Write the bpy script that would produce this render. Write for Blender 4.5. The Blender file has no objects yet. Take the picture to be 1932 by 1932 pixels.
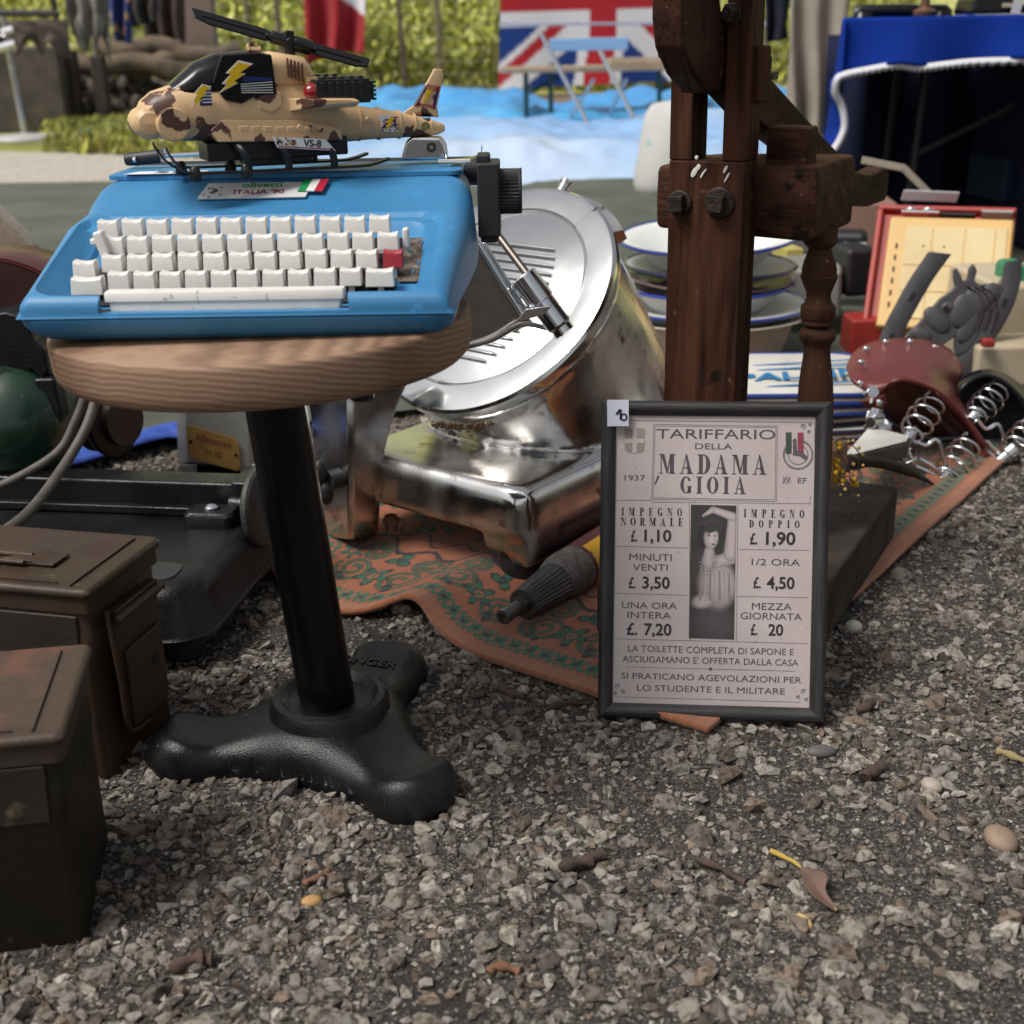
import bpy, bmesh, math, random
import numpy as np
from mathutils import Vector, Matrix
random.seed(7); RNG = np.random.default_rng(7)
SC = bpy.context.scene; COL = SC.collection
rad = math.radians; PI = math.pi
# ------------------------------------------------------------------ camera, sky, sun, exposure
TH, FPX, CH, RL = rad(20.5), 2450.0, 0.65, 0.02          # pitch, focal length in px of a 1932 px frame, eye height, roll
RT0 = np.array([1., 0, 0]); FW = np.array([0, math.cos(TH), -math.sin(TH)]); UP0 = np.array([0, math.sin(TH), math.cos(TH)])
RT = math.cos(RL)*RT0 - math.sin(RL)*UP0; UP = math.cos(RL)*UP0 + math.sin(RL)*RT0
CC = np.array([0, 0, CH])
cd = bpy.data.cameras.new('camera'); cam = bpy.data.objects.new('camera', cd); COL.objects.link(cam)
cd.sensor_width = 36; cd.lens = 36*FPX/1932; cd.clip_start = .02; cd.clip_end = 500
cam.matrix_world = Matrix(((RT[0], UP[0], -FW[0], 0), (RT[1], UP[1], -FW[1], 0), (RT[2], UP[2], -FW[2], CH), (0, 0, 0, 1)))
cd.dof.use_dof = True; cd.dof.focus_distance = 1.28; cd.dof.aperture_fstop = 7.5
SC.camera = cam
W = bpy.data.worlds.new('World'); SC.world = W; W.use_nodes = True
nt = W.node_tree; nt.nodes.clear()
sky = nt.nodes.new('ShaderNodeTexSky'); sky.sky_type = 'NISHITA'; sky.sun_disc = False
SUN_EL, SUN_AZ = rad(58), rad(-118)                       # azimuth from +Y towards +X
sky.sun_elevation = SUN_EL; sky.sun_rotation = SUN_AZ; sky.dust_density = 4.0; sky.air_density = 1.0; sky.ozone_density = .6
hs = nt.nodes.new('ShaderNodeHueSaturation'); hs.inputs['Saturation'].default_value = .22
bg = nt.nodes.new('ShaderNodeBackground'); bg.inputs['Strength'].default_value = .088
wo = nt.nodes.new('ShaderNodeOutputWorld')
nt.links.new(sky.outputs[0], hs.inputs['Color']); nt.links.new(hs.outputs[0], bg.inputs['Color']); nt.links.new(bg.outputs[0], wo.inputs['Surface'])
sl = bpy.data.lights.new('sun', 'SUN'); sl.energy = 2.3; sl.angle = rad(22); sl.color = (1, .96, .9)
so = bpy.data.objects.new('sun', sl); COL.objects.link(so)
sd = Vector((math.sin(SUN_AZ)*math.cos(SUN_EL), math.cos(SUN_AZ)*math.cos(SUN_EL), math.sin(SUN_EL)))
so.rotation_euler = sd.to_track_quat('Z', 'Y').to_euler()
SC.view_settings.view_transform = 'Standard'; SC.view_settings.look = 'None'; SC.view_settings.gamma = 1; SC.view_settings.exposure = 0.37
SC.cycles.max_bounces = 8
try: SC.cycles.use_denoising = True
except Exception: pass
# ------------------------------------------------------------------ placing helpers
def ray(x, y): return FW + RT*(x-966)/FPX - UP*(y-966)/FPX
def G(x, y, z=0.):
    d = ray(x, y); return CC + d*((z-CH)/d[2])
def AY(x, y, Y):
    d = ray(x, y); return CC + d*(Y/d[1])
def rotm(rx, ry, rz):
    return np.array((Matrix.Rotation(rz, 3, 'Z') @ Matrix.Rotation(ry, 3, 'Y') @ Matrix.Rotation(rx, 3, 'X')))
def unit(v):
    v = np.asarray(v, float); return v/np.linalg.norm(v)
def tf(loc, R=None):
    m = Matrix.Identity(4)
    if R is not None:
        for i in range(3):
            for j in range(3): m[i][j] = R[i][j]
    m.translation = Vector([float(c) for c in loc]); return m
def frame3(x, y):                                         # orthonormal axes as columns from x and approximate y
    x = unit(x); z = unit(np.cross(x, y)); y = np.cross(z, x); return np.stack([x, y, z], 1)
# ------------------------------------------------------------------ materials
def pm(name, col, rough=.5, metal=0., col2=None, ns=20, mix=(.35, .65), det=5, bump=0., bs=200, bdet=3, spots=(), stretch=(1, 1, 1), attr=None,
       coat=0., rvar=0., spec=.5, dist=0., bstretch=None, sheen=0., trans=0., emit=None, vor=0):
    m = bpy.data.materials.new(name); m.use_nodes = True; t = m.node_tree; N = t.nodes; Lk = t.links
    b = N['Principled BSDF']
    b.inputs['Roughness'].default_value = rough; b.inputs['Metallic'].default_value = metal
    b.inputs['Specular IOR Level'].default_value = spec; b.inputs['Coat Weight'].default_value = coat
    b.inputs['Coat Roughness'].default_value = .15; b.inputs['Sheen Weight'].default_value = sheen
    if trans: b.inputs['Transmission Weight'].default_value = trans
    tc = N.new('ShaderNodeTexCoord')
    def mapped(st):
        mp = N.new('ShaderNodeMapping'); mp.inputs['Scale'].default_value = st; Lk.new(tc.outputs['Object'], mp.inputs['Vector']); return mp.outputs[0]
    def noise(sc, dt, st, ds=0.):
        n = N.new('ShaderNodeTexNoise'); n.inputs['Scale'].default_value = sc; n.inputs['Detail'].default_value = dt; n.inputs['Distortion'].default_value = ds
        Lk.new(mapped(st), n.inputs['Vector']); return n.outputs['Fac']
    def rng(src, lo, hi):
        r = N.new('ShaderNodeMapRange'); r.inputs['From Min'].default_value = lo; r.inputs['From Max'].default_value = hi; Lk.new(src, r.inputs['Value']); return r.outputs[0]
    def mixc(f, a, c):
        x = N.new('ShaderNodeMix'); x.data_type = 'RGBA'; Lk.new(f, x.inputs[0])
        for s, v in ((6, a), (7, c)):
            if isinstance(v, tuple): x.inputs[s].default_value = (*v, 1)
            else: Lk.new(v, x.inputs[s])
        return x.outputs[2]
    cur = tuple(col)
    if attr:
        a = N.new('ShaderNodeAttribute'); a.attribute_name = attr; cur = a.outputs['Color']
    if col2 is not None:
        f = rng(noise(ns, det, stretch, dist), *mix)
        if attr:
            x = N.new('ShaderNodeMix'); x.data_type = 'RGBA'; x.blend_type = 'MULTIPLY'; Lk.new(f, x.inputs[0]); Lk.new(cur, x.inputs[6]); x.inputs[7].default_value = (*col2, 1); cur = x.outputs[2]
        else: cur = mixc(f, cur, tuple(col2))
    for (sc_, ssc, lo, hi) in spots:
        cur = mixc(rng(noise(ssc, 4, (1, 1, 1)), lo, hi), cur, tuple(sc_))
    if isinstance(cur, tuple): b.inputs['Base Color'].default_value = (*cur, 1)
    else: Lk.new(cur, b.inputs['Base Color'])
    if rvar:
        r = rng(noise(ns*1.7, 5, stretch), .3, .7); mr = N.new('ShaderNodeMapRange'); mr.inputs['To Min'].default_value = max(.02, rough-rvar); mr.inputs['To Max'].default_value = rough+rvar
        Lk.new(r, mr.inputs['Value']); Lk.new(mr.outputs[0], b.inputs['Roughness'])
    if bump:
        bn = N.new('ShaderNodeBump'); bn.inputs['Strength'].default_value = bump; bn.inputs['Distance'].default_value = .002
        if vor:
            v = N.new('ShaderNodeTexVoronoi'); v.inputs['Scale'].default_value = bs; Lk.new(mapped((1, 1, 1)), v.inputs['Vector']); Lk.new(v.outputs['Distance'], bn.inputs['Height'])
        else: Lk.new(noise(bs, bdet, bstretch or stretch), bn.inputs['Height'])
        Lk.new(bn.outputs[0], b.inputs['Normal'])
    if emit: b.inputs['Emission Color'].default_value = (*emit[:3], 1); b.inputs['Emission Strength'].default_value = emit[3]
    return m
def ringwood(name, c1, c2, scale, axis='X', rough=.6, dist=3., off=(0, 0, 0), bump=.25, c3=None):
    m = bpy.data.materials.new(name); m.use_nodes = True; t = m.node_tree; N = t.nodes; Lk = t.links; b = N['Principled BSDF']
    b.inputs['Roughness'].default_value = rough
    tc = N.new('ShaderNodeTexCoord'); mp = N.new('ShaderNodeMapping'); mp.inputs['Location'].default_value = off; Lk.new(tc.outputs['Object'], mp.inputs['Vector'])
    w = N.new('ShaderNodeTexWave'); w.wave_type = 'RINGS'; w.rings_direction = axis; w.inputs['Scale'].default_value = scale; w.inputs['Distortion'].default_value = dist
    w.inputs['Detail'].default_value = 4; w.inputs['Detail Scale'].default_value = .6; Lk.new(mp.outputs[0], w.inputs['Vector'])
    n = N.new('ShaderNodeTexNoise'); n.inputs['Scale'].default_value = 9; n.inputs['Detail'].default_value = 6; Lk.new(tc.outputs['Object'], n.inputs['Vector'])
    x = N.new('ShaderNodeMix'); x.data_type = 'RGBA'; x.inputs[6].default_value = (*c1, 1); x.inputs[7].default_value = (*c2, 1)
    Lk.new(w.outputs['Fac'], x.inputs[0])
    y = N.new('ShaderNodeMix'); y.data_type = 'RGBA'; y.blend_type = 'MULTIPLY'; y.inputs[7].default_value = (*(c3 or (.55, .5, .45)), 1)
    r = N.new('ShaderNodeMapRange'); r.inputs['From Min'].default_value = .45; r.inputs['From Max'].default_value = .75; Lk.new(n.outputs['Fac'], r.inputs['Value'])
    Lk.new(r.outputs[0], y.inputs[0]); Lk.new(x.outputs[2], y.inputs[6]); Lk.new(y.outputs[2], b.inputs['Base Color'])
    bn = N.new('ShaderNodeBump'); bn.inputs['Strength'].default_value = bump; bn.inputs['Distance'].default_value = .001; Lk.new(w.outputs['Fac'], bn.inputs['Height']); Lk.new(bn.outputs[0], b.inputs['Normal'])
    return m
# ------------------------------------------------------------------ mesh helpers
TXT = {}
def glyphs(s, bold=0.):
    k = (s, bold)
    if k not in TXT:
        cu = bpy.data.curves.new('txt', 'FONT'); cu.body = s; cu.align_x = 'CENTER'; cu.size = 1; cu.offset = bold; cu.resolution_u = 3
        ob = bpy.data.objects.new('txt', cu); COL.objects.link(ob)
        me = bpy.data.meshes.new_from_object(ob.evaluated_get(bpy.context.evaluated_depsgraph_get()))
        TXT[k] = ([tuple(v.co) for v in me.vertices], [tuple(p.vertices) for p in me.polygons])
        bpy.data.objects.remove(ob); bpy.data.curves.remove(cu); bpy.data.meshes.remove(me)
    return TXT[k]
class M:
    def __init__(s): s.v = []; s.f = []; s.X = None
    def add(s, vs, fs):
        n = len(s.v)
        for p in vs:
            p = np.asarray(p, float)
            if s.X is not None: p = s.X[0] @ p + s.X[1]
            s.v.append(tuple(p))
        s.f += [tuple(i+n for i in f) for f in fs]; return s
    def at(s, loc, R=None): s.X = (np.eye(3) if R is None else np.asarray(R), np.asarray(loc, float)); return s
    def box(s, c, d, taper=1., R=None):
        x, y, z = [q/2 for q in d]; vs = []
        for k, t in ((-z, 1.), (z, taper)):
            for a, b in ((-x, -y), (x, -y), (x, y), (-x, y)): vs.append(np.array([a*t, b*t, k]))
        if R is not None: vs = [R @ q for q in vs]
        return s.add([np.asarray(c)+q for q in vs], [(3, 2, 1, 0), (4, 5, 6, 7), (0, 1, 5, 4), (1, 2, 6, 5), (2, 3, 7, 6), (3, 0, 4, 7)])
    def prism(s, poly, o, ux, uy, h):                    # polygon in plane (o,ux,uy), extruded by vector h
        o, ux, uy, h = [np.asarray(q, float) for q in (o, ux, uy, h)]; n = len(poly)
        A = [o+ux*a+uy*b for a, b in poly]; fs = [tuple(range(n))[::-1], tuple(range(n, 2*n))] + [(i, (i+1) % n, n+(i+1) % n, n+i) for i in range(n)]
        return s.add(A+[q+h for q in A], fs)
    def loft(s, rings, cap=True, closed=True):
        n = len(rings[0]); vs = [p for r in rings for p in r]; fs = []
        for k in range(len(rings)-1):
            for i in range(n if closed else n-1):
                j = (i+1) % n; fs.append((k*n+i, k*n+j, (k+1)*n+j, (k+1)*n+i))
        if cap: fs += [tuple(range(n))[::-1], tuple(range((len(rings)-1)*n, len(rings)*n))]
        return s.add(vs, fs)
    def tube(s, pts, r, n=12, cap=True):
        pts = [np.asarray(p, float) for p in pts]; rs = r if hasattr(r, '__len__') else [r]*len(pts); rings = []; u = None
        for i, p in enumerate(pts):
            d = unit(pts[min(i+1, len(pts)-1)]-pts[max(i-1, 0)])
            if u is None: u = np.cross(d, [0, 0, 1.] if abs(d[2]) < .9 else [1., 0, 0])
            u = unit(u-d*(u@d)); w = np.cross(d, u)
            rings.append([p+rs[i]*(math.cos(2*PI*k/n)*u+math.sin(2*PI*k/n)*w) for k in range(n)])
        return s.loft(rings, cap)
    def lathe(s, prof, o=(0, 0, 0), ax=(0, 0, 1), n=32, cap=True, sq=1.):
        ax = unit(ax); u = unit(np.cross(ax, [0, 0, 1.] if abs(ax[2]) < .9 else [1., 0, 0])); w = np.cross(ax, u); o = np.asarray(o, float)
        return s.loft([[o+ax*z+r*(math.cos(2*PI*k/n)*u+sq*math.sin(2*PI*k/n)*w) for k in range(n)] for r, z in prof], cap)
    def cyl(s, a, b, r, n=20): return s.tube([a, b], r, n)
    def ball(s, c, r, n=10, R=None):
        r = np.array(r if hasattr(r, '__len__') else [r]*3, float); rings = []
        for i in range(1, n):
            t = PI*i/n; rings.append([np.asarray(c)+(np.eye(3) if R is None else R) @ (r*np.array([math.sin(t)*math.cos(2*PI*k/(2*n)), math.sin(t)*math.sin(2*PI*k/(2*n)), math.cos(t)])) for k in range(2*n)])
        return s.loft(rings)
    def text(s, t, o, ux, uy, size, sx=1., bold=0., lift=0.):
        V, Fs = glyphs(t, bold); o, ux, uy = [np.asarray(q, float) for q in (o, ux, uy)]; nn = np.cross(unit(ux), unit(uy))*lift
        return s.add([o+ux*(a*size*sx)+uy*(b*size)+nn for a, b, c in V], Fs)
    def grid(s, P):                                       # P[nu][nv] of points
        nu, nv = len(P), len(P[0]); return s.add([p for r in P for p in r], [(i*nv+j, (i+1)*nv+j, (i+1)*nv+j+1, i*nv+j+1) for i in range(nu-1) for j in range(nv-1)])
    def build(s, name, mat, parent=None, smooth=35, bevel=0., seg=2, solid=0., sub=0, flip=True, soff=0.):
        me = bpy.data.meshes.new(name); me.from_pydata(s.v, [], s.f); me.validate()
        bm = bmesh.new(); bm.from_mesh(me)
        if flip: bmesh.ops.recalc_face_normals(bm, faces=bm.faces)
        bm.to_mesh(me); bm.free()
        if smooth:
            for p in me.polygons: p.use_smooth = True
            me.set_sharp_from_angle(angle=rad(smooth))
        o = bpy.data.objects.new(name, me); COL.objects.link(o)
        if mat: me.materials.append(mat)
        if parent is not None: o.parent = parent
        if solid: q = o.modifiers.new('s', 'SOLIDIFY'); q.thickness = solid; q.offset = soff
        if sub: q = o.modifiers.new('u', 'SUBSURF'); q.levels = q.render_levels = sub
        if bevel: q = o.modifiers.new('b', 'BEVEL'); q.width = bevel; q.segments = seg; q.limit_method = 'ANGLE'; q.angle_limit = rad(32); q.harden_normals = bool(smooth)
        return o
def fuse(o, vox=.004, it=8, fac=.5):                      # cast one organic body out of overlapping solids
    q = o.modifiers.new('r', 'REMESH'); q.mode = 'VOXEL'; q.voxel_size = vox; q.use_smooth_shade = True
    if it: q = o.modifiers.new('m', 'SMOOTH'); q.iterations = it; q.factor = fac
    return o
def cut(o, c):                                            # boolean difference, cutter removed
    q = o.modifiers.new('c', 'BOOLEAN'); q.operation = 'DIFFERENCE'; q.object = c; q.solver = 'EXACT'
    me = bpy.data.meshes.new_from_object(o.evaluated_get(bpy.context.evaluated_depsgraph_get())); me.name = o.name
    o.modifiers.clear(); o.data = me; bpy.data.objects.remove(c); return o
def tag(o, label, cat, group=None, kind=None):
    o['label'] = label; o['category'] = cat
    if group: o['group'] = group
    if kind: o['kind'] = kind
    return o
def th(name, label, cat, loc=(0, 0, 0), R=None, group=None):
    o = bpy.data.objects.new(name, None); COL.objects.link(o); o.empty_display_size = .05
    o.matrix_world = tf(loc, R); return tag(o, label, cat, group)
def st(o, kind='structure'): o['kind'] = kind; return o
def fastmesh(name, V, Fq, mat, parent=None, col=None, smooth=True):
    """V (n,3), Fq (m,k) arrays; col (n,3) linear colours on points"""
    me = bpy.data.meshes.new(name); n, (m, k) = len(V), Fq.shape
    me.vertices.add(n); me.vertices.foreach_set('co', np.ascontiguousarray(V, np.float32).ravel())
    me.loops.add(m*k); me.loops.foreach_set('vertex_index', np.ascontiguousarray(Fq, np.int32).ravel())
    me.polygons.add(m); me.polygons.foreach_set('loop_start', np.arange(0, m*k, k, dtype=np.int32))
    me.polygons.foreach_set('use_smooth', np.full(m, bool(smooth)))
    me.update(calc_edges=True)
    if col is not None:
        a = me.color_attributes.new('tint', 'FLOAT_COLOR', 'POINT'); a.data.foreach_set('color', np.concatenate([col, np.ones((n, 1))], 1).astype(np.float32).ravel())
    me.validate(); o = bpy.data.objects.new(name, me); COL.objects.link(o); me.materials.append(mat)
    if parent is not None: o.parent = parent
    return o
def sheet(name, fp, nu, nv, mat, parent=None, fc=None, solid=0.):
    U, V = np.meshgrid(np.linspace(0, 1, nu), np.linspace(0, 1, nv), indexing='ij'); U = U.ravel(); V = V.ravel()
    i, j = np.meshgrid(np.arange(nu-1), np.arange(nv-1), indexing='ij'); a = (i*nv+j).ravel()
    o = fastmesh(name, fp(U, V), np.stack([a, a+nv, a+nv+1, a+1], 1), mat, parent, None if fc is None else fc(U, V))
    if solid: q = o.modifiers.new('s', 'SOLIDIFY'); q.thickness = solid; q.offset = 0
    return o
def vnoise(x, y, s=0):                                    # smooth value noise in numpy
    xi = np.floor(x).astype(int); yi = np.floor(y).astype(int); fx = x-xi; fy = y-yi; fx = fx*fx*(3-2*fx); fy = fy*fy*(3-2*fy)
    def h(a, b): return np.modf(np.abs(np.sin(a*127.1+b*311.7+s*74.7)*43758.5453))[0]
    return (h(xi, yi)*(1-fx)+h(xi+1, yi)*fx)*(1-fy)+(h(xi, yi+1)*(1-fx)+h(xi+1, yi+1)*fx)*fy
def interp(xs, ys, x): return np.interp(x, xs, ys)
def smoothpath(pts, n=8):                                 # Catmull-Rom
    p = [np.asarray(q, float) for q in pts]; p = [2*p[0]-p[1]]+p+[2*p[-1]-p[-2]]; out = []
    for i in range(1, len(p)-2):
        for k in range(n):
            t = k/n; out.append(.5*((2*p[i])+(p[i+1]-p[i-1])*t+(2*p[i-1]-5*p[i]+4*p[i+1]-p[i+2])*t*t+(3*p[i]-p[i-1]-3*p[i+1]+p[i+2])*t**3))
    return out+[p[-2]]
def rrect(w, h, r, n=5):                                  # rounded rectangle outline
    out = []
    for cx, cy, a0 in ((w/2-r, h/2-r, 0), (-w/2+r, h/2-r, PI/2), (-w/2+r, -h/2+r, PI), (w/2-r, -h/2+r, 1.5*PI)):
        out += [(cx+r*math.cos(a0+PI/2*k/n), cy+r*math.sin(a0+PI/2*k/n)) for k in range(n+1)]
    return out
# ================================================================== SETTING
m_gnd = pm('gravel_bed', (.014, .012, .0105), .95, col2=(.075, .065, .056), ns=210, mix=(.42, .66), det=8, bump=1., bs=220, bdet=6, spots=[((.27, .24, .20), 380, .60, .66), ((.016, .013, .011), 9, .5, .72)])
gm = M()
gx = [-90, -20, -6, -3, -1.5, -.8, 0, .8, 1.5, 3, 6, 20, 90]; gy = [-20, -4, 0, .5, 1, 1.5, 2, 3, 5, 8, 12, 13, 13.6]
gm.grid([[(x, y, 0) for y in gy] for x in gx])
st(gm.build('ground', m_gnd))
# the bank behind the fence
m_hill = pm('bank_earth', (.42, .44, .13), .95, col2=(.48, .49, .17), ns=2.5, mix=(.2, .6), det=6, bump=.6, bs=8)
hy = [13.6, 14.2, 15, 17, 20, 26, 40, 80]; hz = [0, .12, .5, 1.5, 3.2, 6, 13, 26]
P = [[(x, y, z + (.12*math.sin(x*1.7+y)+.1*math.sin(x*.6))*min(1, (y-13.6))) for y, z in zip(hy, hz)] for x in np.linspace(-60, 60, 90)]
st(M().grid(P).build('hillside', m_hill))
# leafy undergrowth on the bank: nobody could count it
def leaves(name, n, fpos, size, cols, up=.5, seed=1, elong=1.6):
    r = np.random.default_rng(seed); p = fpos(r, n); d = r.normal(size=(n, 3)); d[:, 2] = np.abs(d[:, 2])+up; d /= np.linalg.norm(d, axis=1)[:, None]
    e = r.normal(size=(n, 3)); e -= d*(e*d).sum(1)[:, None]; e /= np.linalg.norm(e, axis=1)[:, None]; s = size*r.uniform(.5, 1.3, n)[:, None]
    a, b = d*s*elong, e*s*.5
    V = np.stack([p-a*.5, p+b+a*.05, p+a*.6, p-b+a*.05], 1).reshape(-1, 3); Fq = np.arange(4*n).reshape(n, 4)
    c = np.array(cols)[r.integers(0, len(cols), n)]*r.uniform(.6, 1.25, n)[:, None]
    return fastmesh(name, V, Fq, m_leaf, None, np.repeat(c, 4, 0), smooth=False)
m_leaf = pm('foliage', (.1, .15, .03), .75, attr='tint', spec=.25)
def bankpos(r, n):
    x = r.uniform(-6.5, 4.5, n); y = 13.7+r.random(n)**1.4*6; z = np.interp(y, hy, hz); cl = vnoise(x*2.2, y*1.1, 3)
    keep = (cl > .25) | (r.random(n) < .35); h = r.random(n)**1.5*(.25+.6*cl); x, y, z, h = x[keep], y[keep], z[keep], h[keep]
    k = np.arange(n) % len(x); return np.stack([x[k]+r.normal(0, .03, n), y[k], z[k]+h[k]], 1)
tag(leaves('undergrowth', 110000, bankpos, .055, [(.56, .58, .12), (.64, .63, .14), (.46, .50, .11), (.70, .69, .26), (.30, .34, .08)], .7, 5, 2.2), 'bright yellow-green undergrowth covering the bank behind the fence', 'undergrowth', None, 'stuff')
# grass strips on the left and a few tufts below the fence
def grasspos(r, n):
    x = r.uniform(-6.0, -1.2, n); y = r.uniform(7.2, 13.6, n); yb = np.interp(x, [-4, -1.6], [8.7, 7.3]); k = ((vnoise(x*1.5, y*1.2, 9) + .25*(y-yb)/2) > .42) & (y > yb) & ((np.abs(x+3.2) > .5) | (y > 9.1))
    x, y = x[k], y[k]; i = np.arange(n) % len(x); return np.stack([x[i]+r.normal(0, .02, n), y[i]+r.normal(0, .02, n), r.random(n)*.06], 1)
tag(leaves('grass', 80000, grasspos, .045, [(.36, .37, .08), (.45, .45, .10), (.26, .29, .07), (.44, .40, .15)], 1.3, 6, 2.6), 'short yellow-green grass on the strip beyond the pale gravel', 'grass', None, 'stuff')
m_gr = pm('turf_earth', (.12, .13, .03), .95, col2=(.25, .25, .05), ns=3, det=6)
q = [(x, float(np.interp(x, [-4, -1.6], [8.7, 7.3]))+.12*math.sin(x*2.1)+.08*math.sin(5*x)) for x in np.linspace(-9, -.9, 30)]
st(M().prism(q+[(-.9, 13.5), (-9, 13.5)], (0, 0, .004), (1, 0, 0), (0, 1, 0), (0, 0, .004)).build('turf', m_gr, smooth=0))
m_litter = pm('leaf_litter', (.10, .07, .045), .95, col2=(.2, .15, .1), ns=14, det=8, bump=.8, bs=30)
st(M().prism([(-6, 11.9), (-3, 11.6), (-.9, 11.3), (3.6, 11.5), (3.6, 13.62), (-6, 13.62)], (0, 0, .010), (1, 0, 0), (0, 1, 0), (0, 0, .004)).build('earth', m_litter, smooth=0))
m_pale = pm('pale_gravel', (.30, .27, .235), .95, col2=(.50, .46, .40), ns=45, det=8, bump=.8, bs=60)
q = [(x, 6.1+.1*math.sin(2*x)) for x in np.linspace(-9, -.3, 12)]; q2 = [(x, float(np.interp(x, [-4, -1.6], [8.9, 7.5]))+.1*math.sin(1.7*x)) for x in np.linspace(-.3, -9, 12)]
st(M().prism(q+q2, (0, 0, .002), (1, 0, 0), (0, 1, 0), (0, 0, .004)).build('path', m_pale, smooth=0))
# ------------------------------------------------------------------ tarpaulins and rug
m_green = pm('green_canvas', (.060, .068, .050), .9, col2=(.105, .115, .088), ns=3.5, mix=(.3, .7), det=8, bump=.6, bs=9, bdet=6)
def tarpz(x, y, a, s): return a*(vnoise(x*1.7, y*2.3, s)+.5*vnoise(x*4.3, y*5.1, s+1))
c0, c1 = G(-160, 960), G(330, 840)
def f_green(U, V):
    x = -3.0+U*4.8; yl = np.interp(x, [-3, c0[0], c1[0], 1.8], [c0[1]-.2, c0[1], c1[1], 2.9]); y = yl+V*(6.15-yl)
    return np.stack([x, y, .016+(tarpz(x, y, .03, 2)+.026*vnoise(x*3, y*11+2*np.sin(x*3), 8))*np.clip(V*3, 0, 1)*np.clip((1-V)*4+.1, 0, 1)*np.where(x > .1, 1.0, .6)], 1)
tag(sheet('groundsheet', f_green, 70, 70, m_green), 'dark grey-green canvas groundsheet spread under the wares and towards the tarpaulins', 'groundsheet')
m_bluedge = pm('blue_tape', (.022, .06, .33), .7, col2=(.04, .10, .42), ns=60, bump=.3, bs=300)
def f_edge(U, V):
    x = -1.1+U*.72; y0 = np.interp(x, [c0[0], c1[0]], [c0[1], c1[1]]); y = y0-.045+V*(.10-.03*U); return np.stack([x, y, .024+.012*np.sin(V*PI)+.004*np.sin(x*30)], 1)
tag(sheet('blue_binding', f_edge, 40, 8, m_bluedge, solid=.003), 'bright blue binding strip along the near edge of the green canvas, left of the stool', 'strip')
m_tarp = pm('tarp_plastic', (.1, .3, .7), .38, attr='tint', spec=.5, bump=.35, bs=7, bdet=5)
def tarp(name, fx, amp, seed, label, cols, nx=90, ny=90):
    def fp(U, V):
        x, y = fx(U, V); z = .03+amp*(vnoise(x*2.1, y*1.3, seed)**1.5+.45*vnoise(x*6.3+.8*np.sin(y*3), y*4.1, seed+1)+.30*vnoise(x*14, y*9+np.sin(x*5), seed+2)); return np.stack([x, y, z*np.clip(6*np.minimum.reduce([U, 1-U, V, 1-V])+.25, 0, 1)], 1)
    def fc(U, V):
        x, y = fx(U, V); k = np.clip((vnoise(x*1.3, y*.9, seed+5)-.3)*2.2+V*.8-.25, 0, 1)[:, None]; return np.array(cols[0])*(1-k)+np.array(cols[1])*k
    tag(sheet(name, fp, nx, ny, m_tarp, None, fc), label, 'tarpaulin', 'blue tarpaulins spread on the ground')
tarp('tarpaulin', lambda U, V: (-.75-.6*V+U*(2.6+1.9*V), 5.5+.12*np.sin(U*9)+V*3.6), .10, 3, 'pale milky blue tarpaulin spread in front of the folding table legs', [(.44, .55, .72), (.24, .42, .70)])
tarp('tarpaulin', lambda U, V: (-1.5+U*4.9-.9*V, 8.6+V*(2.3+.4*np.sin(U*7))), .17, 8, 'bright sky-blue tarpaulin heaped below the striped cross flag', [(.10, .38, .68), (.07, .30, .62)])
g = G(243, 268); tarp('tarpaulin', lambda U, V: (g[0]-.35+U*.75, g[1]-.25+V*.5), .06, 4, 'small scrap of bright blue tarpaulin lying in the grass left of the toy nose', [(.05, .30, .75), (.05, .30, .75)], 20, 20)
# rug, with its woven pattern as per-point colour
rq = [np.array(G(*q)[:2]) for q in ((430, 1052), (1335, 1392), (1915, 862), (1240, 668))]
FE = np.array([(0, 0), (.10, -.004), (.19, -.022), (.28, -.040), (.36, -.028), (.425, .006), (.475, .008), (.53, -.006), (.60, -.016), (.75, -.012), (.9, -.01), (1, 0)])   # waves of the front edge
def rugpos(U, V):
    e = np.interp(U, FE[:, 0], FE[:, 1]); e = np.convolve(np.pad(e.reshape(NRU, NRV), ((9, 9), (0, 0)), 'edge').sum(1)/NRV, np.ones(19)/19, 'valid').repeat(NRV)
    p = (rq[0]*(1-U)[:, None]+rq[1]*U[:, None])*(1-V)[:, None]+(rq[3]*(1-U)[:, None]+rq[2]*U[:, None])*V[:, None]
    nrm = np.array([.55, .83]); p = p+nrm*((e*1.25)*np.clip(1-V*2.2, 0, 1))[:, None]
    lift = .006+.022*np.exp(-((U-.45)/.05)**2)*np.clip(1-V*4, 0, 1)+.006*vnoise(p[:, 0]*9, p[:, 1]*9, 5)+.010*np.exp(-((U-.12)/.05)**2)*np.clip(1-V*5, 0, 1)
    return np.stack([p[:, 0], p[:, 1], lift+.004], 1)
LU = np.linalg.norm(rq[1]-rq[0]); LV = np.linalg.norm(rq[2]-rq[1])
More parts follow.
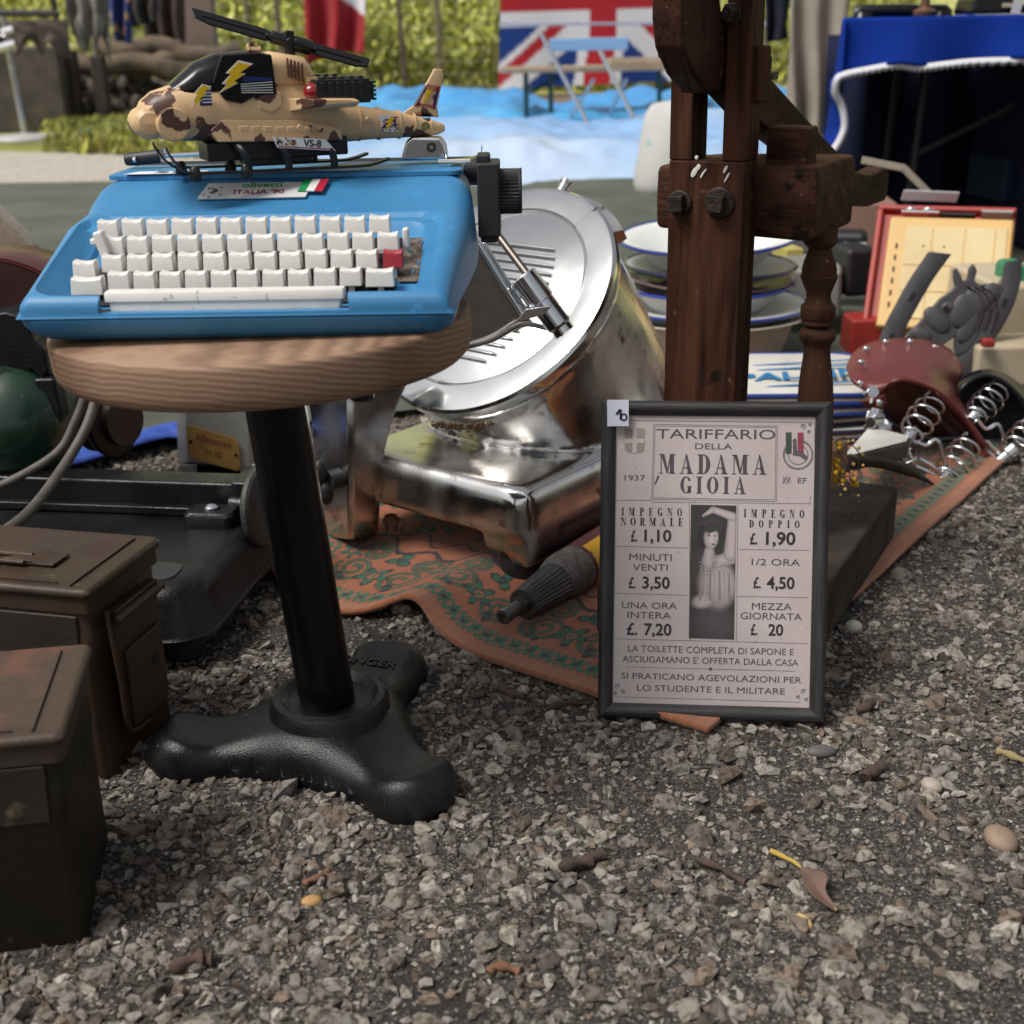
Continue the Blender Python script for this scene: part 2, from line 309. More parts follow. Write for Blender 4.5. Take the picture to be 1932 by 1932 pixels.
def rugcol(U, V):
    a = U*LU; b = V*LV
    def edge(d, along, w=0.):                            # distance to border, coordinate along it
        return d, along
    db = np.minimum(np.minimum(b, LU-a), 9); al = np.where(b < LU-a, a, b)
    wob = .0022*(vnoise(a*330, b*330, 1)-.5); db = db+wob; al = al+wob
    O = np.array((.37, .108, .040)); Gr = np.array((.008, .125, .066)); Bk = np.array((.008, .008, .016)); Dg = np.array((.045, .105, .04)); Pl = np.array((.40, .15, .072))
    c = np.tile(O, (len(a), 1))
    def put(mk, col): c[mk] = col
    put(db < .018, Pl)
    # lattice border
    L = (db > .021) & (db < .046); s = (al/.021) % 1; t = (db-.021)/.025
    put(L & (np.abs(np.abs(s-.5)*2-t) < .22), Gr); put(L & (np.abs(np.abs(s-.5)*2-(1-t)) < .16), Gr); put(L & (((al/.021+.5) % 1-.5)**2+(t-.5)**2 < .03), Bk)
    # scroll and flower band, period .15
    def motif(x, y, cx, cy, R, n, col, inner, ph=0.):
        r = np.hypot(x-cx, y-cy); th_ = np.arctan2(y-cy, x-cx); rr = R*(.72+.28*np.cos(n*th_+ph)); 
        put(r < rr*1.24+wob, Bk); put(r < rr*.98, col); put(r < R*.42, Bk); put(r < R*.34, inner); put(r < R*.15, col)
    def scroll(x, y, cx, cy, R, sgn, col, w=.0035, turns=1.6):
        r = np.hypot(x-cx, y-cy); th_ = np.arctan2((y-cy)*sgn, x-cx)
        best = np.full(len(x), 9.)
        for k in range(3):
            ang = th_+2*PI*k; rs = R*(1-ang/(2*PI*turns)*.85); ok = (ang > -PI) & (ang < 2*PI*turns*.95); best = np.where(ok & (rs > 0), np.minimum(best, np.abs(r-rs)), best)
        put(best < w+.0010+wob*.6, Bk); put(best < w+wob*.6, col)
    per = .150; px_ = (al/per % 1)*per; y = db
    inb = (db > .047)
    x = px_
    for cx, sg in ((.036, 1), (.114, -1)):
        scroll(np.where(sg > 0, x, per-x), y, .036, .083, .022, 1, Dg, .0026)
        scroll(np.where(sg > 0, x, per-x), y, .030, .125, .017, -1, Dg, .0026)
    motif(x, y, .075, .082, .020, 5, Gr, O, .4); motif(x, y, .075, .128, .016, 3, Gr, Bk, 1.57); motif(x, y, .036, .060, .009, 2, Bk, Gr, .6); motif(x, y, .114, .060, .009, 2, Bk, Gr, 2.4); motif(x, y, .0, .105, .016, 6, Gr, O); motif(x, y, .15, .105, .016, 6, Gr, O)
    put(inb & (np.abs(y-(.152+.010*np.sin(al/.075*2*PI))) < .0040+wob), Bk)
    # inner field: rows of palmettes on vines
    f = (db > .168); x2 = ((al+.03*np.floor((y-.168)/.11)) / .125 % 1)*.125; y2 = ((y-.168) % .11)
    sv = c.copy()
    motif(x2, y2, .062, .040, .017, 4, Gr, O, .8); motif(x2, y2, .062, .082, .015, 3, Gr, Gr, 1.57); motif(x2, y2, .03, .052, .012, 3, Gr, Gr, .2); motif(x2, y2, .095, .052, .012, 3, Gr, Gr, 2.9)
    put(np.abs(y2-(.016+.011*np.sin(x2/.125*4*PI))) < .0022+wob, Bk); scroll(x2, y2, .012, .09, .013, 1, Dg, .0026); scroll(.125-x2, y2, .012, .09, .013, -1, Dg, .0026)
    c[~f] = sv[~f]
    c *= (.72+.40*vnoise(a*40, b*40, 7)*vnoise(a*6, b*6, 2)+.12*np.sign(np.sin(a*1600)))[:, None]
    return c
NRU, NRV = 620, 520
m_rug = pm('rug_wool', (.3, .1, .05), .95, attr='tint', bump=.7, bs=900, bdet=2, sheen=.3, spec=.15)
_rug = sheet('rug', rugpos, NRU, NRV, m_rug, None, rugcol)
q = _rug.modifiers.new('s', 'SOLIDIFY'); q.thickness = .007; q.offset = -1
tag(_rug, 'orange rug with green and black floral scrolls spread under the silver slicer', 'rug')
# ------------------------------------------------------------------ fence: wire mesh on rough stakes, each stake its own thing would move with the wire -> one fence
fen = th('wire_fence', 'wire mesh fence on rough wooden stakes in front of the yellow-green bank', 'fence', (0, 13.3, 0))
m_wire = pm('fence_wire', (.25, .25, .22), .6, .6); m_stake = pm('stake_wood', (.16, .12, .07), .9, col2=(.3, .25, .16), ns=25, bump=.5, bs=60)
w = M()
for k in range(13): w.tube([(-6.5, 0, .12+k*.11), (4.5, 0, .12+k*.11)], .0028, 4)
for k in range(90): w.tube([(-6.5+k*.1236, .004, .05), (-6.5+k*.1236, .004, 1.5)], .0025, 4)
w.build('wire_mesh', m_wire, fen, smooth=0)
for px_, ln in ((470, .01), (533, -.05), (762, -.06), (828, .0), (1255, .02), (150, .02), (1445, 0)):
    x = AY(px_, 100, 13.3)[0]; M().tube([(x, .03, 0), (x+ln*.5, .03, .8), (x+ln, .03, 1.6)], [.032, .028, .026], 8).build('stake', m_stake, fen)
# ------------------------------------------------------------------ flags and cloths on the fence
m_flag = pm('flag_cloth', (.5, .5, .5), .85, attr='tint', bump=.25, bs=30, spec=.2, sheen=.2)
FL = [AY(*q, 13.0) for q in ((950, -205), (1322, -205), (1318, 150), (940, 168))]
def cloth(FLp, amp, kx, seed, sag=0.):
    def fp(U, V):
        p = (FLp[0]*(1-U)[:, None]+FLp[1]*U[:, None])*(1-V)[:, None]+(FLp[3]*(1-U)[:, None]+FLp[2]*U[:, None])*V[:, None]
        p[:, 1] -= amp*(.5+.5*np.sin(U*kx+seed+1.3*np.sin(V*4+seed)))*(.3+.7*V); p[:, 2] -= sag*np.sin(U*PI); return p
    return fp
WH, RD, BL_ = np.array((.72, .72, .74)), np.array((.42, .020, .030)), np.array((.010, .045, .22))
def jack(U, V):
    x = (U-.5)*2; y = (V-.5)*-1.1; x = x+.03*np.sin(V*7)
    c = np.tile(BL_, (len(U), 1)); ln = math.hypot(2, 1.1)
    d1 = (y*2-x*1.1)/ln; d2 = (y*2+x*1.1)/ln
    c[(np.abs(d1) < .13) | (np.abs(d2) < .13)] = WH
    c[(d1*np.sign(x) < .0) & (d1*np.sign(x) > -.085)] = RD; c[(d2*np.sign(x) > 0.) & (d2*np.sign(x) < .085)] = RD
    c[(np.abs(x) < .23) | (np.abs(y) < .20)] = WH; c[(np.abs(x) < .135) | (np.abs(y) < .115)] = RD; return c
tag(sheet('flag', cloth(FL, .05, 14, 1), 120, 80, m_flag, None, jack), 'large red, white and blue crossed flag hung on the wire fence behind the folding table', 'flag', 'flags hung at the back')
FR = [AY(*q, 13.05) for q in ((566, -150), (692, -150), (690, 100), (583, 122))]
tag(sheet('flag', cloth(FR, .16, 13, 2, -.05), 50, 50, m_flag, None, lambda U, V: np.where((V-.30*U < .42)[:, None], np.where((V-.30*U < -.2)[:, None], RD*.9, WH), RD*.75)), 'dark red flag with a white band hanging on the fence above the toy rotor', 'flag', 'flags hung at the back')
YE = np.array((.50, .28, .03)); FEU = [AY(*q, 9.4) for q in ((176, -90), (246, -90), (252, 82), (218, 76))]
def eu(U, V):
    c = np.tile(np.array((.008, .022, .13)), (len(U), 1))
    for k in range(12):
        a = k*PI/6; x = (U-.5-.42*math.cos(a))*.55; y = (V-.5-.40*math.sin(a)); r = np.hypot(x, y); t = np.arctan2(y, x); c[r < .055*(.7+.4*np.cos(5*t+PI/2))] = YE
    return c
tag(sheet('flag', cloth(FEU, .10, 11, 4), 70, 90, m_flag, None, eu), 'dark blue flag with a ring of yellow stars hanging at the left background', 'flag', 'flags hung at the back')
# ------------------------------------------------------------------ folding table, chair and tray in the background
m_leg = pm('table_green_steel', (.012, .05, .045), .4, .3); m_top = pm('table_board', (.28, .20, .13), .6, col2=(.36, .28, .2), ns=12); m_alu = pm('bare_steel', (.45, .47, .5), .32, .9, rvar=.1)
t0 = G(1010, 250); tY = t0[1]; tz = AY(1100, 131, tY)[2]
tb = th('folding_table', 'long narrow folding table with dark green steel legs on the blue tarpaulin', 'table', (0, tY, 0))
xl, xr = AY(945, 131, tY)[0], AY(1330, 131, tY)[0]
M().box(((xl+xr)/2, .2, tz), (xr-xl, .5, .03)).build('tabletop', m_top, tb, bevel=.004)
for px_ in (992, 1245):
    x = AY(px_, 131, tY)[0]; f = M()
    f.tube([(x, .0, tz), (x, .0, .05), (x+.16, .02, .05), (x+.16, .02, tz)], .017, 8); f.tube([(x+.02, .02, tz-.14), (x+.26, .1, tz-.02)], .010, 6); f.build('leg', m_leg, tb)
ch = th('folding_chair', 'bare steel folding chair frame with crossed legs set against the folding table', 'chair', (0, tY-.35, 0)); yc = tY-.35
def cp(px, py, dy=0.): p = AY(px, py, yc+dy); return (p[0], p[1]-yc, p[2])
for a, b, dd in (((1020, 62), (1118, 250), .3), ((1132, 95), (1208, 248), .3)): M().tube([cp(*a, .1), cp(*b, -.15)], .014, 8).build('leg', m_alu, ch)
for a, b in (((1120, 150), (1062, 245)), ((1182, 150), (1150, 215))): M().tube([cp(*a, .1), cp(*b, .3)], .011, 8).build('leg', m_alu, ch)
f = M(); [f.tube([cp(945, 45+k, .4), cp(1470, 44+k, .4)], .010, 6) for k in (0,)]; f.build('rail', m_alu, ch)
p0, p1 = cp(1036, 85, .2), cp(1185, 80, .2); M().box(((p0[0]+p1[0])/2, p0[1], p0[2]), (p1[0]-p0[0], .02, .075)).build('backrest', pm('pale_blue_slat', (.25, .42, .62), .5), ch, bevel=.006)
M().box(((cp(1075, 225)[0]+cp(1165, 205)[0])/2+.05, .25, .06), (.42, .35, .025)).build('seat', pm('pale_seat', (.62, .60, .54), .6, col2=(.5, .48, .42), ns=8), ch, bevel=.006)
p = AY(1220, 122, tY); tray = th('cardboard_tray', 'shallow beige tray lying on the folding table near the dark post', 'tray', (p[0], tY+.15, tz+.016))
f = M(); f.box((0, 0, .005), (.46, .28, .008)); [f.box((sx*.225, 0, .025), (.008, .28, .04)) for sx in (-1, 1)]; [f.box((0, sy*.136, .025), (.44, .008, .04)) for sy in (-1, 1)]; f.build('tray_body', pm('cardboard', (.42, .32, .22), .9, col2=(.5, .4, .3), ns=10), tray)
# white sack standing on the groundsheet
m_sack = pm('woven_sack', (.50, .49, .465), .85, col2=(.48, .48, .47), ns=6, bump=.5, bs=25, spots=[((.2, .42, .42), 9, .63, .68)])
g = G(1238, 385); rings = []
for z, w_, dp in ((0, .20, .13), (.06, .225, .15), (.16, .21, .14), (.28, .185, .10), (.385, .165, .035)):
    rings.append([(math.cos(2*PI*k/20)*w_*(1+.06*math.sin(3*k+z*9))*.62+.05*z, math.sin(2*PI*k/20)*dp, z*.95+.02*math.sin(k*1.3)*(z > .3)) for k in range(20)])
s = th('white_sack', 'upright off-white woven sack standing behind the enamel bowls', 'sack', (g[0]+.04, g[1]-.02, .02)); M().loft(rings).build('bag', m_sack, s, smooth=80, sub=1)
# ------------------------------------------------------------------ left background
def bgY(px, py): return G(px, py)[1]
m_chr = pm('chrome', (.72, .73, .75), .16, 1., rvar=.06); m_blk = pm('black_steel', (.012, .013, .016), .4, .2)
g = G(48, 266); s = th('garment_stand', 'chrome pole on a round grey disc foot at the far left', 'stand', g); top = AY(6, 30, g[1]); t = (top-g)
M().lathe([(.0, 0), (.22, 0), (.235, .015), (.22, .035), (.03, .05), (0, .05)], n=32).build('base', pm('grey_disc', (.42, .42, .40), .5), s)
M().tube([(0, 0, .04), tuple(t)], .020, 10).build('pole', m_chr, s)
f = M(); c = t*.77; f.tube([c+np.array((-.13, 0, -.03)), c+np.array((.05, 0, .01))], .03, 8); f.tube([c+np.array((-.02, -.03, .08)), c+np.array((.06, -.03, .10))], .025, 8); f.build('clamp', m_chr, s)
g = G(130, 243); s = th('garment_stand', 'dark blue-black steel stand with bent tube feet in the left background grass', 'stand', g); t = AY(98, -30, g[1])-g
M().tube([(0, 0, .02), tuple(t)], .019, 10).build('pole', m_blk, s)
M().prism([(-.10, .0), (.10, .0), (.03, .14), (-.03, .14)], (0, -.02, 0), (1, 0, 0), (0, 0, 1), (0, .04, 0)).build('gusset', pm('navy_steel', (.015, .03, .06), .4), s)
for sx in (-1, 1):
    f = M(); f.tube(smoothpath([(0, 0, .02), (sx*.14, -.02, .03), (sx*.24, -.05, .02), (sx*.26, -.12, -.03)]), .016, 8); f.build('foot', m_blk, s)
f = M(); f.tube(smoothpath([(-.1, .05, .03), (-.45, .15, .05), (-.62, .2, .1), (-.8, .2, .08)]), .016, 8); f.build('foot', m_blk, s)
rk = th('garment_rack', 'dark rail hung with drab clothes at the top left', 'clothes rack', (0, 9.0, 0)); f = M(); f.tube([AY(-60, 24, 9)-[0, 9, 0], AY(112, 26, 9)-[0, 9, 0]], .02, 8); f.build('rail', m_blk, rk)
def garment(name, quad, Y, col, col2, label, amp=.12, kx=16, seed=1, cat='clothing', nu=40, nv=40, jag=0., group=None):
    Q = [AY(*q, Y) for q in quad]; fp0 = cloth(Q, amp, kx, seed)
    def fp(U, V): p = fp0(U, V); p[:, 2] += jag*np.sin(U*23+seed)*V*V; return p
    m = pm(name+'_cloth', col, .9, col2=col2, ns=6, bump=.4, bs=40, spec=.2)
    return tag(sheet(name, fp, nu, nv, m, None, None, solid=.01), label, cat, group)
garment('jacket', [(-20, 40), (128, 36), (132, 95), (-20, 86)], 9.1, (.16, .12, .10), (.08, .065, .06), 'drab brown jacket hung over the rail at the far left', jag=.05, seed=2)
garment('camouflage_jacket', [(122, -30), (196, -30), (215, 100), (140, 62)], 8.9, (.30, .28, .24), (.09, .085, .07), 'mottled grey camouflage jacket hanging beside the dark stand pole', seed=3, jag=.08)
garment('dark_coat', [(200, -40), (300, -40), (300, 40), (240, 55)], 9.9, (.03, .026, .024), (.06, .05, .045), 'black-brown coat hanging behind the star flag', seed=5)
garment('coat', [(272, -50), (345, -60), (352, 112), (280, 100)], 10.6, (.085, .058, .045), (.05, .035, .03), 'dark brown coat hanging left of the tan board', seed=6)
p0, p1 = AY(330, 150, 10.9), AY(398, -60, 10.9); bd = M().box(((p0[0]+p1[0])/2, 10.9, p1[2]/2), (p1[0]-p0[0], .12, p1[2])).build('board', pm('tan_board', (.30, .22, .17), .85, col2=(.24, .17, .13), ns=4), None, bevel=.02); tag(bd, 'tall tan board standing at the edge of the bushes behind the toy', 'board')
# dry stone heap and driftwood logs
m_log = pm('weathered_wood', (.19, .14, .09), .9, col2=(.08, .06, .04), ns=9, det=7, bump=1, bs=14)
m_rock = pm('dull_stone', (.16, .13, .105), .95, col2=(.08, .065, .055), ns=7, det=7, bump=1, bs=10)
def rocky(name, c, r, seed, mat, label, cat, group=None, n=9, R=None):
    rr = np.random.default_rng(seed); o = M().ball((0, 0, 0), r, n, R).build(name, mat, None, smooth=60)
    for v in o.data.vertices: v.co *= 1+.22*math.sin(v.co.x*9/max(r)*.3+seed)*math.cos(v.co.y*8/max(r)*.4)+float(rr.normal(0, .05))
    o.location = Vector([float(q) for q in c]); return tag(o, label, cat, group)
for i, (px_, py_, rx, rz, ry_, lab) in enumerate(((232, 108, .30, .10, .2, 'leftmost log of the heap, thick and pale brown, under the star flag'), (285, 96, .26, .09, .2, 'upper middle log of the heap, knotty and dark'), (345, 112, .30, .07, .2, 'rightmost log of the heap, thin, reaching towards the tan board'), (300, 128, .34, .09, .2, 'low dark log lying across the foot of the heap'))):
    Y = 10.3-.15*(i == 3); p = AY(px_, py_, Y); R = rotm(0, (-.12, .1, -.15, .06)[i], .2)
    f = M(); L = rx; k = [R @ np.array((t*L*1.4, .03*math.sin(t*5+i), rz*.35*math.sin(t*4+i))) for t in np.linspace(-1, 1, 14)]; f.tube(k, [rz*(.75+.3*abs(math.sin(3.1*j+i))) for j in range(14)], 10)
    o = f.build('log', m_log, None, smooth=50); o.location = Vector([float(v) for v in p]); tag(o, lab, 'log', 'logs heaped in the left background')
def heappos(r, n):
    x = r.uniform(-4.6, -2.55, n); y = r.uniform(9.9, 11.2, n); return np.stack([x, y, r.random(n)*.38*np.exp(-((x+3.2)/.9)**2)+.03], 1)
hp = heappos(np.random.default_rng(3), 420); f = M()
for k, p in enumerate(hp): f.ball(p, (.05+.05*random.random(), .05, .035+.03*random.random()), 4, rotm(random.random(), random.random(), random.random()*6))
tag(f.build('rubble', m_rock, None, smooth=40), 'brown rubble and earth heaped below the logs in the left background', 'rubble', None, 'stuff')
m_dkw = pm('dark_wood', (.035, .028, .022), .85, col2=(.07, .055, .04), ns=12)
for a, b, lab in (((128, 95), (152, 175), 'dark square post left of the rubble heap'), ((172, 105), (206, 188), 'broader dark post directly before the rubble heap')):
    p0, p1 = AY(*a, 9.8), AY(*b, 9.8); tag(M().box(((p0[0]+p1[0])/2, 9.8, p0[2]/2), (p1[0]-p0[0], .12, p0[2])).build('post', m_dkw, None, bevel=.01), lab, 'post', 'dark posts in the left background')
p0, p1 = AY(72, 97, 10.4), AY(102, 143, 10.4); f = M(); f.box((0, 0, 0), (p1[0]-p0[0], .15, p0[2]-p1[2]), 1.06); o = f.build('blue_crate', pm('blue_plastic', (.008, .02, .12), .5), None, bevel=.012); o.location = Vector([float(v) for v in (p0+p1)/2]); tag(o, 'small dark blue crate under the clothes rack', 'crate')
p0, p1 = AY(-30, 90, 9.6), AY(125, 215, 9.6); o = M().box(((p0[0]+p1[0])/2, 9.75, (p0[2])/2), (p1[0]-p0[0], .3, p0[2])).build('trestle', pm('brown_board', (.06, .05, .04), .9, col2=(.11, .09, .07), ns=7), None, bevel=.02); tag(o, 'low brown board screen below the clothes rack', 'screen')  # plain dark brown, mottled at random
g = G(290, 222); bk = th('white_bucket', 'small white tub standing in the grass behind the toy nose', 'bucket', g); M().lathe([(.0, 0), (.13, 0), (.165, .24), (.155, .24), (.12, .02), (0, .02)], n=24).build('tub', pm('white_plastic', (.72, .72, .72), .5), bk); M().lathe([(.16, .235), (.185, .235), (.185, .265), (.16, .265)], n=24, cap=False).build('rim', pm('white_rim', (.8, .8, .8), .4), bk)
# ================================================================== MAIN OBJECTS
def onp(x, y, o, Mx, ax, c):                              # pixel ray onto a plane of a local frame
    oo = Mx.T @ (CC-o); d = Mx.T @ ray(x, y); t = (c-oo[ax])/d[ax]; return oo+d*t
# ------------------------------------------------------------------ stool
m_cast = pm('cast_iron_black', (.0035, .0035, .0045), .33, 0, col2=(.010, .0098, .0100), ns=18, mix=(.4, .7), bump=.32, bs=750, bdet=3, rvar=.12, spec=.42, spots=[((.026, .024, .021), 14, .60, .80), ((.10, .095, .085), 190, .70, .76)])
m_tubeblk = pm('satin_black', (.004, .004, .0045), .30, 0, spec=.28, rvar=.08, ns=6)
m_seat = ringwood('pine_seat', (.200, .117, .073), (.315, .196, .125), 66, 'Y', .70, 3.4, (.09, .0, .20), .1, (.46, .37, .31))
SB = np.array((-.178, 1.100, 0.)); ST = np.array((-.204, 1.078, .389))
stool = th('stool', 'low stool with thick pine seat, black column and three-footed cast iron base', 'stool', SB)
R_ = rotm(0, -.022, 0); f = M(); f.at(ST-SB, R_)
pf = [(0, 0), (.159, 0), (.1668, .002), (.1712, .0065), (.1730, .013), (.1735, .024), (.1738, .0335), (.1730, .0368), (.1712, .038), (0, .038)]
f.lathe(pf, n=96); seat = f.build('seat', m_seat, stool, smooth=50)
f = M(); f.at(ST-SB, R_); f.box((0, 0, -.006), (.20, .16, .008)); [f.cyl((sx*.085, sy*.065, -.001), (sx*.085, sy*.065, -.020), .010, 10) for sx in (-1, 1) for sy in (-1, 1)]
f.cyl((0, 0, -.03), (0, 0, 0), .045, 24); f.build('mounting_plate', m_cast, stool, bevel=.001)
M().tube([np.array((.0, 0, .030)), ST-SB-np.array((0, 0, .01))], .0262, 40).build('column', m_tubeblk, stool)
arms = [rad(72), rad(189), rad(311)]; ARL = [.178, .172, .165]
def armd(x, y):                                           # smooth union of three clubbed arms and the hub
    d = math.hypot(x, y)-.066
    for a, L in zip(arms, ARL):
        u = x*math.cos(a)+y*math.sin(a); v = -x*math.sin(a)+y*math.cos(a); t = min(max(u/(L-.04), 0), 1); r = .0315+.011*max(0, t-.35)/.65
        e = math.hypot(u-t*(L-.04), v)-r; k = .06; h = max(k-abs(d-e), 0)/k; d = min(d, e)-h*h*k*.25
    return d
def armtop(x, y):
    r = math.hypot(x, y); t = min(1, max(0, (r-.05)/.11)); return .046-.019*math.sin(min(1, t*1.35)*PI/2)+.012*math.exp(-((r-.148)/.024)**2)
rings = []; nT = 220; ts = [.0, .25, .45, .6, .7, .78, .85, .9, .94, .97, .99, 1.0]
Rm = []
for k in range(nT):
    a = 2*PI*k/nT; lo, hi = .02, .02
    while armd(hi*math.cos(a), hi*math.sin(a)) < 0 and hi < .25: hi += .002
    Rm.append(hi)
for t in ts:
    ring = []
    for k in range(nT):
        a = 2*PI*k/nT; r = Rm[k]*t; x, y = r*math.cos(a), r*math.sin(a); e = -armd(x, y); h = armtop(x, y); q = min(1, max(0, e/.017)); ring.append((x, y, .010+(h-.010)*math.sqrt(max(0, 1-(1-q)**2))))
    rings.append(ring)
rings.append([(p[0]*.985, p[1]*.985, 0) for p in rings[-1]])
base = M().loft(rings[1:]).build('base', m_cast, stool, smooth=70)
f = M().lathe([(.026, .052), (.040, .052), (.047, .059), (.053, .057), (.057, .050), (.058, .038), (.062, .028), (.026, .028)], n=56); f.build('collar', m_cast, base)
f = M(); a = arms[0]; ux = np.array((math.sin(a), -math.cos(a), 0)); uy = np.array((math.cos(a), math.sin(a), .0)); 
f.text('SINGER', np.array((math.cos(a)*.088, math.sin(a)*.088, .0445)), ux, uy, .018, 1.0, .02); f.build('lettering', m_cast, base, solid=.003, smooth=0)
# ------------------------------------------------------------------ typewriter
TWp = np.array((-.208, .978, .4255)); TWR = rotm(-.002, .001, -.022)
m_blue = pm('blue_shell', (.042, .215, .43), .45, 0, col2=(.036, .185, .385), ns=11, mix=(.35, .65), bump=.10, bs=1400, bdet=2, spec=.45, spots=[((.05, .25, .52), 60, .66, .7)])
m_key = pm('key_ivory', (.72, .70, .66), .38, 0, col2=(.62, .60, .56), ns=40, mix=(.45, .75), spots=[((.22, .20, .18), 110, .66, .78)])
m_redkey = pm('key_red', (.33, .022, .035), .4); m_dark = pm('dark_bed', (.010, .009, .011), .7); m_bkp = pm('black_plastic', (.014, .014, .016), .5, col2=(.02, .02, .022), ns=30, bump=.15, bs=600)
tw = th('typewriter', 'blue portable typewriter with ivory keys resting on the pine stool seat', 'typewriter', TWp, TWR)
def ringx(y, ws, wt, h, r, zs=.0225):
    pts = [(-ws, zs)]
    for k in range(7): a = PI-k*PI/12; pts.append((-(wt-r)+r*math.cos(a), h-r+r*math.sin(a)))
    for k in range(7): a = PI/2-k*PI/12; pts.append(((wt-r)+r*math.cos(a), h-r+r*math.sin(a)))
    pts.append((ws, zs)); return [(x, y, z) for x, z in pts]
prof = [(-.003, .166, .160, .030, .005), (-.002, .167, .163, .034, .008), (.001, .1675, .164, .038, .010), (.006, .168, .1645, .0405, .012), (.014, .168, .165, .0425, .013), (.06, .170, .167, .0545, .014), (.10, .172, .170, .0645, .016), (.140, .174, .173, .0745, .018), (.178, .175, .174, .0785, .02), (.195, .176, .174, .0805, .022), (.215, .176, .174, .0905, .023), (.232, .176, .173, .0975, .024), (.243, .176, .172, .0995, .024), (.31, .174, .168, .1005, .024), (.335, .170, .164, .096, .02)]
shell = M().loft([ringx(*p) for p in prof]).build('top_shell', m_blue, tw, smooth=0)
def wellring(w, y0, y1, zf, r, cx):
    return [(cx+x, (y0+y1)/2+y, zf((y0+y1)/2+y)) for x, y in rrect(w, y1-y0, r, 6)]
fl = lambda y: .0160+.385*(y-.012)
rings = [wellring(.268, .010, .140, fl, .012, .0), wellring(.274, .008, .146, lambda y: fl(y)+.004, .014, .0), wellring(.300, .0045, .160, lambda y: .0345+.24*(y-.0), .020, -.003), wellring(.312, .002, .168, lambda y: .0410+.24*(y-.0), .022, -.003), wellring(.316, .0018, .170, lambda y: .2, .022, -.003)]
c = M().loft(rings).build('cutter', None, tw, smooth=0); cut(shell, c)
c = M().prism([(-.103, .026), (.088, .026), (.083, .10), (-.097, .10)], (0, -.02, 0), (1, 0, 0), (0, 0, 1), (0, .04, 0)).build('cutter', None, tw, smooth=0); cut(shell, c)
for p in shell.data.polygons: p.use_smooth = True
shell.data.set_sharp_from_angle(angle=rad(38))
q = shell.modifiers.new('b', 'BEVEL'); q.width = .0022; q.segments = 3; q.limit_method = 'ANGLE'; q.angle_limit = rad(38); q.harden_normals = True
M().loft([[(x*s, y*t+o_, z) for x, y in rrect(.336, .338, .018, 6)] for s, t, o_, z in ((.87, .90, .182, 0), (.93, .95, .174, .003), (.975, .98, .170, .009), (.995, .995, .1665, .016), (1.0, 1.0, .166, .0212))]).build('bottom_tray', m_blue, tw, smooth=60)
M().loft([[(x*.985, y*.985+.166, z) for x, y in rrect(.336, .338, .018, 6)] for z in (.0205, .023)]).build('seam', m_dark, tw, smooth=0)
M().prism([(-.126, .032), (.118, .032), (.118, .124), (-.126, .124)], (0, 0, fl(0)+.0012), (1, 0, 0), (0, 1, .385), (0, 0, .0008)).build('key_bed', m_dark, tw, smooth=0)
def keymesh(w=.0172, d=.0115, h=.0140, mat=m_key, name='key'):
    nx = 8; rows = []
    xs = [(-.5+k/(nx-1))*w for k in range(nx)]; dish = [-.0018*(1-(2*x/w)**2)**1.0 for x in xs]
    for (yy, zz, s, dd) in ((-d/2-.0005, 0, 1, 0), (-d/2, h*.9, .96, .8), (-d/2+.0012, h, .93, 1), (d/2-.0012, h+.001, .93, 1), (d/2, h*.92, .95, .8), (d/2+.0005, 0, 1, 0)):
        rows.append([(x*s, yy, zz+q_*dd) for x, q_ in zip(xs, dish)])
    f = M(); f.grid(rows); n = nx
    f.f.append(tuple(range(0, n))[::1] + tuple(range(5*n, 6*n))[::-1])
    f.f.append(tuple(k*n for k in range(6))); f.f.append(tuple(k*n+n-1 for k in range(6))[::-1])
    o = f.build(name, mat, tw, smooth=50, bevel=.0012, seg=2)
    o2 = M().box((0, 0, -.008), (.0045, .004, .017)).build('stalk', m_key, o); return o, o2
KP = lambda y: .048+.60*(y-.045)
def putkeys(px0, px1, n, py, y, w=.0172, mat=m_key, srcs=None):
    for k in range(n):
        x = onp(px0+(px1-px0)*k/max(1, n-1), py, TWp, TWR, 1, y)[0]
        o = srcs[0].copy(); COL.objects.link(o); o.parent = tw; s_ = srcs[1].copy(); COL.objects.link(s_); s_.parent = o
        o.location = (x, y, KP(y)-.0140+random.uniform(-.0006, .0006)); o.rotation_euler = (rad(-3)+random.uniform(-.02, .02), random.uniform(-.02, .02), random.uniform(-.025, .025))
K0 = keymesh(); putkeys(206, 717, 12, 425, .1025, srcs=K0); putkeys(215, 733, 12, 455, .084, srcs=K0); putkeys(213, 693, 11, 483, .0655, srcs=K0); putkeys(225, 662, 10, 513, .047, srcs=K0)
for o in (K0[1], K0[0]): bpy.data.objects.remove(o)
for (w, px_, py_, y, mat) in ((.0255, 165, 522, .043, m_key), (.0185, 161, 497, .060, m_key), (.0225, 717, 508, .047, m_key), (.016, 742, 478, .066, m_redkey)):
    o, s_ = keymesh(w, mat=mat); x = onp(px_, py_, TWp, TWR, 1, y)[0]; o.location = (x, y, KP(y)-.0145); o.rotation_euler = (rad(-3), 0, 0)
    if mat is m_redkey: o['label'] = 'red tabulator key'
sp = M().loft([[(x*s, .020+y*t, z) for x, y in rrect(.184, .0125, .002, 3)] for s, t, z in ((.950, 1.0, .0200), (.972, .9, .0325), (1, 1.1, .0330), (1, 1.1, .0390), (.99, .95, .0405))]).build('space_bar', m_key, tw, smooth=40)
sp.location = (-.0085, -.006, .0); 
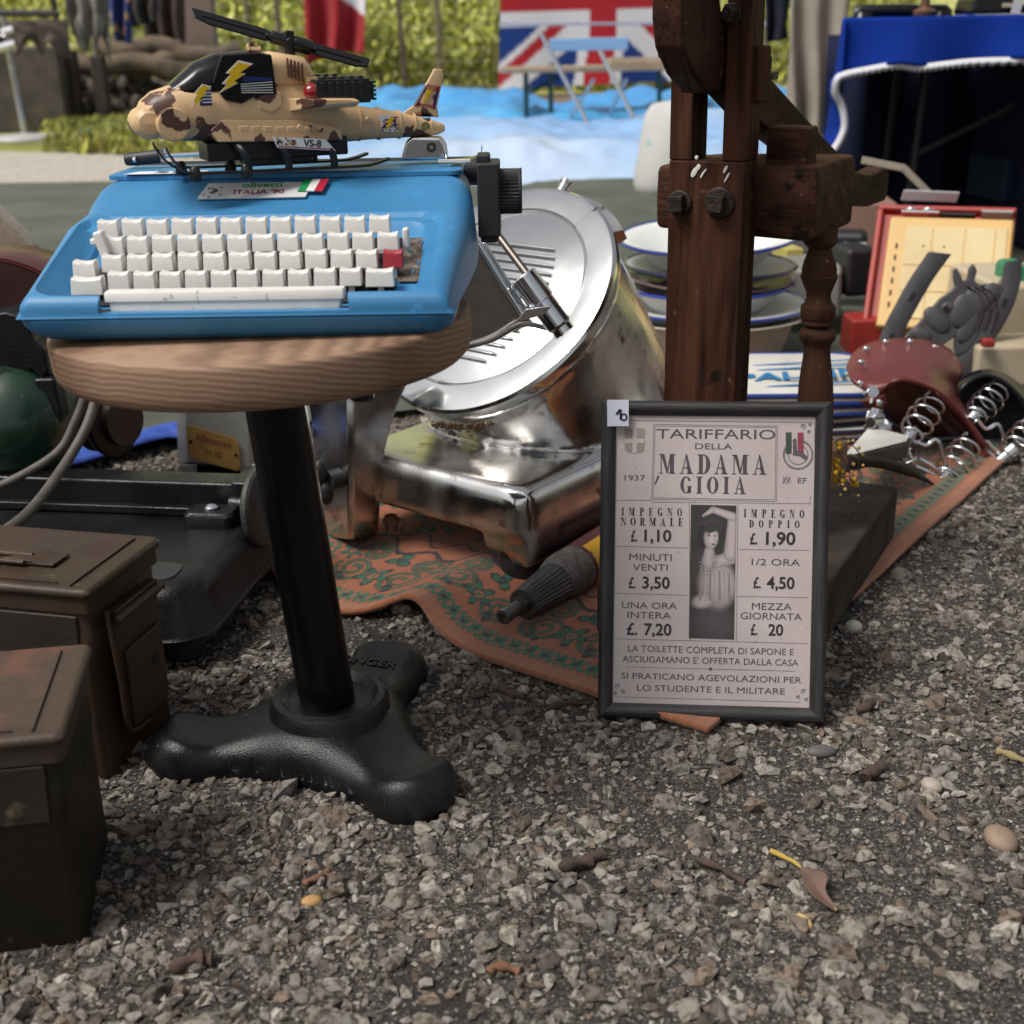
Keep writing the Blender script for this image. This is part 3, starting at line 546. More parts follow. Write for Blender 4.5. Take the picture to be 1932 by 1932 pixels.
# margin levers, slot with the tabulator works
mech = M(); mech.prism([(.119, .058), (.140, .058), (.140, .122), (.119, .122)], (0, 0, fl(0)+.0022), (1, 0, 0), (0, 1, .385), (0, 0, .0006)); mech.build('mechanism_plate', pm('oily_steel', (.24, .20, .16), .5, .6, col2=(.06, .05, .04), ns=70, mix=(.45, .6), spots=[((.2, .06, .03), 160, .6, .64)]), tw, smooth=0)
f = M(); [f.cyl((.130+dx, y, fl(y)+.002), (.130+dx, y, fl(y)+.006), .0022, 10) for dx, y in ((0, .07), (.003, .082), (-.004, .10), (.004, .112))]; f.build('screw', pm('tin', (.5, .48, .44), .35, .9), tw)
f = M().box((0, 0, 0), (.0055, .010, .016)); o = f.build('lever', m_key, tw, bevel=.002); o.location = (.1245, .090, .066)
f = M().box((0, 0, 0), (.0085, .011, .020)); f.box((-.006, 0, .003), (.006, .006, .006)); o = f.build('lever', m_key, tw, bevel=.002); o.location = (-.1195, .078, .067); o.rotation_euler = (0, -.25, 0)
# lid over the ribbon, badge, price sticker
M().loft([[(x, .287+y, z) for x, y in rrect(w_, d_, .012, 5)] for w_, d_, z in ((.326, .094, .0995), (.326, .094, .1030), (.320, .088, .1044))]).build('ribbon_lid', m_blue, tw, smooth=50)
bo = np.array((-.019, .2135, .0905)); bux = unit((1, 0, 0)); buy = unit((0, 1, .46)); bn = np.cross(bux, buy)
m_bad = pm('badge_white', (.62, .61, .60), .35); bad = M().prism([(-.052, -.0125), (.045, -.0125), (.049, .0125), (-.046, .0125)], bo, bux, buy, bn*.0022).build('badge', m_bad, tw, bevel=.0008)
f = M(); f.text('olivetti', bo+bn*.0026+bux*.004+buy*.0035, bux, buy, .0115, 1.15, .02); f.build('lettering', pm('badge_green', (.02, .30, .08), .5), bad, smooth=0)
f = M(); f.text("ITALIA '90", bo+bn*.0026+bux*.002-buy*.0075, bux, buy, .0100, 1.05, .015); f.build('lettering', pm('badge_crimson', (.30, .012, .05), .5), bad, smooth=0)
rr = np.random.default_rng(2); f = M()
for k in range(16): f.prism([(q[0]*.0013, q[1]*.0013) for q in rrect(1.4, 1.4, .3, 1)], bo+bn*.0026+bux*(-.040+rr.normal(0, .004))+buy*(-.001+rr.normal(0, .0045)), bux, buy, bn*.0002)
f.build('speckled_print', pm('badge_grey', (.08, .07, .06), .6), bad, smooth=0)
for k, cc in enumerate(((.015, .27, .07), (.72, .72, .70), (.42, .015, .04))):
    f = M(); x0 = .040+k*.0075; f.prism([(x0-.003, -.0055-.0005*k), (x0+.0045, -.0058-.0005*k), (x0+.0085, .0135), (x0+.001, .0138)], bo+bn*.0024, bux, buy, bn*.0016); f.build('flag_stripe', pm('badge_stripe', cc, .4), bad, bevel=.0004)
f = M().prism([(-.145, .238), (-.075, .240), (-.072, .262), (-.138, .262)], (0, 0, .1048), (1, 0, 0), (0, 1, 0), (0, 0, .0003)); o = f.build('price_sticker', pm('paper', (.70, .70, .72), .7), tw, smooth=0)
M().text('50', (-.105, .244, .1054), (1, 0, 0), (0, 1, 0), .020, 1.6, .01).build('lettering', pm('ink', (.02, .02, .05), .6), o, smooth=0)
# carriage: end block, platen knobs, lever
f = M(); f.box((.1875, .247, .078), (.020, .050, .066)); f.box((.183, .243, .112), (.012, .03, .012)); f.box((.1875, .235, .050), (.016, .02, .02)); f.build('carriage_end', m_bkp, tw, bevel=.002)
f = M(); n = 40; rg = [[(x, .252+(.0205-(.0012 if k % 2 else 0)*rb)*math.cos(2*PI*k/(2*n)), .083+(.0205-(.0012 if k % 2 else 0)*rb)*math.sin(2*PI*k/(2*n))) for k in range(2*n)] for x, rb in ((.1975, 1), (.2145, 1))]
f.loft(rg); f.lathe([(.0200, 0), (.021, .0015), (.0205, .003), (0, .003)], (.2145, .252, .083), (1, 0, 0), 40); f.build('platen_knob', m_bkp, tw, smooth=30)
M().tube([(-.165, .350, .092), (.176, .350, .092)], .014, 24).build('platen', m_bkp, tw)
kx0, kx1 = onp(240, 328, TWp, TWR, 1, .300), onp(322, 328, TWp, TWR, 1, .300)
f = M(); f.tube([(kx0[0], .30, .1125), (kx0[0]+.004, .30, .113), (kx0[0]+.033, .30, .1155)], [.0052, .0062, .0066], 14); f.build('lever_grip', m_bkp, tw)
f = M(); f.tube([(kx0[0]+.033, .30, .1155), (kx0[0]+.075, .305, .1165)], .0022, 8); f.box((kx0[0]+.037, .298, .117), (.004, .006, .012)); f.cyl((kx0[0]+.010, .2945, .113), (kx0[0]+.013, .2935, .1135), .003, 8); f.build('carriage_lever', m_chr, tw)
f = M(); a_, b_ = onp(757, 316, TWp, TWR, 1, .30), onp(846, 302, TWp, TWR, 1, .30)
f.prism([(a_[0], .108), (b_[0], .108), (b_[0]-.002, .122), (b_[0]-.006, .129), (a_[0]+.012, .130), (a_[0]+.006, .126)], (0, .290, 0), (1, 0, 0), (0, 0, 1), (0, .022, 0)); o = f.build('paper_lever', m_chr, tw, bevel=.003, seg=3)
f = M(); f.lathe([(.0022, 0), (.0045, 0), (.0045, .0012), (.0022, .0012)], (b_[0]-.015, .2885, .120), (0, -1, 0), 16, cap=False); f.build('ring', m_dark, o)
f = M(); pts = smoothpath([(.150, .285, .1075), (.163, .285, .1085), (.175, .285, .111), (.1795, .285, .115), (.1800, .285, .121)], 5); f.loft([[(p[0], .272, p[2]), (p[0], .298, p[2]), (p[0]+.0008, .298, p[2]+.0010), (p[0]+.0008, .272, p[2]+.0010)] for p in pts]); f.build('paper_guide', m_chr, tw)
M().box((.155, .268, .1095), (.030, .006, .0022)).build('scale_strip', m_key, tw)
# ------------------------------------------------------------------ toy helicopter
HO = np.array((-.1945, 1.225, .5305)); HR = rotm(0, 0, rad(24)); heli = th('toy_helicopter', 'sand coloured toy helicopter with brown patches and lightning stickers, parked on the typewriter', 'toy helicopter', HO, HR)
hp_ = lambda zx, zy, yl: onp(zx/2, zy/2+ (0), HO-np.array((0, 0, .0085)), HR, 1, yl)
m_sand = pm('sand_plastic', (.60, .40, .215), .40, 0, col2=(.64, .43, .24), ns=12, spots=[((.085, .038, .026), 27, .545, .56)], spec=.45)
m_hblk = pm('glossy_black', (.006, .006, .007), .20, spec=.35); m_hbk2 = pm('toy_black', (.010, .010, .011), .38)
def se(x, zl, zh, w, n=20, e=2.6, yc=0.):
    out = []
    for k in range(n):
        a = 2*PI*(k+.5)/n; c_, s_ = math.cos(a), math.sin(a); out.append((x, yc+w*math.copysign(abs(c_)**(2/e), c_), (zl+zh)/2+(zh-zl)/2*math.copysign(abs(s_)**(2/e), s_)))
    return out
M().loft([se(*q) for q in ((-.133, .044, .060, .010), (-.129, .038, .066, .018), (-.119, .034, .073, .023), (-.10, .031, .0785, .026), (-.07, .029, .0795, .0275), (-.03, .027, .080, .028), (0, .023, .081, .028), (.02, .021, .078, .026), (.038, .020, .066, .020), (.052, .0225, .056, .0145), (.075, .0235, .0525, .0125), (.10, .0235, .048, .0105), (.125, .0235, .042, .0085), (.143, .0245, .0365, .007), (.149, .027, .034, .005))]).build('fuselage', m_sand, heli, smooth=55)
f = M(); [f.loft([se(x, zl, zh, w) for x, zl, zh, w in ((x0, a, b, w_), (x0+.0016, a, b, w_))]) for x0, a, b, w_ in ((.063, .0225, .0552, .0147), (.083, .0225, .0520, .0127), (.103, .0225, .0485, .0112), (.118, .0225, .0455, .0100), (.134, .0232, .0402, .0088))]
f.build('boom_rib', m_sand, heli, smooth=50)
M().loft([se(*q, e=2.3) for q in ((-.104, .066, .078, .016), (-.095, .060, .0855, .021), (-.082, .058, .0955, .0235), (-.063, .056, .1025, .024), (-.03, .056, .1045, .024), (-.017, .060, .101, .0225))]).build('canopy', m_hblk, heli, smooth=45)
wn = [(-.0725, .0790), (-.0625, .0645), (-.0480, .0610), (-.0370, .0665), (-.0165, .0670), (-.0185, .1005), (-.0300, .1025), (-.062, .1015)]
for sy in (-1, 1): M().prism(wn, (0, sy*.0292, 0), (1, 0, 0), (0, .07*-sy*-.0, 1), (0, -sy*.0034, 0)).build('window', m_hblk, heli, bevel=.0015)
M().loft([se(*q, e=3.2) for q in ((-.0195, .066, .1015, .026), (-.016, .070, .1035, .0255), (.0, .07, .1005, .023), (.014, .07, .0985, .019), (.0185, .07, .094, .017), (.021, .066, .085, .020), (.027, .062, .077, .020))]).build('engine_cowl', m_sand, heli, smooth=45)
f = M(); [f.box((-.004+.0032*k, -.0245, .0895-.0012*k), (.0014, .003, .016)) for k in range(5)]; f.build('grille', pm('brown_paint', (.10, .045, .03), .45), heli, bevel=.0004)
f = M(); th0 = np.linspace(0, 2*PI, 14); f.tube([(-.029+.004*math.cos(a), -.004, .1055+.0042*math.sin(a)) for a in th0], .0018, 8); f.tube([(-.022, -.004, .1045), (-.033, -.004, .1045)], .003, 8); f.build('hanging_loop', m_sand, heli)
f = M(); f.cyl((-.1085, -.0315, .0465), (-.1085, .0315, .0465), .0142, 28); f.build('nose_drum', m_sand, heli, bevel=.002)
f = M(); f.lathe([(0, 0), (.009, .0015), (.0125, .005), (.0130, .012), (.0130, .036), (.0125, .043), (.009, .0465), (0, .048)], (-.1270, -.024, .0475), (0, 1, 0), 24); f.lathe([(.0128, 0), (.0139, .0008), (.0128, .0016)], (-.1262, -.012, .0475), (0, 1, 0), 24, cap=False); f.build('sensor_turret', m_sand, heli)
M().prism([(-.128, .060), (-.100, .076), (-.082, .079), (-.075, .072), (-.09, .052), (-.125, .050)], (0, -.0265, 0), (1, 0, 0), (0, .10, 1), (0, .004, 0)).build('nose_panel', m_sand, heli, bevel=.0025)
f = M()
for sy in (-1, 1):
    f.prism([(-.078, .040), (-.066, .049), (.008, .0455), (.040, .036), (.040, .026), (-.072, .030)], (0, sy*.0335, 0), (1, 0, 0), (0, -sy*.12, 1), (0, -sy*.012, 0))
    f.prism([(-.058, .0445), (-.003, .0435), (.018, .036), (-.055, .037)], (0, sy*.0352, 0), (1, 0, 0), (0, -sy*.2, 1), (0, -sy*.003, 0))
f.build('side_fairing', m_sand, heli, bevel=.0022)
f = M(); [f.box((-.050+.0105*k, -.0358, .0408-.0006*k), (.0075, .0016, .0045)) for k in range(6)]; [f.cyl((.0+.009*k, -.034, .0395-.001*k), (.0+.009*k, -.0368, .0395-.001*k), .0028, 12) for k in range(3)]; f.cyl((-.0855, -.024, .0455), (-.0855, -.0285, .0455), .0034, 12); f.cyl((.071, -.010, .042), (.071, -.0145, .042), .0026, 12); f.build('raised_detail', m_sand, heli, bevel=.0006)
f = M().prism([(-.034, .065), (-.026, .071), (-.012, .070), (-.012, .058), (-.022, .052), (-.034, .056)], (0, -.0290, 0), (1, 0, 0), (0, 0, 1), (0, .003, 0)); f.build('access_panel', m_sand, heli, bevel=.0016)
f = M(); f.box((.017, -.0242, .0725), (.012, .003, .017)); [f.cyl((.014+.003*(k % 3), -.025, .078-.0032*(k//3)), (.014+.003*(k % 3), -.0268, .078-.0032*(k//3)), .0009, 8) for k in range(12)]; f.build('vent_panel', m_sand, heli, bevel=.0006)
for sy in (-1, 1):
    f = M(); f.loft([[(x0, y, zc-t), (x1, y, zc-t*.6), (x1+.001, y, zc), (x1-.004, y, zc+t*.6), (x0, y, zc+t)] for y, x0, x1, zc, t in ((sy*.018, -.010, .058, .0575, .0062), (sy*.034, -.004, .054, .0590, .0052), (sy*.052, .004, .050, .0605, .0042), (sy*.057, .008, .046, .0607, .0026))]); f.build('wing', m_sand, heli, bevel=.0018)
f = M(); f.loft([[(.105, -.002, .043), (.128, -.0035, .046), (.145, -.002, .040), (.145, .002, .040), (.128, .0035, .046), (.105, .002, .043)], [(.121, -.002, .0525), (.130, -.003, .0525), (.1435, -.002, .0500), (.1435, .002, .05), (.13, .003, .0525), (.121, .002, .0525)], [(.139, -.0015, .079), (.146, -.0022, .0815), (.1515, -.0015, .0785), (.1515, .0015, .0785), (.146, .0022, .0815), (.139, .0015, .079)], [(.1415, -.001, .0838), (.1460, -.0014, .0842), (.1515, -.001, .0828), (.1515, .001, .0828), (.146, .0014, .0842), (.1415, .001, .0838)]])
f.build('tail_fin', m_sand, heli, bevel=.0012)
# engine pod, bulbs, rotor, skids
for sy in (-1, 1):
    f = M(); f.box((.0385, sy*.0385, .0690), (.049, .018, .0205)); [f.box((.020+.007*k, sy*.0475, .0690), (.0045, .002, .016)) for k in range(6)]; [f.box((.022+.0085*k, sy*.0385, .0800), (.005, .012, .003)) for k in range(5)]; f.box((.064, sy*.0385, .0690), (.006, .014, .016)); pod = f.build('engine_pod', m_hbk2, heli, bevel=.0014)
    f = M(); f.lathe([(.0075, 0), (.0075, .003), (.006, .007), (.003, .0095), (0, .0100)], (.0145, sy*.0385, .0690), (-1, 0, 0), 18); f.build('red_lamp', pm('red_lens', (.22, .008, .012), .12, spec=.7), pod)
    f = M(); [f.box((.0675, sy*.0385, .0615+.0036*k), (.0028, .014, .0022)) for k in range(5)]; f.build('green_grille', pm('green_lens', (.01, .10, .05), .2), pod)
f = M(); f.cyl((.0055, 0, .095), (.0055, 0, .111), .0048, 16); f.cyl((.0055, 0, .109), (.0055, 0, .120), .0020, 12); f.build('rotor_mast', m_hbk2, heli)
HB = np.array((.0055, 0., .1105)); bu = unit((1, -.10, -.298)); bv = unit((.10, 1, .10)); bw = np.cross(bu, bv)
f = M(); f.tube([HB-bu*.017, HB+bu*.017], [.0055, .0055], 12); f.tube([HB-bv*.008, HB+bv*.008], .0042, 10); f.tube([HB+bu*.004, HB+bu*.020], .0068, 12); f.tube([HB-bu*.022-bv*.004, HB+bu*.024-bv*.004], .0022, 8); f.box(HB+np.array((0, 0, .004)), (.008, .010, .010)); f.build('rotor_hub', m_hbk2, heli, bevel=.0008)
for sg, ln in ((-1, .083), (1, .073)):
    f = M(); R3 = np.stack([bu, bv, bw], 1); ca, sa = math.cos(.35), math.sin(.35); v2 = unit(bv+bw*.55)
    f.prism([(sg*.013, -.004), (sg*.022, -.0085), (sg*(ln-.012), -.0085), (sg*ln, -.004), (sg*(ln+.003), .0085), (sg*.022, .0085), (sg*.013, .004)], HB-bw*.0008, bu, v2, bw*.0016); f.prism([(sg*.02, -.0012), (sg*(ln-.006), -.0012), (sg*(ln-.006), .0012), (sg*.02, .0012)], HB+bw*.0008, bu, v2, bw*.0010); f.build('rotor_blade', m_hblk, heli, bevel=.0004)
f = M(); f.box((-.016, 0, .021), (.128, .040, .016)); f.box((-.015, 0, .0135), (.06, .03, .012)); f.build('belly_plate', m_hbk2, heli, bevel=.0015)
for sy in (-1, 1):
    f = M(); sp_ = smoothpath([(-.118, sy*.031, .0275), (-.115, sy*.031, .0200), (-.106, sy*.031, .0085), (-.094, sy*.031, .0045), (-.04, sy*.031, .0030), (.05, sy*.031, .0022), (.068, sy*.031, .0035), (.082, sy*.031, .0070)], 5)
    f.loft([[p+np.array((0, -.0045, 0)), p+np.array((0, .0045, 0)), p+np.array((.0005, .0045, .0022)), p+np.array((.0005, -.0045, .0022))] for p in sp_])
    for x0 in (-.095, -.050): f.lathe([(.0045, -.0025), (.0055, 0), (.0045, .008), (.003, .010)], (x0, sy*.031, .001), n=12)
    sk = f.build('skid', m_hbk2, heli, smooth=30)
    f = M(); [f.tube(smoothpath([(x0-.010, sy*.020, .028), (x0-.004, sy*.033, .022), (x0, sy*.033, .010), (x0, sy*.031, .004)], 4), .0034, 10) for x0 in (-.048, -.012, .030)]; f.build('strut', m_hbk2, heli)
# stickers
m_yel = pm('sticker_yellow', (.72, .46, .010), .35); m_wht = pm('sticker_white', (.72, .72, .70), .35); m_nav = pm('sticker_navy', (.012, .02, .12), .35); m_red = pm('sticker_red', (.35, .01, .02), .35)
BOLT = [(.62, 1), (.25, .62), (.38, .58), (.12, .30), (.26, .27), (0, 0), (.55, .30), (.42, .35), (.78, .58), (.62, .62), (1, .88)]
def sticker(cx, cz, w, h, y, label, back=True, rot=0.):
    c_, s_ = math.cos(rot), math.sin(rot); u = np.array((c_, 0, s_)); v = np.array((-s_, 0, c_)); o = np.array((cx, y, cz)); L0 = None
    if back: L0 = M().prism([(-.05*w, -.5*h), (.5*w, -.5*h), (.5*w, .42*h), (-.05*w, .42*h)], o, u, v, (0, .0006, 0)).build('sticker', m_nav, heli, smooth=0)
    f = M(); [] if not back else [f.prism([(.05*w, (-.36+.16*k)*h), (.5*w, (-.36+.16*k)*h), (.5*w, (-.30+.16*k)*h), (.05*w, (-.30+.16*k)*h)], o-np.array((0, .0004, 0)), u, v, (0, .0003, 0)) for k in range(5)]
    W0 = [((a-.5)*w*.92, (b-.5)*h*1.02) for a, b in BOLT]; big = [(a*1.18-.0002, b*1.14) for a, b in W0]; f.prism(big, o-np.array((0, .0010, 0)), u, v, (0, .0004, 0))
    o1 = f.build('sticker_white' if L0 is None else 'stripe', m_wht, heli if L0 is None else L0, smooth=0)
    M().prism(W0, o-np.array((0, .0016, 0)), u, v, (0, .0004, 0)).build('lightning_bolt', m_yel, L0 or o1, smooth=0)
sticker(-.052, .0835, .030, .023, -.0300, '', False); sticker(-.0835, .0690, .019, .0165, -.0298, '')
f = M(); [f.prism([(-.048, .0775-.0017*k), (-.020, .0785-.0022*k), (-.020, .0779-.0022*k), (-.048, .0769-.0017*k)], (0, -.0298, 0), (1, 0, 0), (0, 0, 1), (0, .0003, 0)) for k in range(5)]; f.build('window_stripe', m_wht, heli, smooth=0)
f = M(); f.prism([(-.046, .0840), (-.020, .0815), (-.020, .0795), (-.046, .0790)], (0, -.0296, 0), (1, 0, 0), (0, 0, 1), (0, .0003, 0)); f.build('window_stripe', m_nav, heli, smooth=0)
fs = M(); fs.prism([(.1215, .0505), (.1405, .0475), (.1465, .0680), (.1345, .0710)], (0, -.0034, 0), (1, 0, 0), (0, .02, 1), (0, .0006, 0)); o = fs.build('fin_sticker', m_nav, heli, smooth=0)
f = M(); [f.prism([(.1215+.013*t, .0505+.0195*t), (.1405+.006*t, .0475+.0195*t), (.1405+.006*t+.0002, .0482+.0195*t), (.1215+.013*t+.0002, .0512+.0195*t)], (0, -.0042, 0), (1, 0, 0), (0, .02, 1), (0, .0003, 0)) for t in (.06, .14, .82, .9, .98)]; f.build('stripe', m_red, o, smooth=0)
f = M(); f.prism([(.1335+(a-.5)*.011, .0597+(b-.5)*.0125) for a, b in BOLT], (0, -.0046, 0), (1, 0, 0), (0, .02, 1), (0, .0004, 0)); f.build('lightning_bolt', m_yel, o, smooth=0)
rr = np.random.default_rng(4)
f = M(); f.prism([(.083, .0305), (.099, .0300), (.098, .0440), (.082, .0460)], (0, -.0135, 0), (1, 0, 0), (-0., .0, 1), (0, .0006, 0)); o = f.build('boom_sticker', m_wht, heli, smooth=0)
f = M(); f.prism([(.091+(a-.5)*.011, .0375+(b-.5)*.0125) for a, b in BOLT], (0, -.0146, 0), (1, 0, 0), (0, 0, 1), (0, .0004, 0)); f.build('lightning_bolt', m_yel, o, smooth=0)
for mt, sd_ in ((m_nav, 1), (m_red, 2)):
    f = M(); r2 = np.random.default_rng(sd_); [f.prism([(0, 0), (.0017, 0), (.0017, .0014), (0, .0014)], (.0828+.0018*r2.integers(0, 9), -.0141, .0308+.0016*r2.integers(0, 8)), (1, 0, 0), (0, 0, 1), (0, .0003, 0)) for k in range(18)]; f.build('chequer', mt, o, smooth=0)
f = M(); f.lathe([(0, .0), (.0042, 0), (.0042, .0006), (0, .0006)], (.128, -.0088, .0330), (0, -1, 0), 18); o = f.build('roundel', pm('roundel', (.05, .06, .03), .5, col2=(.4, .35, .1), ns=300), heli)
f = M(); f.prism([(-.022, .0235), (.031, .0180), (.022, .0285), (-.026, .0330)], (0, -.0368, 0), (1, 0, 0), (0, -.0, 1), (0, .0007, 0)); o = f.build('name_strip', m_wht, heli, smooth=0)
f = M(); f.text('VS-8', (.0095, -.0375, .0228), unit((1, 0, -.10)), unit((.10, 0, 1)), .0085, 1.0, .025); f.build('lettering', pm('ink_black', (.01, .01, .015), .5), o, smooth=0)
f = M(); f.prism([(-.021, .0242), (.029, .0190), (.0285, .0199), (-.0215, .0251)], (0, -.0374, 0), (1, 0, 0), (0, 0, 1), (0, .0003, 0)); f.build('stripe', m_red, o, smooth=0)
for mt, sd_ in ((m_nav, 3), (m_red, 4), (m_yel, 5)):
    f = M(); r2 = np.random.default_rng(sd_); [f.prism([(0, 0), (.0018, 0), (.0018, .0014), (0, .0014)], (-.0225+.0019*k_, -.0374, .0262-.00018*k_+.0016*r2.integers(0, 4)), (1, 0, 0), (0, 0, 1), (0, .0003, 0)) for k_ in r2.integers(0, 9, 10)]; f.build('chequer', mt, o, smooth=0)
# ------------------------------------------------------------------ framed price list
BL3, BR3 = G(1128, 1352), G(1553, 1364); TL3 = AY(1150, 748, 1.235); TR3 = AY(1577, 775, 1.225)
fx = unit(BR3-BL3); fy = unit((TL3-BL3)+(TR3-BR3)); FRM = frame3(fx, fy); FWd = .2215; FHt = .5*(np.linalg.norm(TL3-BL3)+np.linalg.norm(TR3-BR3))
fr = th('picture_frame', 'dark framed Italian price list leaning on the old wooden post', 'picture frame', BL3+FRM[:, 2]*.002+np.array((0, 0, .002)), FRM)
m_frm = pm('frame_wood', (.016, .0145, .0145), .42, col2=(.036, .033, .033), ns=14, mix=(.35, .7), det=8, stretch=(14, 1.2, 14), bump=.25, bs=30)
m_frmh = pm('frame_wood_rail', (.016, .0145, .0145), .42, col2=(.036, .033, .033), ns=14, mix=(.35, .7), det=8, stretch=(1.2, 14, 14), bump=.25, bs=30)
rw = .0145
def rail(a, b, inn, mat):                                 # moulded rail with mitred ends, rounded section
    a, b, inn = np.array(a), np.array(b), np.array(inn); d = unit(b-a); rings = []
    for t, zz in ((0, 0), (0, .010), (.12, .0128), (.35, .0140), (.65, .0125), (.85, .0095), (1., .0075), (1., 0)):
        rings.append([np.append(a+inn*rw*t+d*rw*t, zz), np.append(b+inn*rw*t-d*rw*t, zz)])
    vs = [p for r in rings for p in r]; n = len(rings); f = M(); f.add(vs, [(2*i, 2*i+1, 2*((i+1) % n)+1, 2*((i+1) % n)) for i in range(n)]+[tuple(range(0, 2*n, 2)), tuple(range(1, 2*n, 2))[::-1]]); f.build('rail', mat, fr, smooth=40)
rail((0, 0), (FWd, 0), (0, 1), m_frmh); rail((FWd, FHt), (0, FHt), (0, -1), m_frmh); rail((0, FHt), (0, 0), (1, 0), m_frm); rail((FWd, 0), (FWd, FHt), (-1, 0), m_frm)
M().box((FWd/2, FHt/2, -.002), (FWd-.004, FHt-.004, .004)).build('backing', pm('hardboard', (.12, .08, .05), .8), fr)
x0, x1, y0, y1 = rw-.001, FWd-rw+.001, rw-.001, FHt-rw+.001
m_prt = pm('aged_print', (.44, .375, .365), .38, col2=(.50, .435, .425), ns=14, mix=(.3, .7), det=6, spots=[((.34, .28, .26), 420, .60, .78)], spec=.35, coat=.25)
prt = M().prism([(x0, y0), (x1, y0), (x1, y1), (x0, y1)], (0, 0, .0045), (1, 0, 0), (0, 1, 0), (0, 0, .0012)).build('print', m_prt, fr, smooth=0)
PW, PH = x1-x0, y1-y0; PZ = .0060
def pz(zx, zy):                                           # layout coordinates of the sheet (0..1, from the top left)
    u, v = .5, .5
    for _ in range(12): u = (zx-258+63*v+14*u*v)/1104; v = (zy-165-50*u+22*u*v)/1595
    return np.array((x0+u*PW, y1-v*PH))
SX = PW/1104*1.02
ink = M(); ink2 = M(); thin = M()
def ptext(m, t, zx, zy, w, h, bold=0.):                    # centred text, width w and cap height h in sheet px
    V, _ = glyphs(t, bold); xs = [q[0] for q in V]; ww = max(xs)-min(xs); s = h/.70*PH/1595; p = pz(zx, zy)
    m.text(t, (p[0]-(max(xs)+min(xs))/2*w*SX/ww, p[1]-.35*s, PZ), (1, 0, 0), (0, 1, 0), s, w*SX/ww/s, bold)
T_, t_ = .24, .05
def R4(a, b, c, d): return [(a, b), (c, b), (c, d), (a, d)]
def RING(cx, cy, ro, ri, a0=0, a1=2*PI, n=22):
    out = []
    for k in range(n):
        a, b = a0+(a1-a0)*k/n, a0+(a1-a0)*(k+1)/n
        out.append([(cx+ri[0]*math.cos(a), cy+ri[1]*math.sin(a)), (cx+ro[0]*math.cos(a), cy+ro[1]*math.sin(a)), (cx+ro[0]*math.cos(b), cy+ro[1]*math.sin(b)), (cx+ri[0]*math.cos(b), cy+ri[1]*math.sin(b))])
    return out
DID = {'I': (.42, [R4(.10, 0, .32, 1), R4(0, 0, .42, .045), R4(0, .955, .42, 1)]),
 'M': (.95, [R4(.10, 0, .15, 1), R4(.63, 0, .85, 1), [(.10, 1), (.30, 1), (.53, .12), (.44, .02)], [(.44, .02), (.50, .02), (.72, 1), (.64, 1)], R4(0, 0, .25, .045), R4(.53, 0, .95, .045), R4(0, .955, .28, 1), R4(.62, .955, .95, 1)]),
 'A': (.78, [[(.10, 0), (.15, 0), (.40, .95), (.37, 1)], [(.34, 1), (.42, 1), (.72, 0), (.48, 0)], R4(.20, .28, .55, .33), R4(0, 0, .26, .045), R4(.40, 0, .80, .045)]),
 'D': (.74, [R4(.10, 0, .32, 1), R4(0, 0, .40, .045), R4(0, .955, .40, 1)]+RING(.36, .5, (.38, .5), (.15, .455), -PI/2, PI/2)),
 'G': (.76, RING(.40, .5, (.38, .5), (.16, .455), .55, 2*PI-.45)+[R4(.52, .02, .72, .42), R4(.44, .39, .80, .43)]),
 'O': (.76, RING(.38, .5, (.38, .5), (.16, .455))),
 'P': (.68, [R4(.10, 0, .32, 1), R4(0, 0, .42, .045), R4(0, .955, .36, 1)]+RING(.34, .73, (.33, .27), (.12, .225), -PI/2, PI/2)),
 'R': (.76, [R4(.10, 0, .32, 1), R4(0, 0, .40, .045), R4(0, .955, .36, 1), [(.36, .48), (.52, .48), (.72, .0), (.50, 0)], R4(.50, 0, .80, .045)]+RING(.34, .74, (.33, .26), (.12, .215), -PI/2, PI/2)),
 'E': (.64, [R4(.10, 0, .32, 1), R4(0, 0, .62, .045), R4(0, .955, .62, 1), R4(.57, 0, .62, .24), R4(.57, .76, .62, 1), R4(.3, .48, .52, .52), R4(.48, .38, .52, .62)]),
 'N': (.82, [R4(.10, 0, .15, 1), R4(.68, 0, .73, 1), [(.10, 1), (.34, 1), (.73, 0), (.60, 0)], R4(0, 0, .25, .045), R4(.56, .955, .84, 1), R4(0, .955, .26, 1)]),
 'L': (.62, [R4(.10, 0, .32, 1), R4(0, 0, .60, .045), R4(0, .955, .42, 1), R4(.55, 0, .60, .28)]), ' ': (.4, [])}
def did(m, t, zx, zy, w, h, gap):
    tot = sum(DID[c][0] for c in t)+gap*(len(t)-1); sx = w*SX/tot; sy = h*PH/1595; p = pz(zx, zy); x = p[0]-w*SX/2
    for c in t:
        for pl in DID[c][1]:
            m.add([(x+a*sx, p[1]-sy/2+b*sy, PZ) for a, b in pl], [tuple(range(len(pl)))])
        x += (DID[c][0]+gap)*sx
def pline(a, b, w=2.2, m=None):
    p, q = pz(*a), pz(*b); d = unit(q-p); n_ = np.array((-d[1], d[0]))*w*SX/2; (m or thin).add([np.append(c, PZ) for c in (p-n_, q-n_, q+n_, p+n_)], [(0, 1, 2, 3)])
def pbox(c, w=2.2):
    for k in range(4): pline(c[k], c[(k+1) % 4], w)
ptext(ink, 'TARIFFARIO', 810, 292, 640, 52); ptext(ink, 'DELLA', 797, 358, 200, 32); did(ink, 'MADAMA', 788, 455, 580, 106, .22); did(ink, 'GIOIA', 787, 568, 355, 92, .30)
p = pz(482, 530); ink.add([(p[0]+a*SX, p[1]+b*SX, PZ) for a, b in ((-16, -28), (-8, -24), (12, 22), (0, 24))], [(0, 1, 2, 3)])
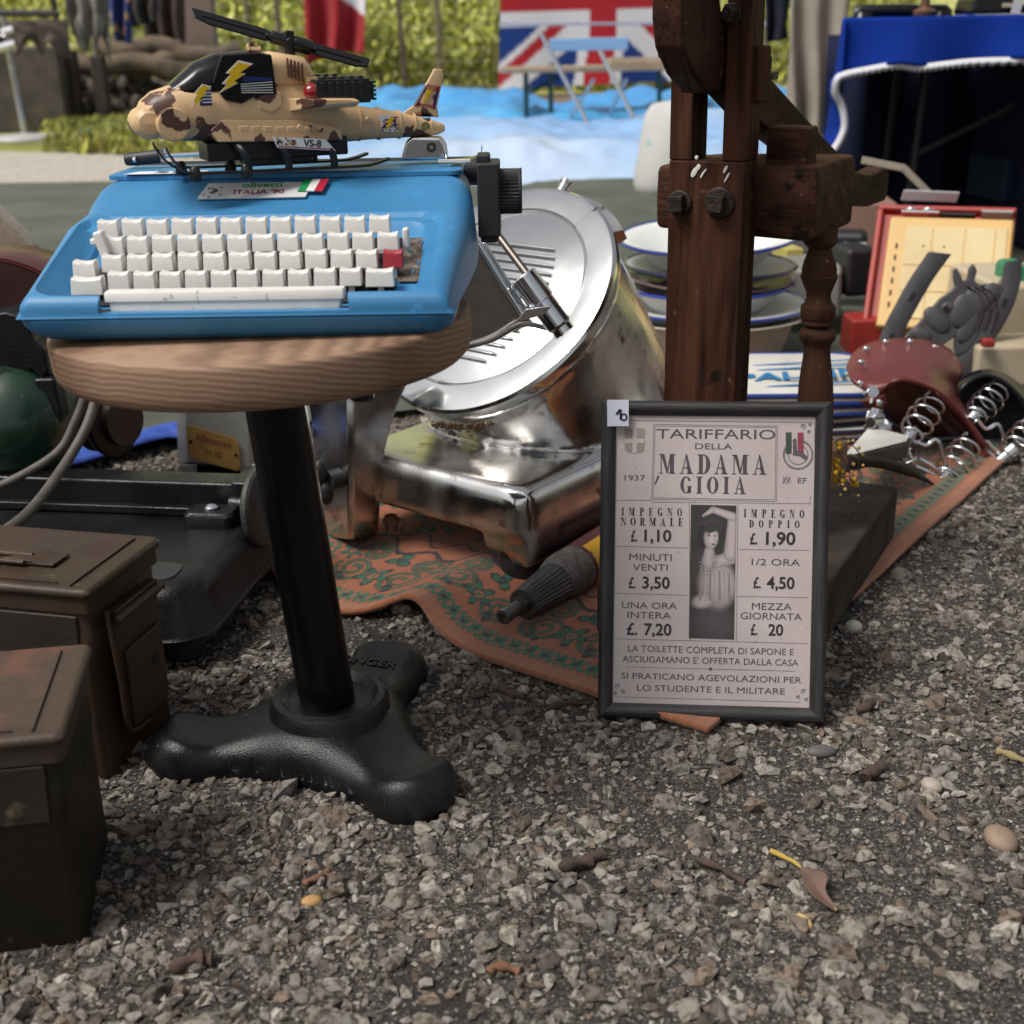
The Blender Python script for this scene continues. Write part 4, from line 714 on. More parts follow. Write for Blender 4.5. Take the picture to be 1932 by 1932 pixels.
ptext(ink, '1937', 357, 515, 112, 30); ptext(ink, 'XVI', 1188, 553, 42, 36, .01); ptext(ink, 'EF', 1275, 557, 46, 30)
did(ink2, 'IMPEGNO', 446, 704, 330, 44, .75); did(ink2, 'NORMALE', 444, 758, 340, 44, .55); did(ink2, 'IMPEGNO', 1117, 730, 325, 44, .75); did(ink2, 'DOPPIO', 1117, 786, 270, 40, .80)
for t, zx, zy, w, h in (('£.', 345, 833, 34, 60), ('1,10', 477, 835, 148, 64), ('£.', 1003, 862, 40, 60), ('1,90', 1150, 864, 158, 68), ('£.', 328, 1090, 38, 60), ('3,50', 460, 1092, 150, 64), ('£.', 1015, 1100, 40, 60), ('4,50', 1143, 1104, 150, 64), ('£.', 320, 1345, 58, 66), ('7,20', 463, 1350, 150, 64), ('£.', 992, 1355, 36, 60), ('20', 1110, 1358, 80, 62)): ptext(ink2, t, zx, zy, w, h, .022)
for t, zx, zy, w, h in (('MINUTI', 433, 952, 232, 38), ('VENTI', 430, 1008, 192, 36), ('1/2 ORA', 1120, 992, 260, 36), ('UNA ORA', 420, 1217, 300, 36), ('INTERA', 418, 1271, 240, 36), ('MEZZA', 1092, 1231, 215, 38), ('GIORNATA', 1087, 1284, 330, 38),
  ('LA TOILETTE COMPLETA DI SAPONE E', 750, 1466, 900, 36), ("ASCIUGAMANO E' OFFERTA DALLA CASA", 746, 1524, 955, 36), ('SI PRATICANO AGEVOLAZIONI PER', 748, 1618, 980, 34), ('LO STUDENTE E IL MILITARE', 745, 1682, 805, 34)): ptext(ink, t, zx, zy, w, h, 0)
pbox([(470, 227), (1148, 262), (1133, 665), (447, 635)]); pbox([(478, 236), (1140, 270), (1125, 656), (455, 627)])
for a, b in (((248, 635), (447, 641)), ((655, 660), (640, 1412)), ((922, 672), (893, 1420)), ((447, 650), (1315, 682)), ((245, 888), (645, 906)), ((918, 918), (1305, 932)), ((232, 1147), (630, 1164)), ((903, 1174), (1292, 1185)), ((222, 1400), (1282, 1434)), ((280, 1556), (1208, 1583)), ((215, 1722), (1230, 1752)), ((300, 200), (1350, 250)), ((1350, 250), (1318, 1700)), ((1312, 690), (1318, 640))): pline(a, b)
p = pz(747, 1570); ink.add([(p[0]+a*SX, p[1]+b*SX, PZ) for a, b in ((-11, 0), (0, -11), (11, 0), (0, 11))], [(0, 1, 2, 3)])
def scroll2(zx, zy, s, sg):
    p = pz(zx, zy); pts = [(p[0]+s*SX*(1-.8*k/24)*math.cos(k*.42)*sg, p[1]+s*SX*(1-.8*k/24)*math.sin(k*.42)) for k in range(25)]
    for a, b in zip(pts, pts[1:]):
        d = unit(np.subtract(b, a)); n_ = np.array((-d[1], d[0]))*1.6*SX; thin.add([(*(np.array(q)+g), PZ) for q, g in ((a, -n_), (b, -n_), (b, n_), (a, n_))], [(0, 1, 2, 3)])
for q in ((230, 1665, 16, 1), (262, 1695, 13, -1), (218, 1705, 10, 1), (1250, 1692, 14, 1), (1222, 1726, 12, -1), (1265, 1738, 11, 1), (1290, 270, 15, -1), (1318, 300, 10, 1), (1325, 262, 9, 1)): scroll2(*q)
m_ink = pm('print_ink', (.075, .055, .070), .5); m_ink2 = pm('print_ink_dark', (.022, .018, .022), .5); m_thin = pm('print_rule', (.14, .11, .115), .5)
ink.build('lettering', m_ink, prt, smooth=0); ink2.build('price_lettering', m_ink2, prt, smooth=0); thin.build('ruled_lines', m_thin, prt, smooth=0)
def ppoly(name, pts, mat, z=0., par=None):
    f = M(); f.add([np.append(pz(*q), PZ+z) for q in pts], [tuple(range(len(pts)))]); return f.build(name, mat, par or prt, smooth=0)
# crests: cross shield left, tricolour shield right
m_cr = pm('crest_grey', (.27, .22, .20), .5); m_cr2 = pm('crest_pale', (.46, .40, .385), .5)
sh = [(308, 243), (420, 248), (414, 368), (396, 378), (366, 380), (358, 384), (350, 378), (320, 372), (306, 358)]; o = ppoly('crest', sh, m_cr)
ppoly('cross', [(351, 246), (376, 247), (372, 382), (347, 380)], m_cr2, .0002); ppoly('cross', [(308, 300), (418, 304), (417, 328), (307, 323)], m_cr2, .0003)
for k, cc in enumerate(((.035, .06, .045), (.43, .38, .37), (.26, .035, .06))): ppoly('crest_band', [(1193+32*k, 297+1.5*k), (1225+32*k, 298.5+1.5*k), (1222+32*k, 415+3*k-6*abs(k-1)), (1190+32*k, 412+3*k)], pm('crest_band', cc, .5), .0002)
ppoly('crest_emblem', [(1228, 420), (1232, 335), (1248, 330), (1252, 395), (1278, 400), (1308, 435), (1296, 448), (1262, 424)], pm('emblem', (.10, .07, .09), .5), .0003)
f = M(); p = pz(1256, 418)
for r_ in (79, 74, 52):
    for k in range(40):
        a, b = 2*PI*k/40, 2*PI*(k+1)/40; f.add([(p[0]+r*SX*math.cos(t), p[1]+r*SX*math.sin(t), PZ+.0002) for r, t in ((r_-1.6, a), (r_+1.6, a), (r_+1.6, b), (r_-1.6, b))], [(0, 1, 2, 3)])
f.build('stamp_ring', m_thin, prt, smooth=0)
# old photograph in the middle: a plain generic clothed portrait in the same dark sepia tones
m_sat = pm('satin_casting', (.42, .42, .41), .42, .45, col2=(.34, .34, .33), ns=8, rvar=.1)
m_s = [pm('sepia_dark', (.022, .017, .019), .45), pm('sepia_mid', (.20, .165, .165), .5, col2=(.30, .25, .25), ns=120), pm('sepia_light', (.42, .37, .37), .5, col2=(.36, .31, .31), ns=90), pm('sepia_brown', (.05, .04, .04), .5, col2=(.09, .07, .07), ns=150)]
ph = ppoly('photograph', [(664, 670), (912, 682), (880, 1408), (633, 1398)], m_s[0], .0001)
def ell(cx, cy, rx, ry, n=24, rot=0.): return [(cx+rx*math.cos(2*PI*k/n)*math.cos(rot)-ry*math.sin(2*PI*k/n)*math.sin(rot), cy+rx*math.cos(2*PI*k/n)*math.sin(rot)+ry*math.sin(2*PI*k/n)*math.cos(rot)) for k in range(n)]
# the figure is printed tone: a soft grey-brown picture on one small sheet, toned point by point
def tone(U, V):
    x = 636+U*276-30*V; y = 675+V*730; g = np.full(len(U), .028)+.02*vnoise(x/60, y/60, 3)
    def blob(cx, cy, rx, ry, val, soft=.25, rot=0., sh=(0, 0)):
        nonlocal g
        c_, s_ = math.cos(rot), math.sin(rot); a = ((x-cx)*c_+(y-cy)*s_)/rx; b = (-(x-cx)*s_+(y-cy)*c_)/ry; r = np.sqrt(a*a+b*b)
        k = np.clip((1+soft*.5-r)/soft, 0, 1); v = val*(1-.45*np.clip(r, 0, 1)**2+sh[0]*a+sh[1]*b); g = g*(1-k)+np.maximum(v, .01)*k
    def limb(x0, y0, x1, y1, r0, r1, val):
        nonlocal g
        dx, dy = x1-x0, y1-y0; L = dx*dx+dy*dy; t = np.clip(((x-x0)*dx+(y-y0)*dy)/L, 0, 1); r = np.hypot(x-x0-t*dx, y-y0-t*dy)/(r0+(r1-r0)*t); k = np.clip((1.12-r)/.25, 0, 1); g = g*(1-k)+val*(1-.5*np.clip(r, 0, 1)**2)*k
    blob(770, 1320, 150, 110, .075, .3); blob(785, 1110, 118, 135, .40, .3, .1, (.15, -.1)); limb(745, 995, 872, 960, 30, 38, .42); blob(700, 1200, 70, 40, .40, .4, -.2)
    for q in range(7): limb(690+28*q, 1010+6*q, 680+30*q, 1190, 5, 8, .24+.14*(q % 2))
    limb(870, 940, 888, 740, 40, 27, .44); limb(888, 735, 770, 700, 25, 18, .46); limb(765, 702, 712, 735, 16, 9, .44)
    blob(745, 975, 48, 42, .42, .4); limb(742, 930, 735, 990, 32, 36, .40)
    blob(752, 790, 98, 62, .055, .25, -.18); blob(706, 850, 34, 60, .03, .3); blob(754, 852, 44, 62, .50, .22, .14, (.18, 0))
    blob(742, 842, 12, 5, .14, .5, .1); blob(778, 842, 9, 5, .14, .5, .1); blob(742, 830, 14, 3.5, .12, .5, -.1); limb(772, 846, 778, 868, 4, 6, .38); blob(768, 888, 12, 5, .10, .5); blob(758, 800, 52, 24, .05, .3, -.15)
    return np.stack([g*1.0, g*.84, g*.86], 1)
def tonepos(U, V):
    a, b, c, d = pz(664, 670), pz(912, 682), pz(880, 1408), pz(633, 1398); p = (a*(1-U)[:, None]+b*U[:, None])*(1-V)[:, None]+(d*(1-U)[:, None]+c*U[:, None])*V[:, None]; return np.concatenate([p, np.full((len(U), 1), PZ+.0003)], 1)
sheet('portrait', tonepos, 90, 240, pm('photo_print', (.1, .1, .1), .45, attr='tint'), ph, tone); z_ = .0006
f = M()
for rx, ry in ((44, 58), (56, 84)):
    pts = [pz(745+.72*rx*math.cos(PI*k/12), 985+.8*ry*math.sin(PI*k/12)) for k in range(13)]; [f.ball((*q, PZ+z_), .0006, 4) for q in pts]
f.build('necklace', m_s[2], ph)
# number sticker on the corner
f = M().prism([(.006, FHt-.0255), (.0268, FHt-.0250), (.0265, FHt+.0005), (.0055, FHt+.0005)], (0, 0, .0146), (1, 0, 0), (0, 1, 0), (0, 0, .0003)); o = f.build('price_sticker', pm('sticker_paper', (.52, .54, .62), .6), fr, smooth=0)
f = M(); Zs = .0152
def stroke(pts, w=.0011):
    for a, b in zip(pts, pts[1:]): d = unit(np.subtract(b, a)); n_ = np.array((-d[1], d[0]))*w; f.add([(*(np.array(q)+g), Zs) for q, g in ((a, -n_), (b, -n_), (b, n_), (a, n_))], [(0, 1, 2, 3)])
bx, by = .0145, FHt-.020; stroke([(bx, by+.006), (bx+.004, by+.011), (bx+.0048, by+.001)], .0013); stroke([(bx+.0075+.0028*math.cos(t), by+.0035+.0032*math.sin(t)) for t in np.linspace(2, 2+2*PI, 14)], .0009)
f.build('lettering', pm('marker_ink', (.012, .010, .03), .5), o, smooth=0)
# ------------------------------------------------------------------ slicer
m_al = pm('polished_aluminium', (.80, .79, .77), .23, 1., col2=(.60, .58, .56), ns=7, mix=(.35, .65), det=9, rvar=.13, bump=.06, bs=45, spots=[((.16, .11, .07), 40, .62, .74), ((.36, .34, .32), 14, .56, .70)])
m_al2 = pm('polished_plate', (.80, .80, .79), .17, 1., col2=(.70, .70, .69), ns=9, rvar=.06); m_al3 = pm('dull_plate', (.36, .35, .34), .36, 1., col2=(.26, .25, .24), ns=12, rvar=.1)
SO = np.array((.018, 1.452, .004)); SR = np.stack([(.62, .785, 0), (-.785, .62, 0), (0, 0, 1)], 1); sl_ = th('meat_slicer', 'polished silver meat slicer with a large tilted round blade, on the orange rug', 'meat slicer', SO, SR)
DC = SR.T @ (np.array((-.016, 1.689, .314))-SO); DN = unit(SR.T @ unit((-.473, -.53, .703))); e1 = unit(np.array((1, 0, 0))-DN*DN[0]); e2 = np.cross(DN, e1)
f = M()
f.loft([[(.10+x*s, .150+y*s, z) for x, y in rrect(.225, .315, .03, 5)] for z, s in ((.066, .99), (.075, 1.), (.112, .99), (.126, .95), (.131, .88))])
f.loft([[(.036+x*s, .036+y*s, z) for x, y in rrect(.086, .086, .022, 5)] for z, s in ((.040, .90), (.07, .97), (.10, 1.))])       # front leg
f.box((.215, .012, .076), (.43, .030, .096)); f.box((.24, .024, .100), (.44, .05, .05))                                          # long side skirt
f.box((.10, .285, .075), (.20, .03, .05))
NB = 40; rings = []
bc = np.array((.312, .152)); 
def basep(k, z, s=1.):
    a = 2*PI*k/NB; c_, s_ = math.cos(a), math.sin(a); return np.array((bc[0]+.178*s*math.copysign(abs(c_)**.55, c_), bc[1]+.152*s*math.copysign(abs(s_)**.55, s_), z))
def discp(k, r, off):
    a = 2*PI*k/NB; return DC-DN*off+r*(math.cos(a)*e1+math.sin(a)*e2)
for t in np.linspace(0, 1, 9):
    q = t*t*(3-2*t); zz = .04+.13*t
    rings.append([basep(k, zz, 1-.06*t)*(1-q)+discp(k, .166, .030)*q if t > .25 else basep(k, .04+.25*t, 1.) for k in range(NB)])
f.loft(rings); f.loft([[discp(k, .166, .034) for k in range(NB)], [discp(k, .168, .016) for k in range(NB)]])
body = f.build('body', m_al, sl_, smooth=0); fuse(body, .0042, 10, .5)
f = M(); f.lathe([(0, 0), (.172, 0), (.1765, .003), (.1775, .008), (.1775, .018), (.174, .022), (.168, .0235), (.140, .0235), (.138, .0215), (.136, .0225), (0, .0240)], DC-DN*.010, DN, 96); f.build('blade_guard', m_al2, sl_, smooth=28)
V2 = unit(np.array((0, 0, 1.))-DN*DN[2]); V1 = np.cross(V2, DN)
pl = M(); pl.lathe([(.136, 0), (.1365, .0006), (.1372, 0)], DC+DN*.0140, DN, 80, cap=False)
for k in range(15):
    h = -.095+k*.0125; w = math.sqrt(max(.0005, .120**2-h*h))*.80; pl.at((0, 0, 0)); pl.tube([DC+DN*.0138+V2*h-V1*w*.9, DC+DN*.0142+V2*h-V1*w*.8, DC+DN*.0142+V2*h+V1*w*.8, DC+DN*.0138+V2*h+V1*w*.9], [.0004, .0018, .0018, .0004], 8)
pl.build('ribbed_plate', m_al2, sl_)
f = M(); [f.tube([DC+DN*.0142+V2*(h-.0028)-V1*w_*.62, DC+DN*.0142+V2*(h-.0028)+V1*w_*.72], .0007, 5) for h, w_ in [(-.095+k*.0125, math.sqrt(max(.0005, .120**2-(-.095+k*.0125)**2))) for k in range(15)]]; f.build('rib_shade_line', pm('rib_shade_dark', (.06, .06, .06), .5), sl_, smooth=0)  # dark lines laid under the ribs in place of their shade
f = M(); [f.tube([DC+DN*.0128+(.1775*V2*math.cos(a)+.1775*V1*math.sin(a))*r_ for r_ in (.78, 1.)], .0008, 6) for a in (.55, -.9)]; f.build('joint', m_dark, sl_, smooth=0)
f = M(); c = DC+V2*.184-DN*.008; f.cyl(c, c+V2*.016, .0075, 14); f.cyl(c+V2*.014, c+V2*.019, .009, 14); f.build('top_knob', m_chr, sl_, bevel=.001)
f = M(); f.loft([[DC+DN*d+r_*(math.cos(a)*V2+math.sin(a)*V1) for r_, d in ((.165, -.030), (.186, -.028), (.188, -.012), (.176, -.006))] for a in np.linspace(-.15, .75, 14)]); f.build('top_cover', m_al, sl_, smooth=50)
loc = lambda x, y, Y: SR.T @ (AY(x, y, Y)-SO)
# feeding plate, rod, grip tube
Y1 = 1.50
f = M(); pp = [loc(*q, Y1) for q in ((838, 500), (900, 455), (942, 520), (985, 590), (1005, 612), (965, 628), (935, 642), (866, 658), (838, 662))]; f.add(pp+[p+SR.T @ np.array((.002, .006, 0)) for p in pp], [tuple(range(9))[::-1], tuple(range(9, 18))]+[(i, (i+1) % 9, 9+(i+1) % 9, 9+i) for i in range(9)]); f.build('feed_plate', m_al3, sl_, smooth=0)
f = M(); f.tube([loc(925, 425, 1.53), loc(1004, 530, 1.475)], .0047, 12); f.build('rod', pm('dark_steel', (.16, .14, .12), .38, .9), sl_)
f = M(); a_, b_ = loc(986, 520, 1.47), loc(1066, 628, 1.455); d_ = unit(b_-a_); L_ = np.linalg.norm(b_-a_); f.lathe([(.0075, .006), (.0075, .001), (.0150, 0), (.0162, .0015), (.0162, L_*.45), (.0150, L_*.46), (.0150, L_*.86), (.0125, L_*.9), (.0125, L_), (0, L_)], a_, d_, 28); f.build('grip_tube', m_chr, sl_)
f = M(); f.tube([loc(902, 460, 1.49), loc(988, 600, 1.455)], .0042, 10); f.tube([loc(912, 458, 1.50), loc(1000, 600, 1.462)], .0028, 10); f.prism([(0, 0), (.030, .006), (.040, .018), (.010, .014)], loc(975, 606, 1.447), SR.T @ np.array((1, 0, 0)), SR.T @ np.array((0, -.2, .98)), SR.T @ np.array((0, .012, 0))); f.build('bracket', m_chr, sl_, bevel=.001)
f = M(); q = [loc(*p, yy) for p, yy in (((866, 658), 1.498), ((930, 640), 1.495), ((985, 612), 1.49), ((1040, 622), 1.475), ((1062, 630), 1.47))]; f.tube(smoothpath(q, 5), .0035, 8); f.build('lower_rim', m_al3, sl_)
# upright hand guard with a ridge, black wing knob
rings = []
for y_, L_, Rr, Y_ in ((690, 560, 785, 1.60), (720, 575, 770, 1.60), (760, 582, 752, 1.595), (800, 588, 738, 1.59), (850, 592, 726, 1.59), (910, 597, 719, 1.59), (970, 602, 716, 1.595), (1003, 606, 713, 1.60), (1012, 612, 706, 1.605)):
    rings.append([loc(L_, y_, Y_+.03), loc(655+(1 if y_ > 900 else 0), y_+6, Y_-.035), loc(668, y_+6, Y_-.036), loc(Rr, y_, Y_), loc(Rr-2, y_, Y_+.02), loc(L_+20, y_, Y_+.06)])
f = M().loft(rings); f.build('hand_guard', m_al, sl_, smooth=30, bevel=.002)
f = M(); c = loc(628, 905, 1.555); t_v = SR.T @ unit((-.5, -.85, .1)); f.cyl(c+t_v*-.012, c+t_v*.014, .013, 18); f.ball(c+t_v*.017+SR.T @ np.array((-.004, 0, .014)), (.010, .008, .016), 8); f.ball(c+t_v*.017+SR.T @ np.array((.002, 0, -.014)), (.010, .008, .016), 8); f.build('wing_knob', m_bkp, sl_)
# left casting with the brass plate
rings = [[loc(x+dx, y_+dy, 1.86+yy) for x, dy, yy in ((334, 0, .02), (350, -6, 0), (470, 6, 0), (486, 8, .02), (486, 8, .12), (334, 0, .12))] for y_, dx in ((700, 0), (780, 0), (850, 2), (878, 3), (898, 4))]
f = M().loft(rings[:4]); f.build('motor_casting', m_sat, sl_, smooth=30, bevel=.003)
f = M()
for xa, xb in ((338, 372), (452, 486)): f.loft([[loc(x, y_, 1.862+yy) for x, yy in ((xa, .0), (xb, 0.), (xb, .10), (xa, .10))] for y_ in (876, 900)])
f.build('casting_foot', m_sat, sl_, bevel=.002)
po = loc(403, 845, 1.855); pux = unit(loc(453, 862, 1.855)-loc(352, 832, 1.853)); puy = unit(SR.T @ np.array((.02, .0, 1.))); pnn = unit(np.cross(pux, puy))
br = M().prism([(-.040, -.020), (-.034, -.026), (.034, -.026), (.040, -.020), (.040, .020), (.034, .026), (-.034, .026), (-.040, .020)], po, pux, puy, pnn*.002).build('brass_plate', pm('brass', (.40, .24, .07), .42, .25, col2=(.30, .17, .05), ns=35, mix=(.4, .7)), sl_, bevel=.0005)
f = M(); f.text('Affettatrice', po+pnn*.0024+puy*.006, unit(pux+puy*.06), puy+pux*.25, .0165, .72, .004); f.text('H 35', po+pnn*.0024-puy*.0125, pux, puy, .0135, .95, .006); f.build('lettering', pm('plate_red', (.17, .02, .04), .5), br, smooth=0)
f = M(); [f.lathe([(0, .0), (.0028, 0), (.0020, .0015), (0, .0018)], po+pnn*.002+pux*s_*.0345, pnn, 10) for s_ in (-1, 1)]; f.build('rivet', m_tubeblk, br)
# rubber feet, screw cap, maker plate
f = M(); f.lathe([(.027, .0), (.029, .003), (.029, .030), (.026, .046), (0, .046)], (.032, .032, -.003), n=28); f.build('rubber_foot', m_bkp, sl_)
f = M(); f.lathe([(.022, .0), (.024, .03), (.022, .07)], (.40, .05, 0), n=20); f.lathe([(.022, .0), (.024, .03), (.022, .07)], (.18, .27, 0), n=20); f.build('rubber_foot', m_bkp, sl_)
f = M(); f.lathe([(0, 0), (.0205, 0), (.0205, .0018), (.0190, .0024), (0, .0024)], (.064, .0035, .066), (0, -1, 0), 28); o = f.build('screw_cap', m_al, sl_)
M().box((.064, -.0002, .066), (.0035, .0012, .036), R=rotm(0, .5, 0)).build('slot', m_dark, o)
o = M().box((.245, .0035, .077), (.110, .004, .034)).build('maker_plate', m_dark, sl_, bevel=.001)
f = M(); f.text('Italiana', (.240, .0010, .078), (1, 0, 0), (0, 0, 1), .020, 1.1, .01); [f.box((.20+.006*k, .0012, .070), (.003, .0008, .006)) for k in range(15)]; f.build('lettering', pm('plate_silver', (.35, .33, .3), .4, .6), o, smooth=0)
f = M(); c = loc(738, 986, 1.60); f.at((0, 0, 0)); f.cyl(c+np.array((0, 0, -.012)), c+np.array((0, 0, .010)), .0085, 12); f.cyl(c+np.array((0, 0, -.0)), c+np.array((0, 0, .006)), .0115, 6); f.build('drain_bolt', pm('brown_brass', (.16, .11, .07), .5, .6), sl_)
# crumbs of old fat under the blade: rusty dirt with a shape of its own
f = M(); rr = np.random.default_rng(9)
for k in range(150):
    t = rr.random(); p = loc(812+110*t+rr.normal(0, 8), 793+8*math.sin(t*3)+abs(rr.normal(0, 6)), 1.50); f.ball(p, (.0016*rr.uniform(.5, 1.6),)*3, 4)
f.build('rust_crumbs', pm('rust_dirt', (.10, .055, .025), .95), sl_, smooth=0)
# ------------------------------------------------------------------ metal hand tool with ribbed nose, lying on the rug
A0, A1 = G(948, 1165, .032), G(1142, 1036, .032); ax = unit(A1-A0); tl = th('grease_gun', 'grey ribbed metal cylinder with yellow label lying on the rug', 'grease gun', A0, frame3(ax, (0, 0, 1)))
m_gm = pm('gun_metal', (.22, .21, .20), .42, .9, col2=(.12, .11, .105), ns=40, rvar=.1, bump=.2, bs=300); m_cst = pm('cast_grey', (.17, .155, .145), .7, .3, col2=(.10, .09, .085), ns=120, bump=.9, bs=500)
X = (1, 0, 0); f = M()
f.lathe([(.003, .004), (.0040, .0), (.0085, .0), (.0095, .003), (.0095, .006), (.0085, .0075), (.0085, .042), (0, .042)], ax=X, n=24); f.lathe([(0, .032), (.0115, .032), (.0115, .043), (0, .043)], ax=X, n=6); f.build('nozzle', m_gm, tl, smooth=30)
f = M(); rg = []
for xx, rr_ in ((.042, .012), (.0425, .0175), (.045, .0182), (.112, .0245), (.115, .024), (.115, .015)):
    cutr = .0016 if .0425 < xx < .115 else 0
    rg.append([(xx, (rr_-(cutr if k % 4 in (0, 1) else 0))*math.cos(2*PI*k/112), (rr_-(cutr if k % 4 in (0, 1) else 0))*math.sin(2*PI*k/112)) for k in range(112)])
f.loft(rg); f.build('ribbed_nose', pm('ribbed_steel', (.16, .16, .165), .34, .9, rvar=.08), tl, smooth=25)
M().lathe([(.024, .113), (.0275, .119), (.0298, .130), (.0300, .145), (.0292, .158), (.0292, .164)], ax=X, n=48).build('neck', m_cst, tl)
bdy = M().lathe([(.0285, .158), (.0295, .160), (.0295, .42), (.0285, .422), (0, .422)], ax=X, n=48).build('barrel', pm('maroon_paint', (.055, .018, .020), .4, col2=(.09, .03, .03), ns=20), tl)
def wrap(xa, xb, a0, a1, r, n=30): return M().grid([[(x, r*math.cos(a), r*math.sin(a)) for x in np.linspace(xa, xb, 3)] for a in np.linspace(a0, a1, n)])
aT = PI/2                                                 # local +z is up, local +y left of the axis
lb = wrap(.166, .32, aT-1.35, aT+1.35, .0300).build('label', pm('yellow_label', (.62, .34, .012), .45, col2=(.5, .26, .02), ns=25, spots=[((.2, .11, .02), 70, .68, .72)]), tl)
f = M(); [f.grid([[(xa+(xb-xa)*s_+sk*t_, .0304*math.cos(aT-1.0+.30*k+.13*t_), .0304*math.sin(aT-1.0+.30*k+.13*t_)) for s_ in (0, .5, 1)] for t_ in np.linspace(0, 1, 5)]) for k, (xa, xb, sk) in enumerate(((.195, .28, .0), (.193, .28, .0), (.191, .28, .006), (.191, .28, -.006), (.195, .28, 0), (.193, .28, 0)))]; f.build('lettering_bar', pm('label_maroon', (.10, .012, .020), .5), lb, smooth=0)
V, Fs = glyphs('SUPER', .01); f = M(); f.add([(.178-(b-.35)*.0120, .0304*math.cos(aT-.10-a*.30), .0304*math.sin(aT-.10-a*.30)) for a, b, c in V], Fs); f.build('lettering', pm('label_ink', (.10, .015, .02), .5), lb, smooth=0)
# ------------------------------------------------------------------ old wooden clamp bench
PO = AY(1325, 760, 1.38); PO[2] = 0; PA = rad(30); PR = np.stack([(math.cos(PA), -math.sin(PA), 0), (math.sin(PA), math.cos(PA), 0), (0, 0, 1)], 1)
def oldwood(name, st_, c1=(.018, .0075, .0048), c2=(.092, .037, .021)):
    return pm(name, c1, .66, col2=c2, ns=9, mix=(.32, .72), det=10, stretch=st_, bump=1., bs=34, bdet=9, dist=.6, spots=[((.15, .085, .055), 75, .66, .78), ((.012, .008, .006), 30, .62, .70), ((.42, .40, .37), 150, .735, .76)], rvar=.08, spec=.10)
m_ow = oldwood('old_wood_upright', (6, 6, .55)); m_owx = oldwood('old_wood_block', (.8, 5, 5), (.026, .011, .007), (.085, .036, .022)); m_owl = oldwood('old_wood_lever', (5, .8, 2.5), (.024, .010, .0065), (.066, .029, .018))
m_iron = pm('rusty_iron', (.020, .015, .012), .55, .5, col2=(.06, .04, .03), ns=60, bump=.6, bs=250)
wb = th('wooden_clamp_bench', 'dark old wooden post with slot, slanting lever and turned leg, behind the framed list', 'wooden bench', PO, PR)
f = M(); f.box((-.0045, .021, .258), (.084, .042, .516)); f.build('post', m_ow, wb, bevel=.0025)
f = M(); f.box((-.0335, .021, .567), (.026, .0415, .1025)); f.build('upright', m_ow, wb, bevel=.002)
f = M(); f.box((.0245, .021, .64), (.0255, .0415, .248)); f.box((.041, .030, .60), (.010, .022, .055)); f.build('upright', m_ow, wb, bevel=.0025)
f = M(); pr_ = [(-.112, .80), (-.112, .655), (-.104, .628), (-.075, .603), (-.040, .585), (-.005, .585), (.0, .600), (.02, .585), (.10, .552), (.30, .488), (.45, .432), (.53, .407), (.60, .398), (.69, .396), (.70, .41), (.70, .437), (.675, .446), (.60, .443), (.52, .455), (.44, .484), (.30, .535), (.10, .609), (.03, .635), (-.01, .66), (-.03, .70), (-.045, .80)]
f.prism(pr_, (-.0200, 0, 0), (0, 1, 0), (0, 0, 1), (.031, 0, 0)); f.build('lever', m_owl, wb, bevel=.004, seg=3)
f = M(); n8 = [(-.080, .048), (.090, .043), (.098, .052), (.100, .185), (.085, .20), (-.06, .20), (-.083, .18)]
f.loft([[(x*s, .12+(y-.12)*s, z+.004*math.sin(7*x+z*50)) for x, y in n8] for z, s in ((.434, .97), (.440, 1), (.470, 1.01), (.500, 1), (.506, .98))]); f.build('cross_block', m_owx, wb, smooth=25, bevel=.003)
f = M(); f.box((.058, .085, .526), (.046, .034, .040)); f.build('peg_block', m_owx, wb, bevel=.003)
f = M(); hw = [(255, 98), (350, 97), (372, 80), (385, 64), (420, 72), (470, 90), (520, 100), (552, 100), (560, 107), (572, 105), (590, 98), (630, 84), (665, 72), (700, 70), (735, 82), (748, 98), (760, 101), (826, 101), (834, 96), (838, 92), (852, 97), (864, 95), (874, 80), (884, 62), (900, 90), (920, 106), (940, 109), (958, 106), (972, 98), (1000, 80), (1030, 76), (1090, 81), (1180, 92), (1260, 100), (1400, 107), (1700, 108), (1980, 104)]
lt = onp(1548, 440, PO, PR, 1, .10); lbm = onp(1538, 770, PO, PR, 1, .10)
def lz(zy): return lt[2]+((440+zy*.3623)*.805-440)/(770-440)*(lbm[2]-lt[2])
pf = [(h*.000190, lz(zy)) for zy, h in hw if lz(zy) > .02]
c0_, c1_ = np.array((lt[0], .10)), np.array((lbm[0], .10)); dz = lt[2]-lbm[2]
f.loft([[(lt[0]+(lbm[0]-lt[0])*(lt[2]-z)/dz+r*math.cos(2*PI*k/36), .10+r*math.sin(2*PI*k/36), z) for k in range(36)] for r, z in [(0.004, min(.437, pf[0][1]+.004))]+pf]); f.build('leg', oldwood('turned_leg_wood', (3, 3, .6), (.040, .018, .011), (.105, .050, .030)), wb, smooth=40)
for zx, zy, r in ((635, 765, .0135), (785, 765, .0165)):
    c = onp(966+.5*zx, .5*zy, PO, PR, 1, 0.); f = M(); f.lathe([(r, 0), (r, .002), (r*.9, .0035), (0, .0035)], c, (0, -1, 0), 24); f.box(c+np.array((-.001, -.009, 0)), (.0165, .011, .0165), R=rotm(0, .12 if r > .015 else -.05, 0)); f.build('bolt', m_iron, wb, bevel=.0012)
c = onp(1381, 26, PO, PR, 1, 0.); f = M(); f.lathe([(.011, 0), (.0105, .003), (0, .004)], c, (0, -1, 0), 18); f.box(c+np.array((0, -.008, 0)), (.014, .010, .014), R=rotm(0, .5, 0)); f.build('bolt', m_iron, wb, bevel=.0012)
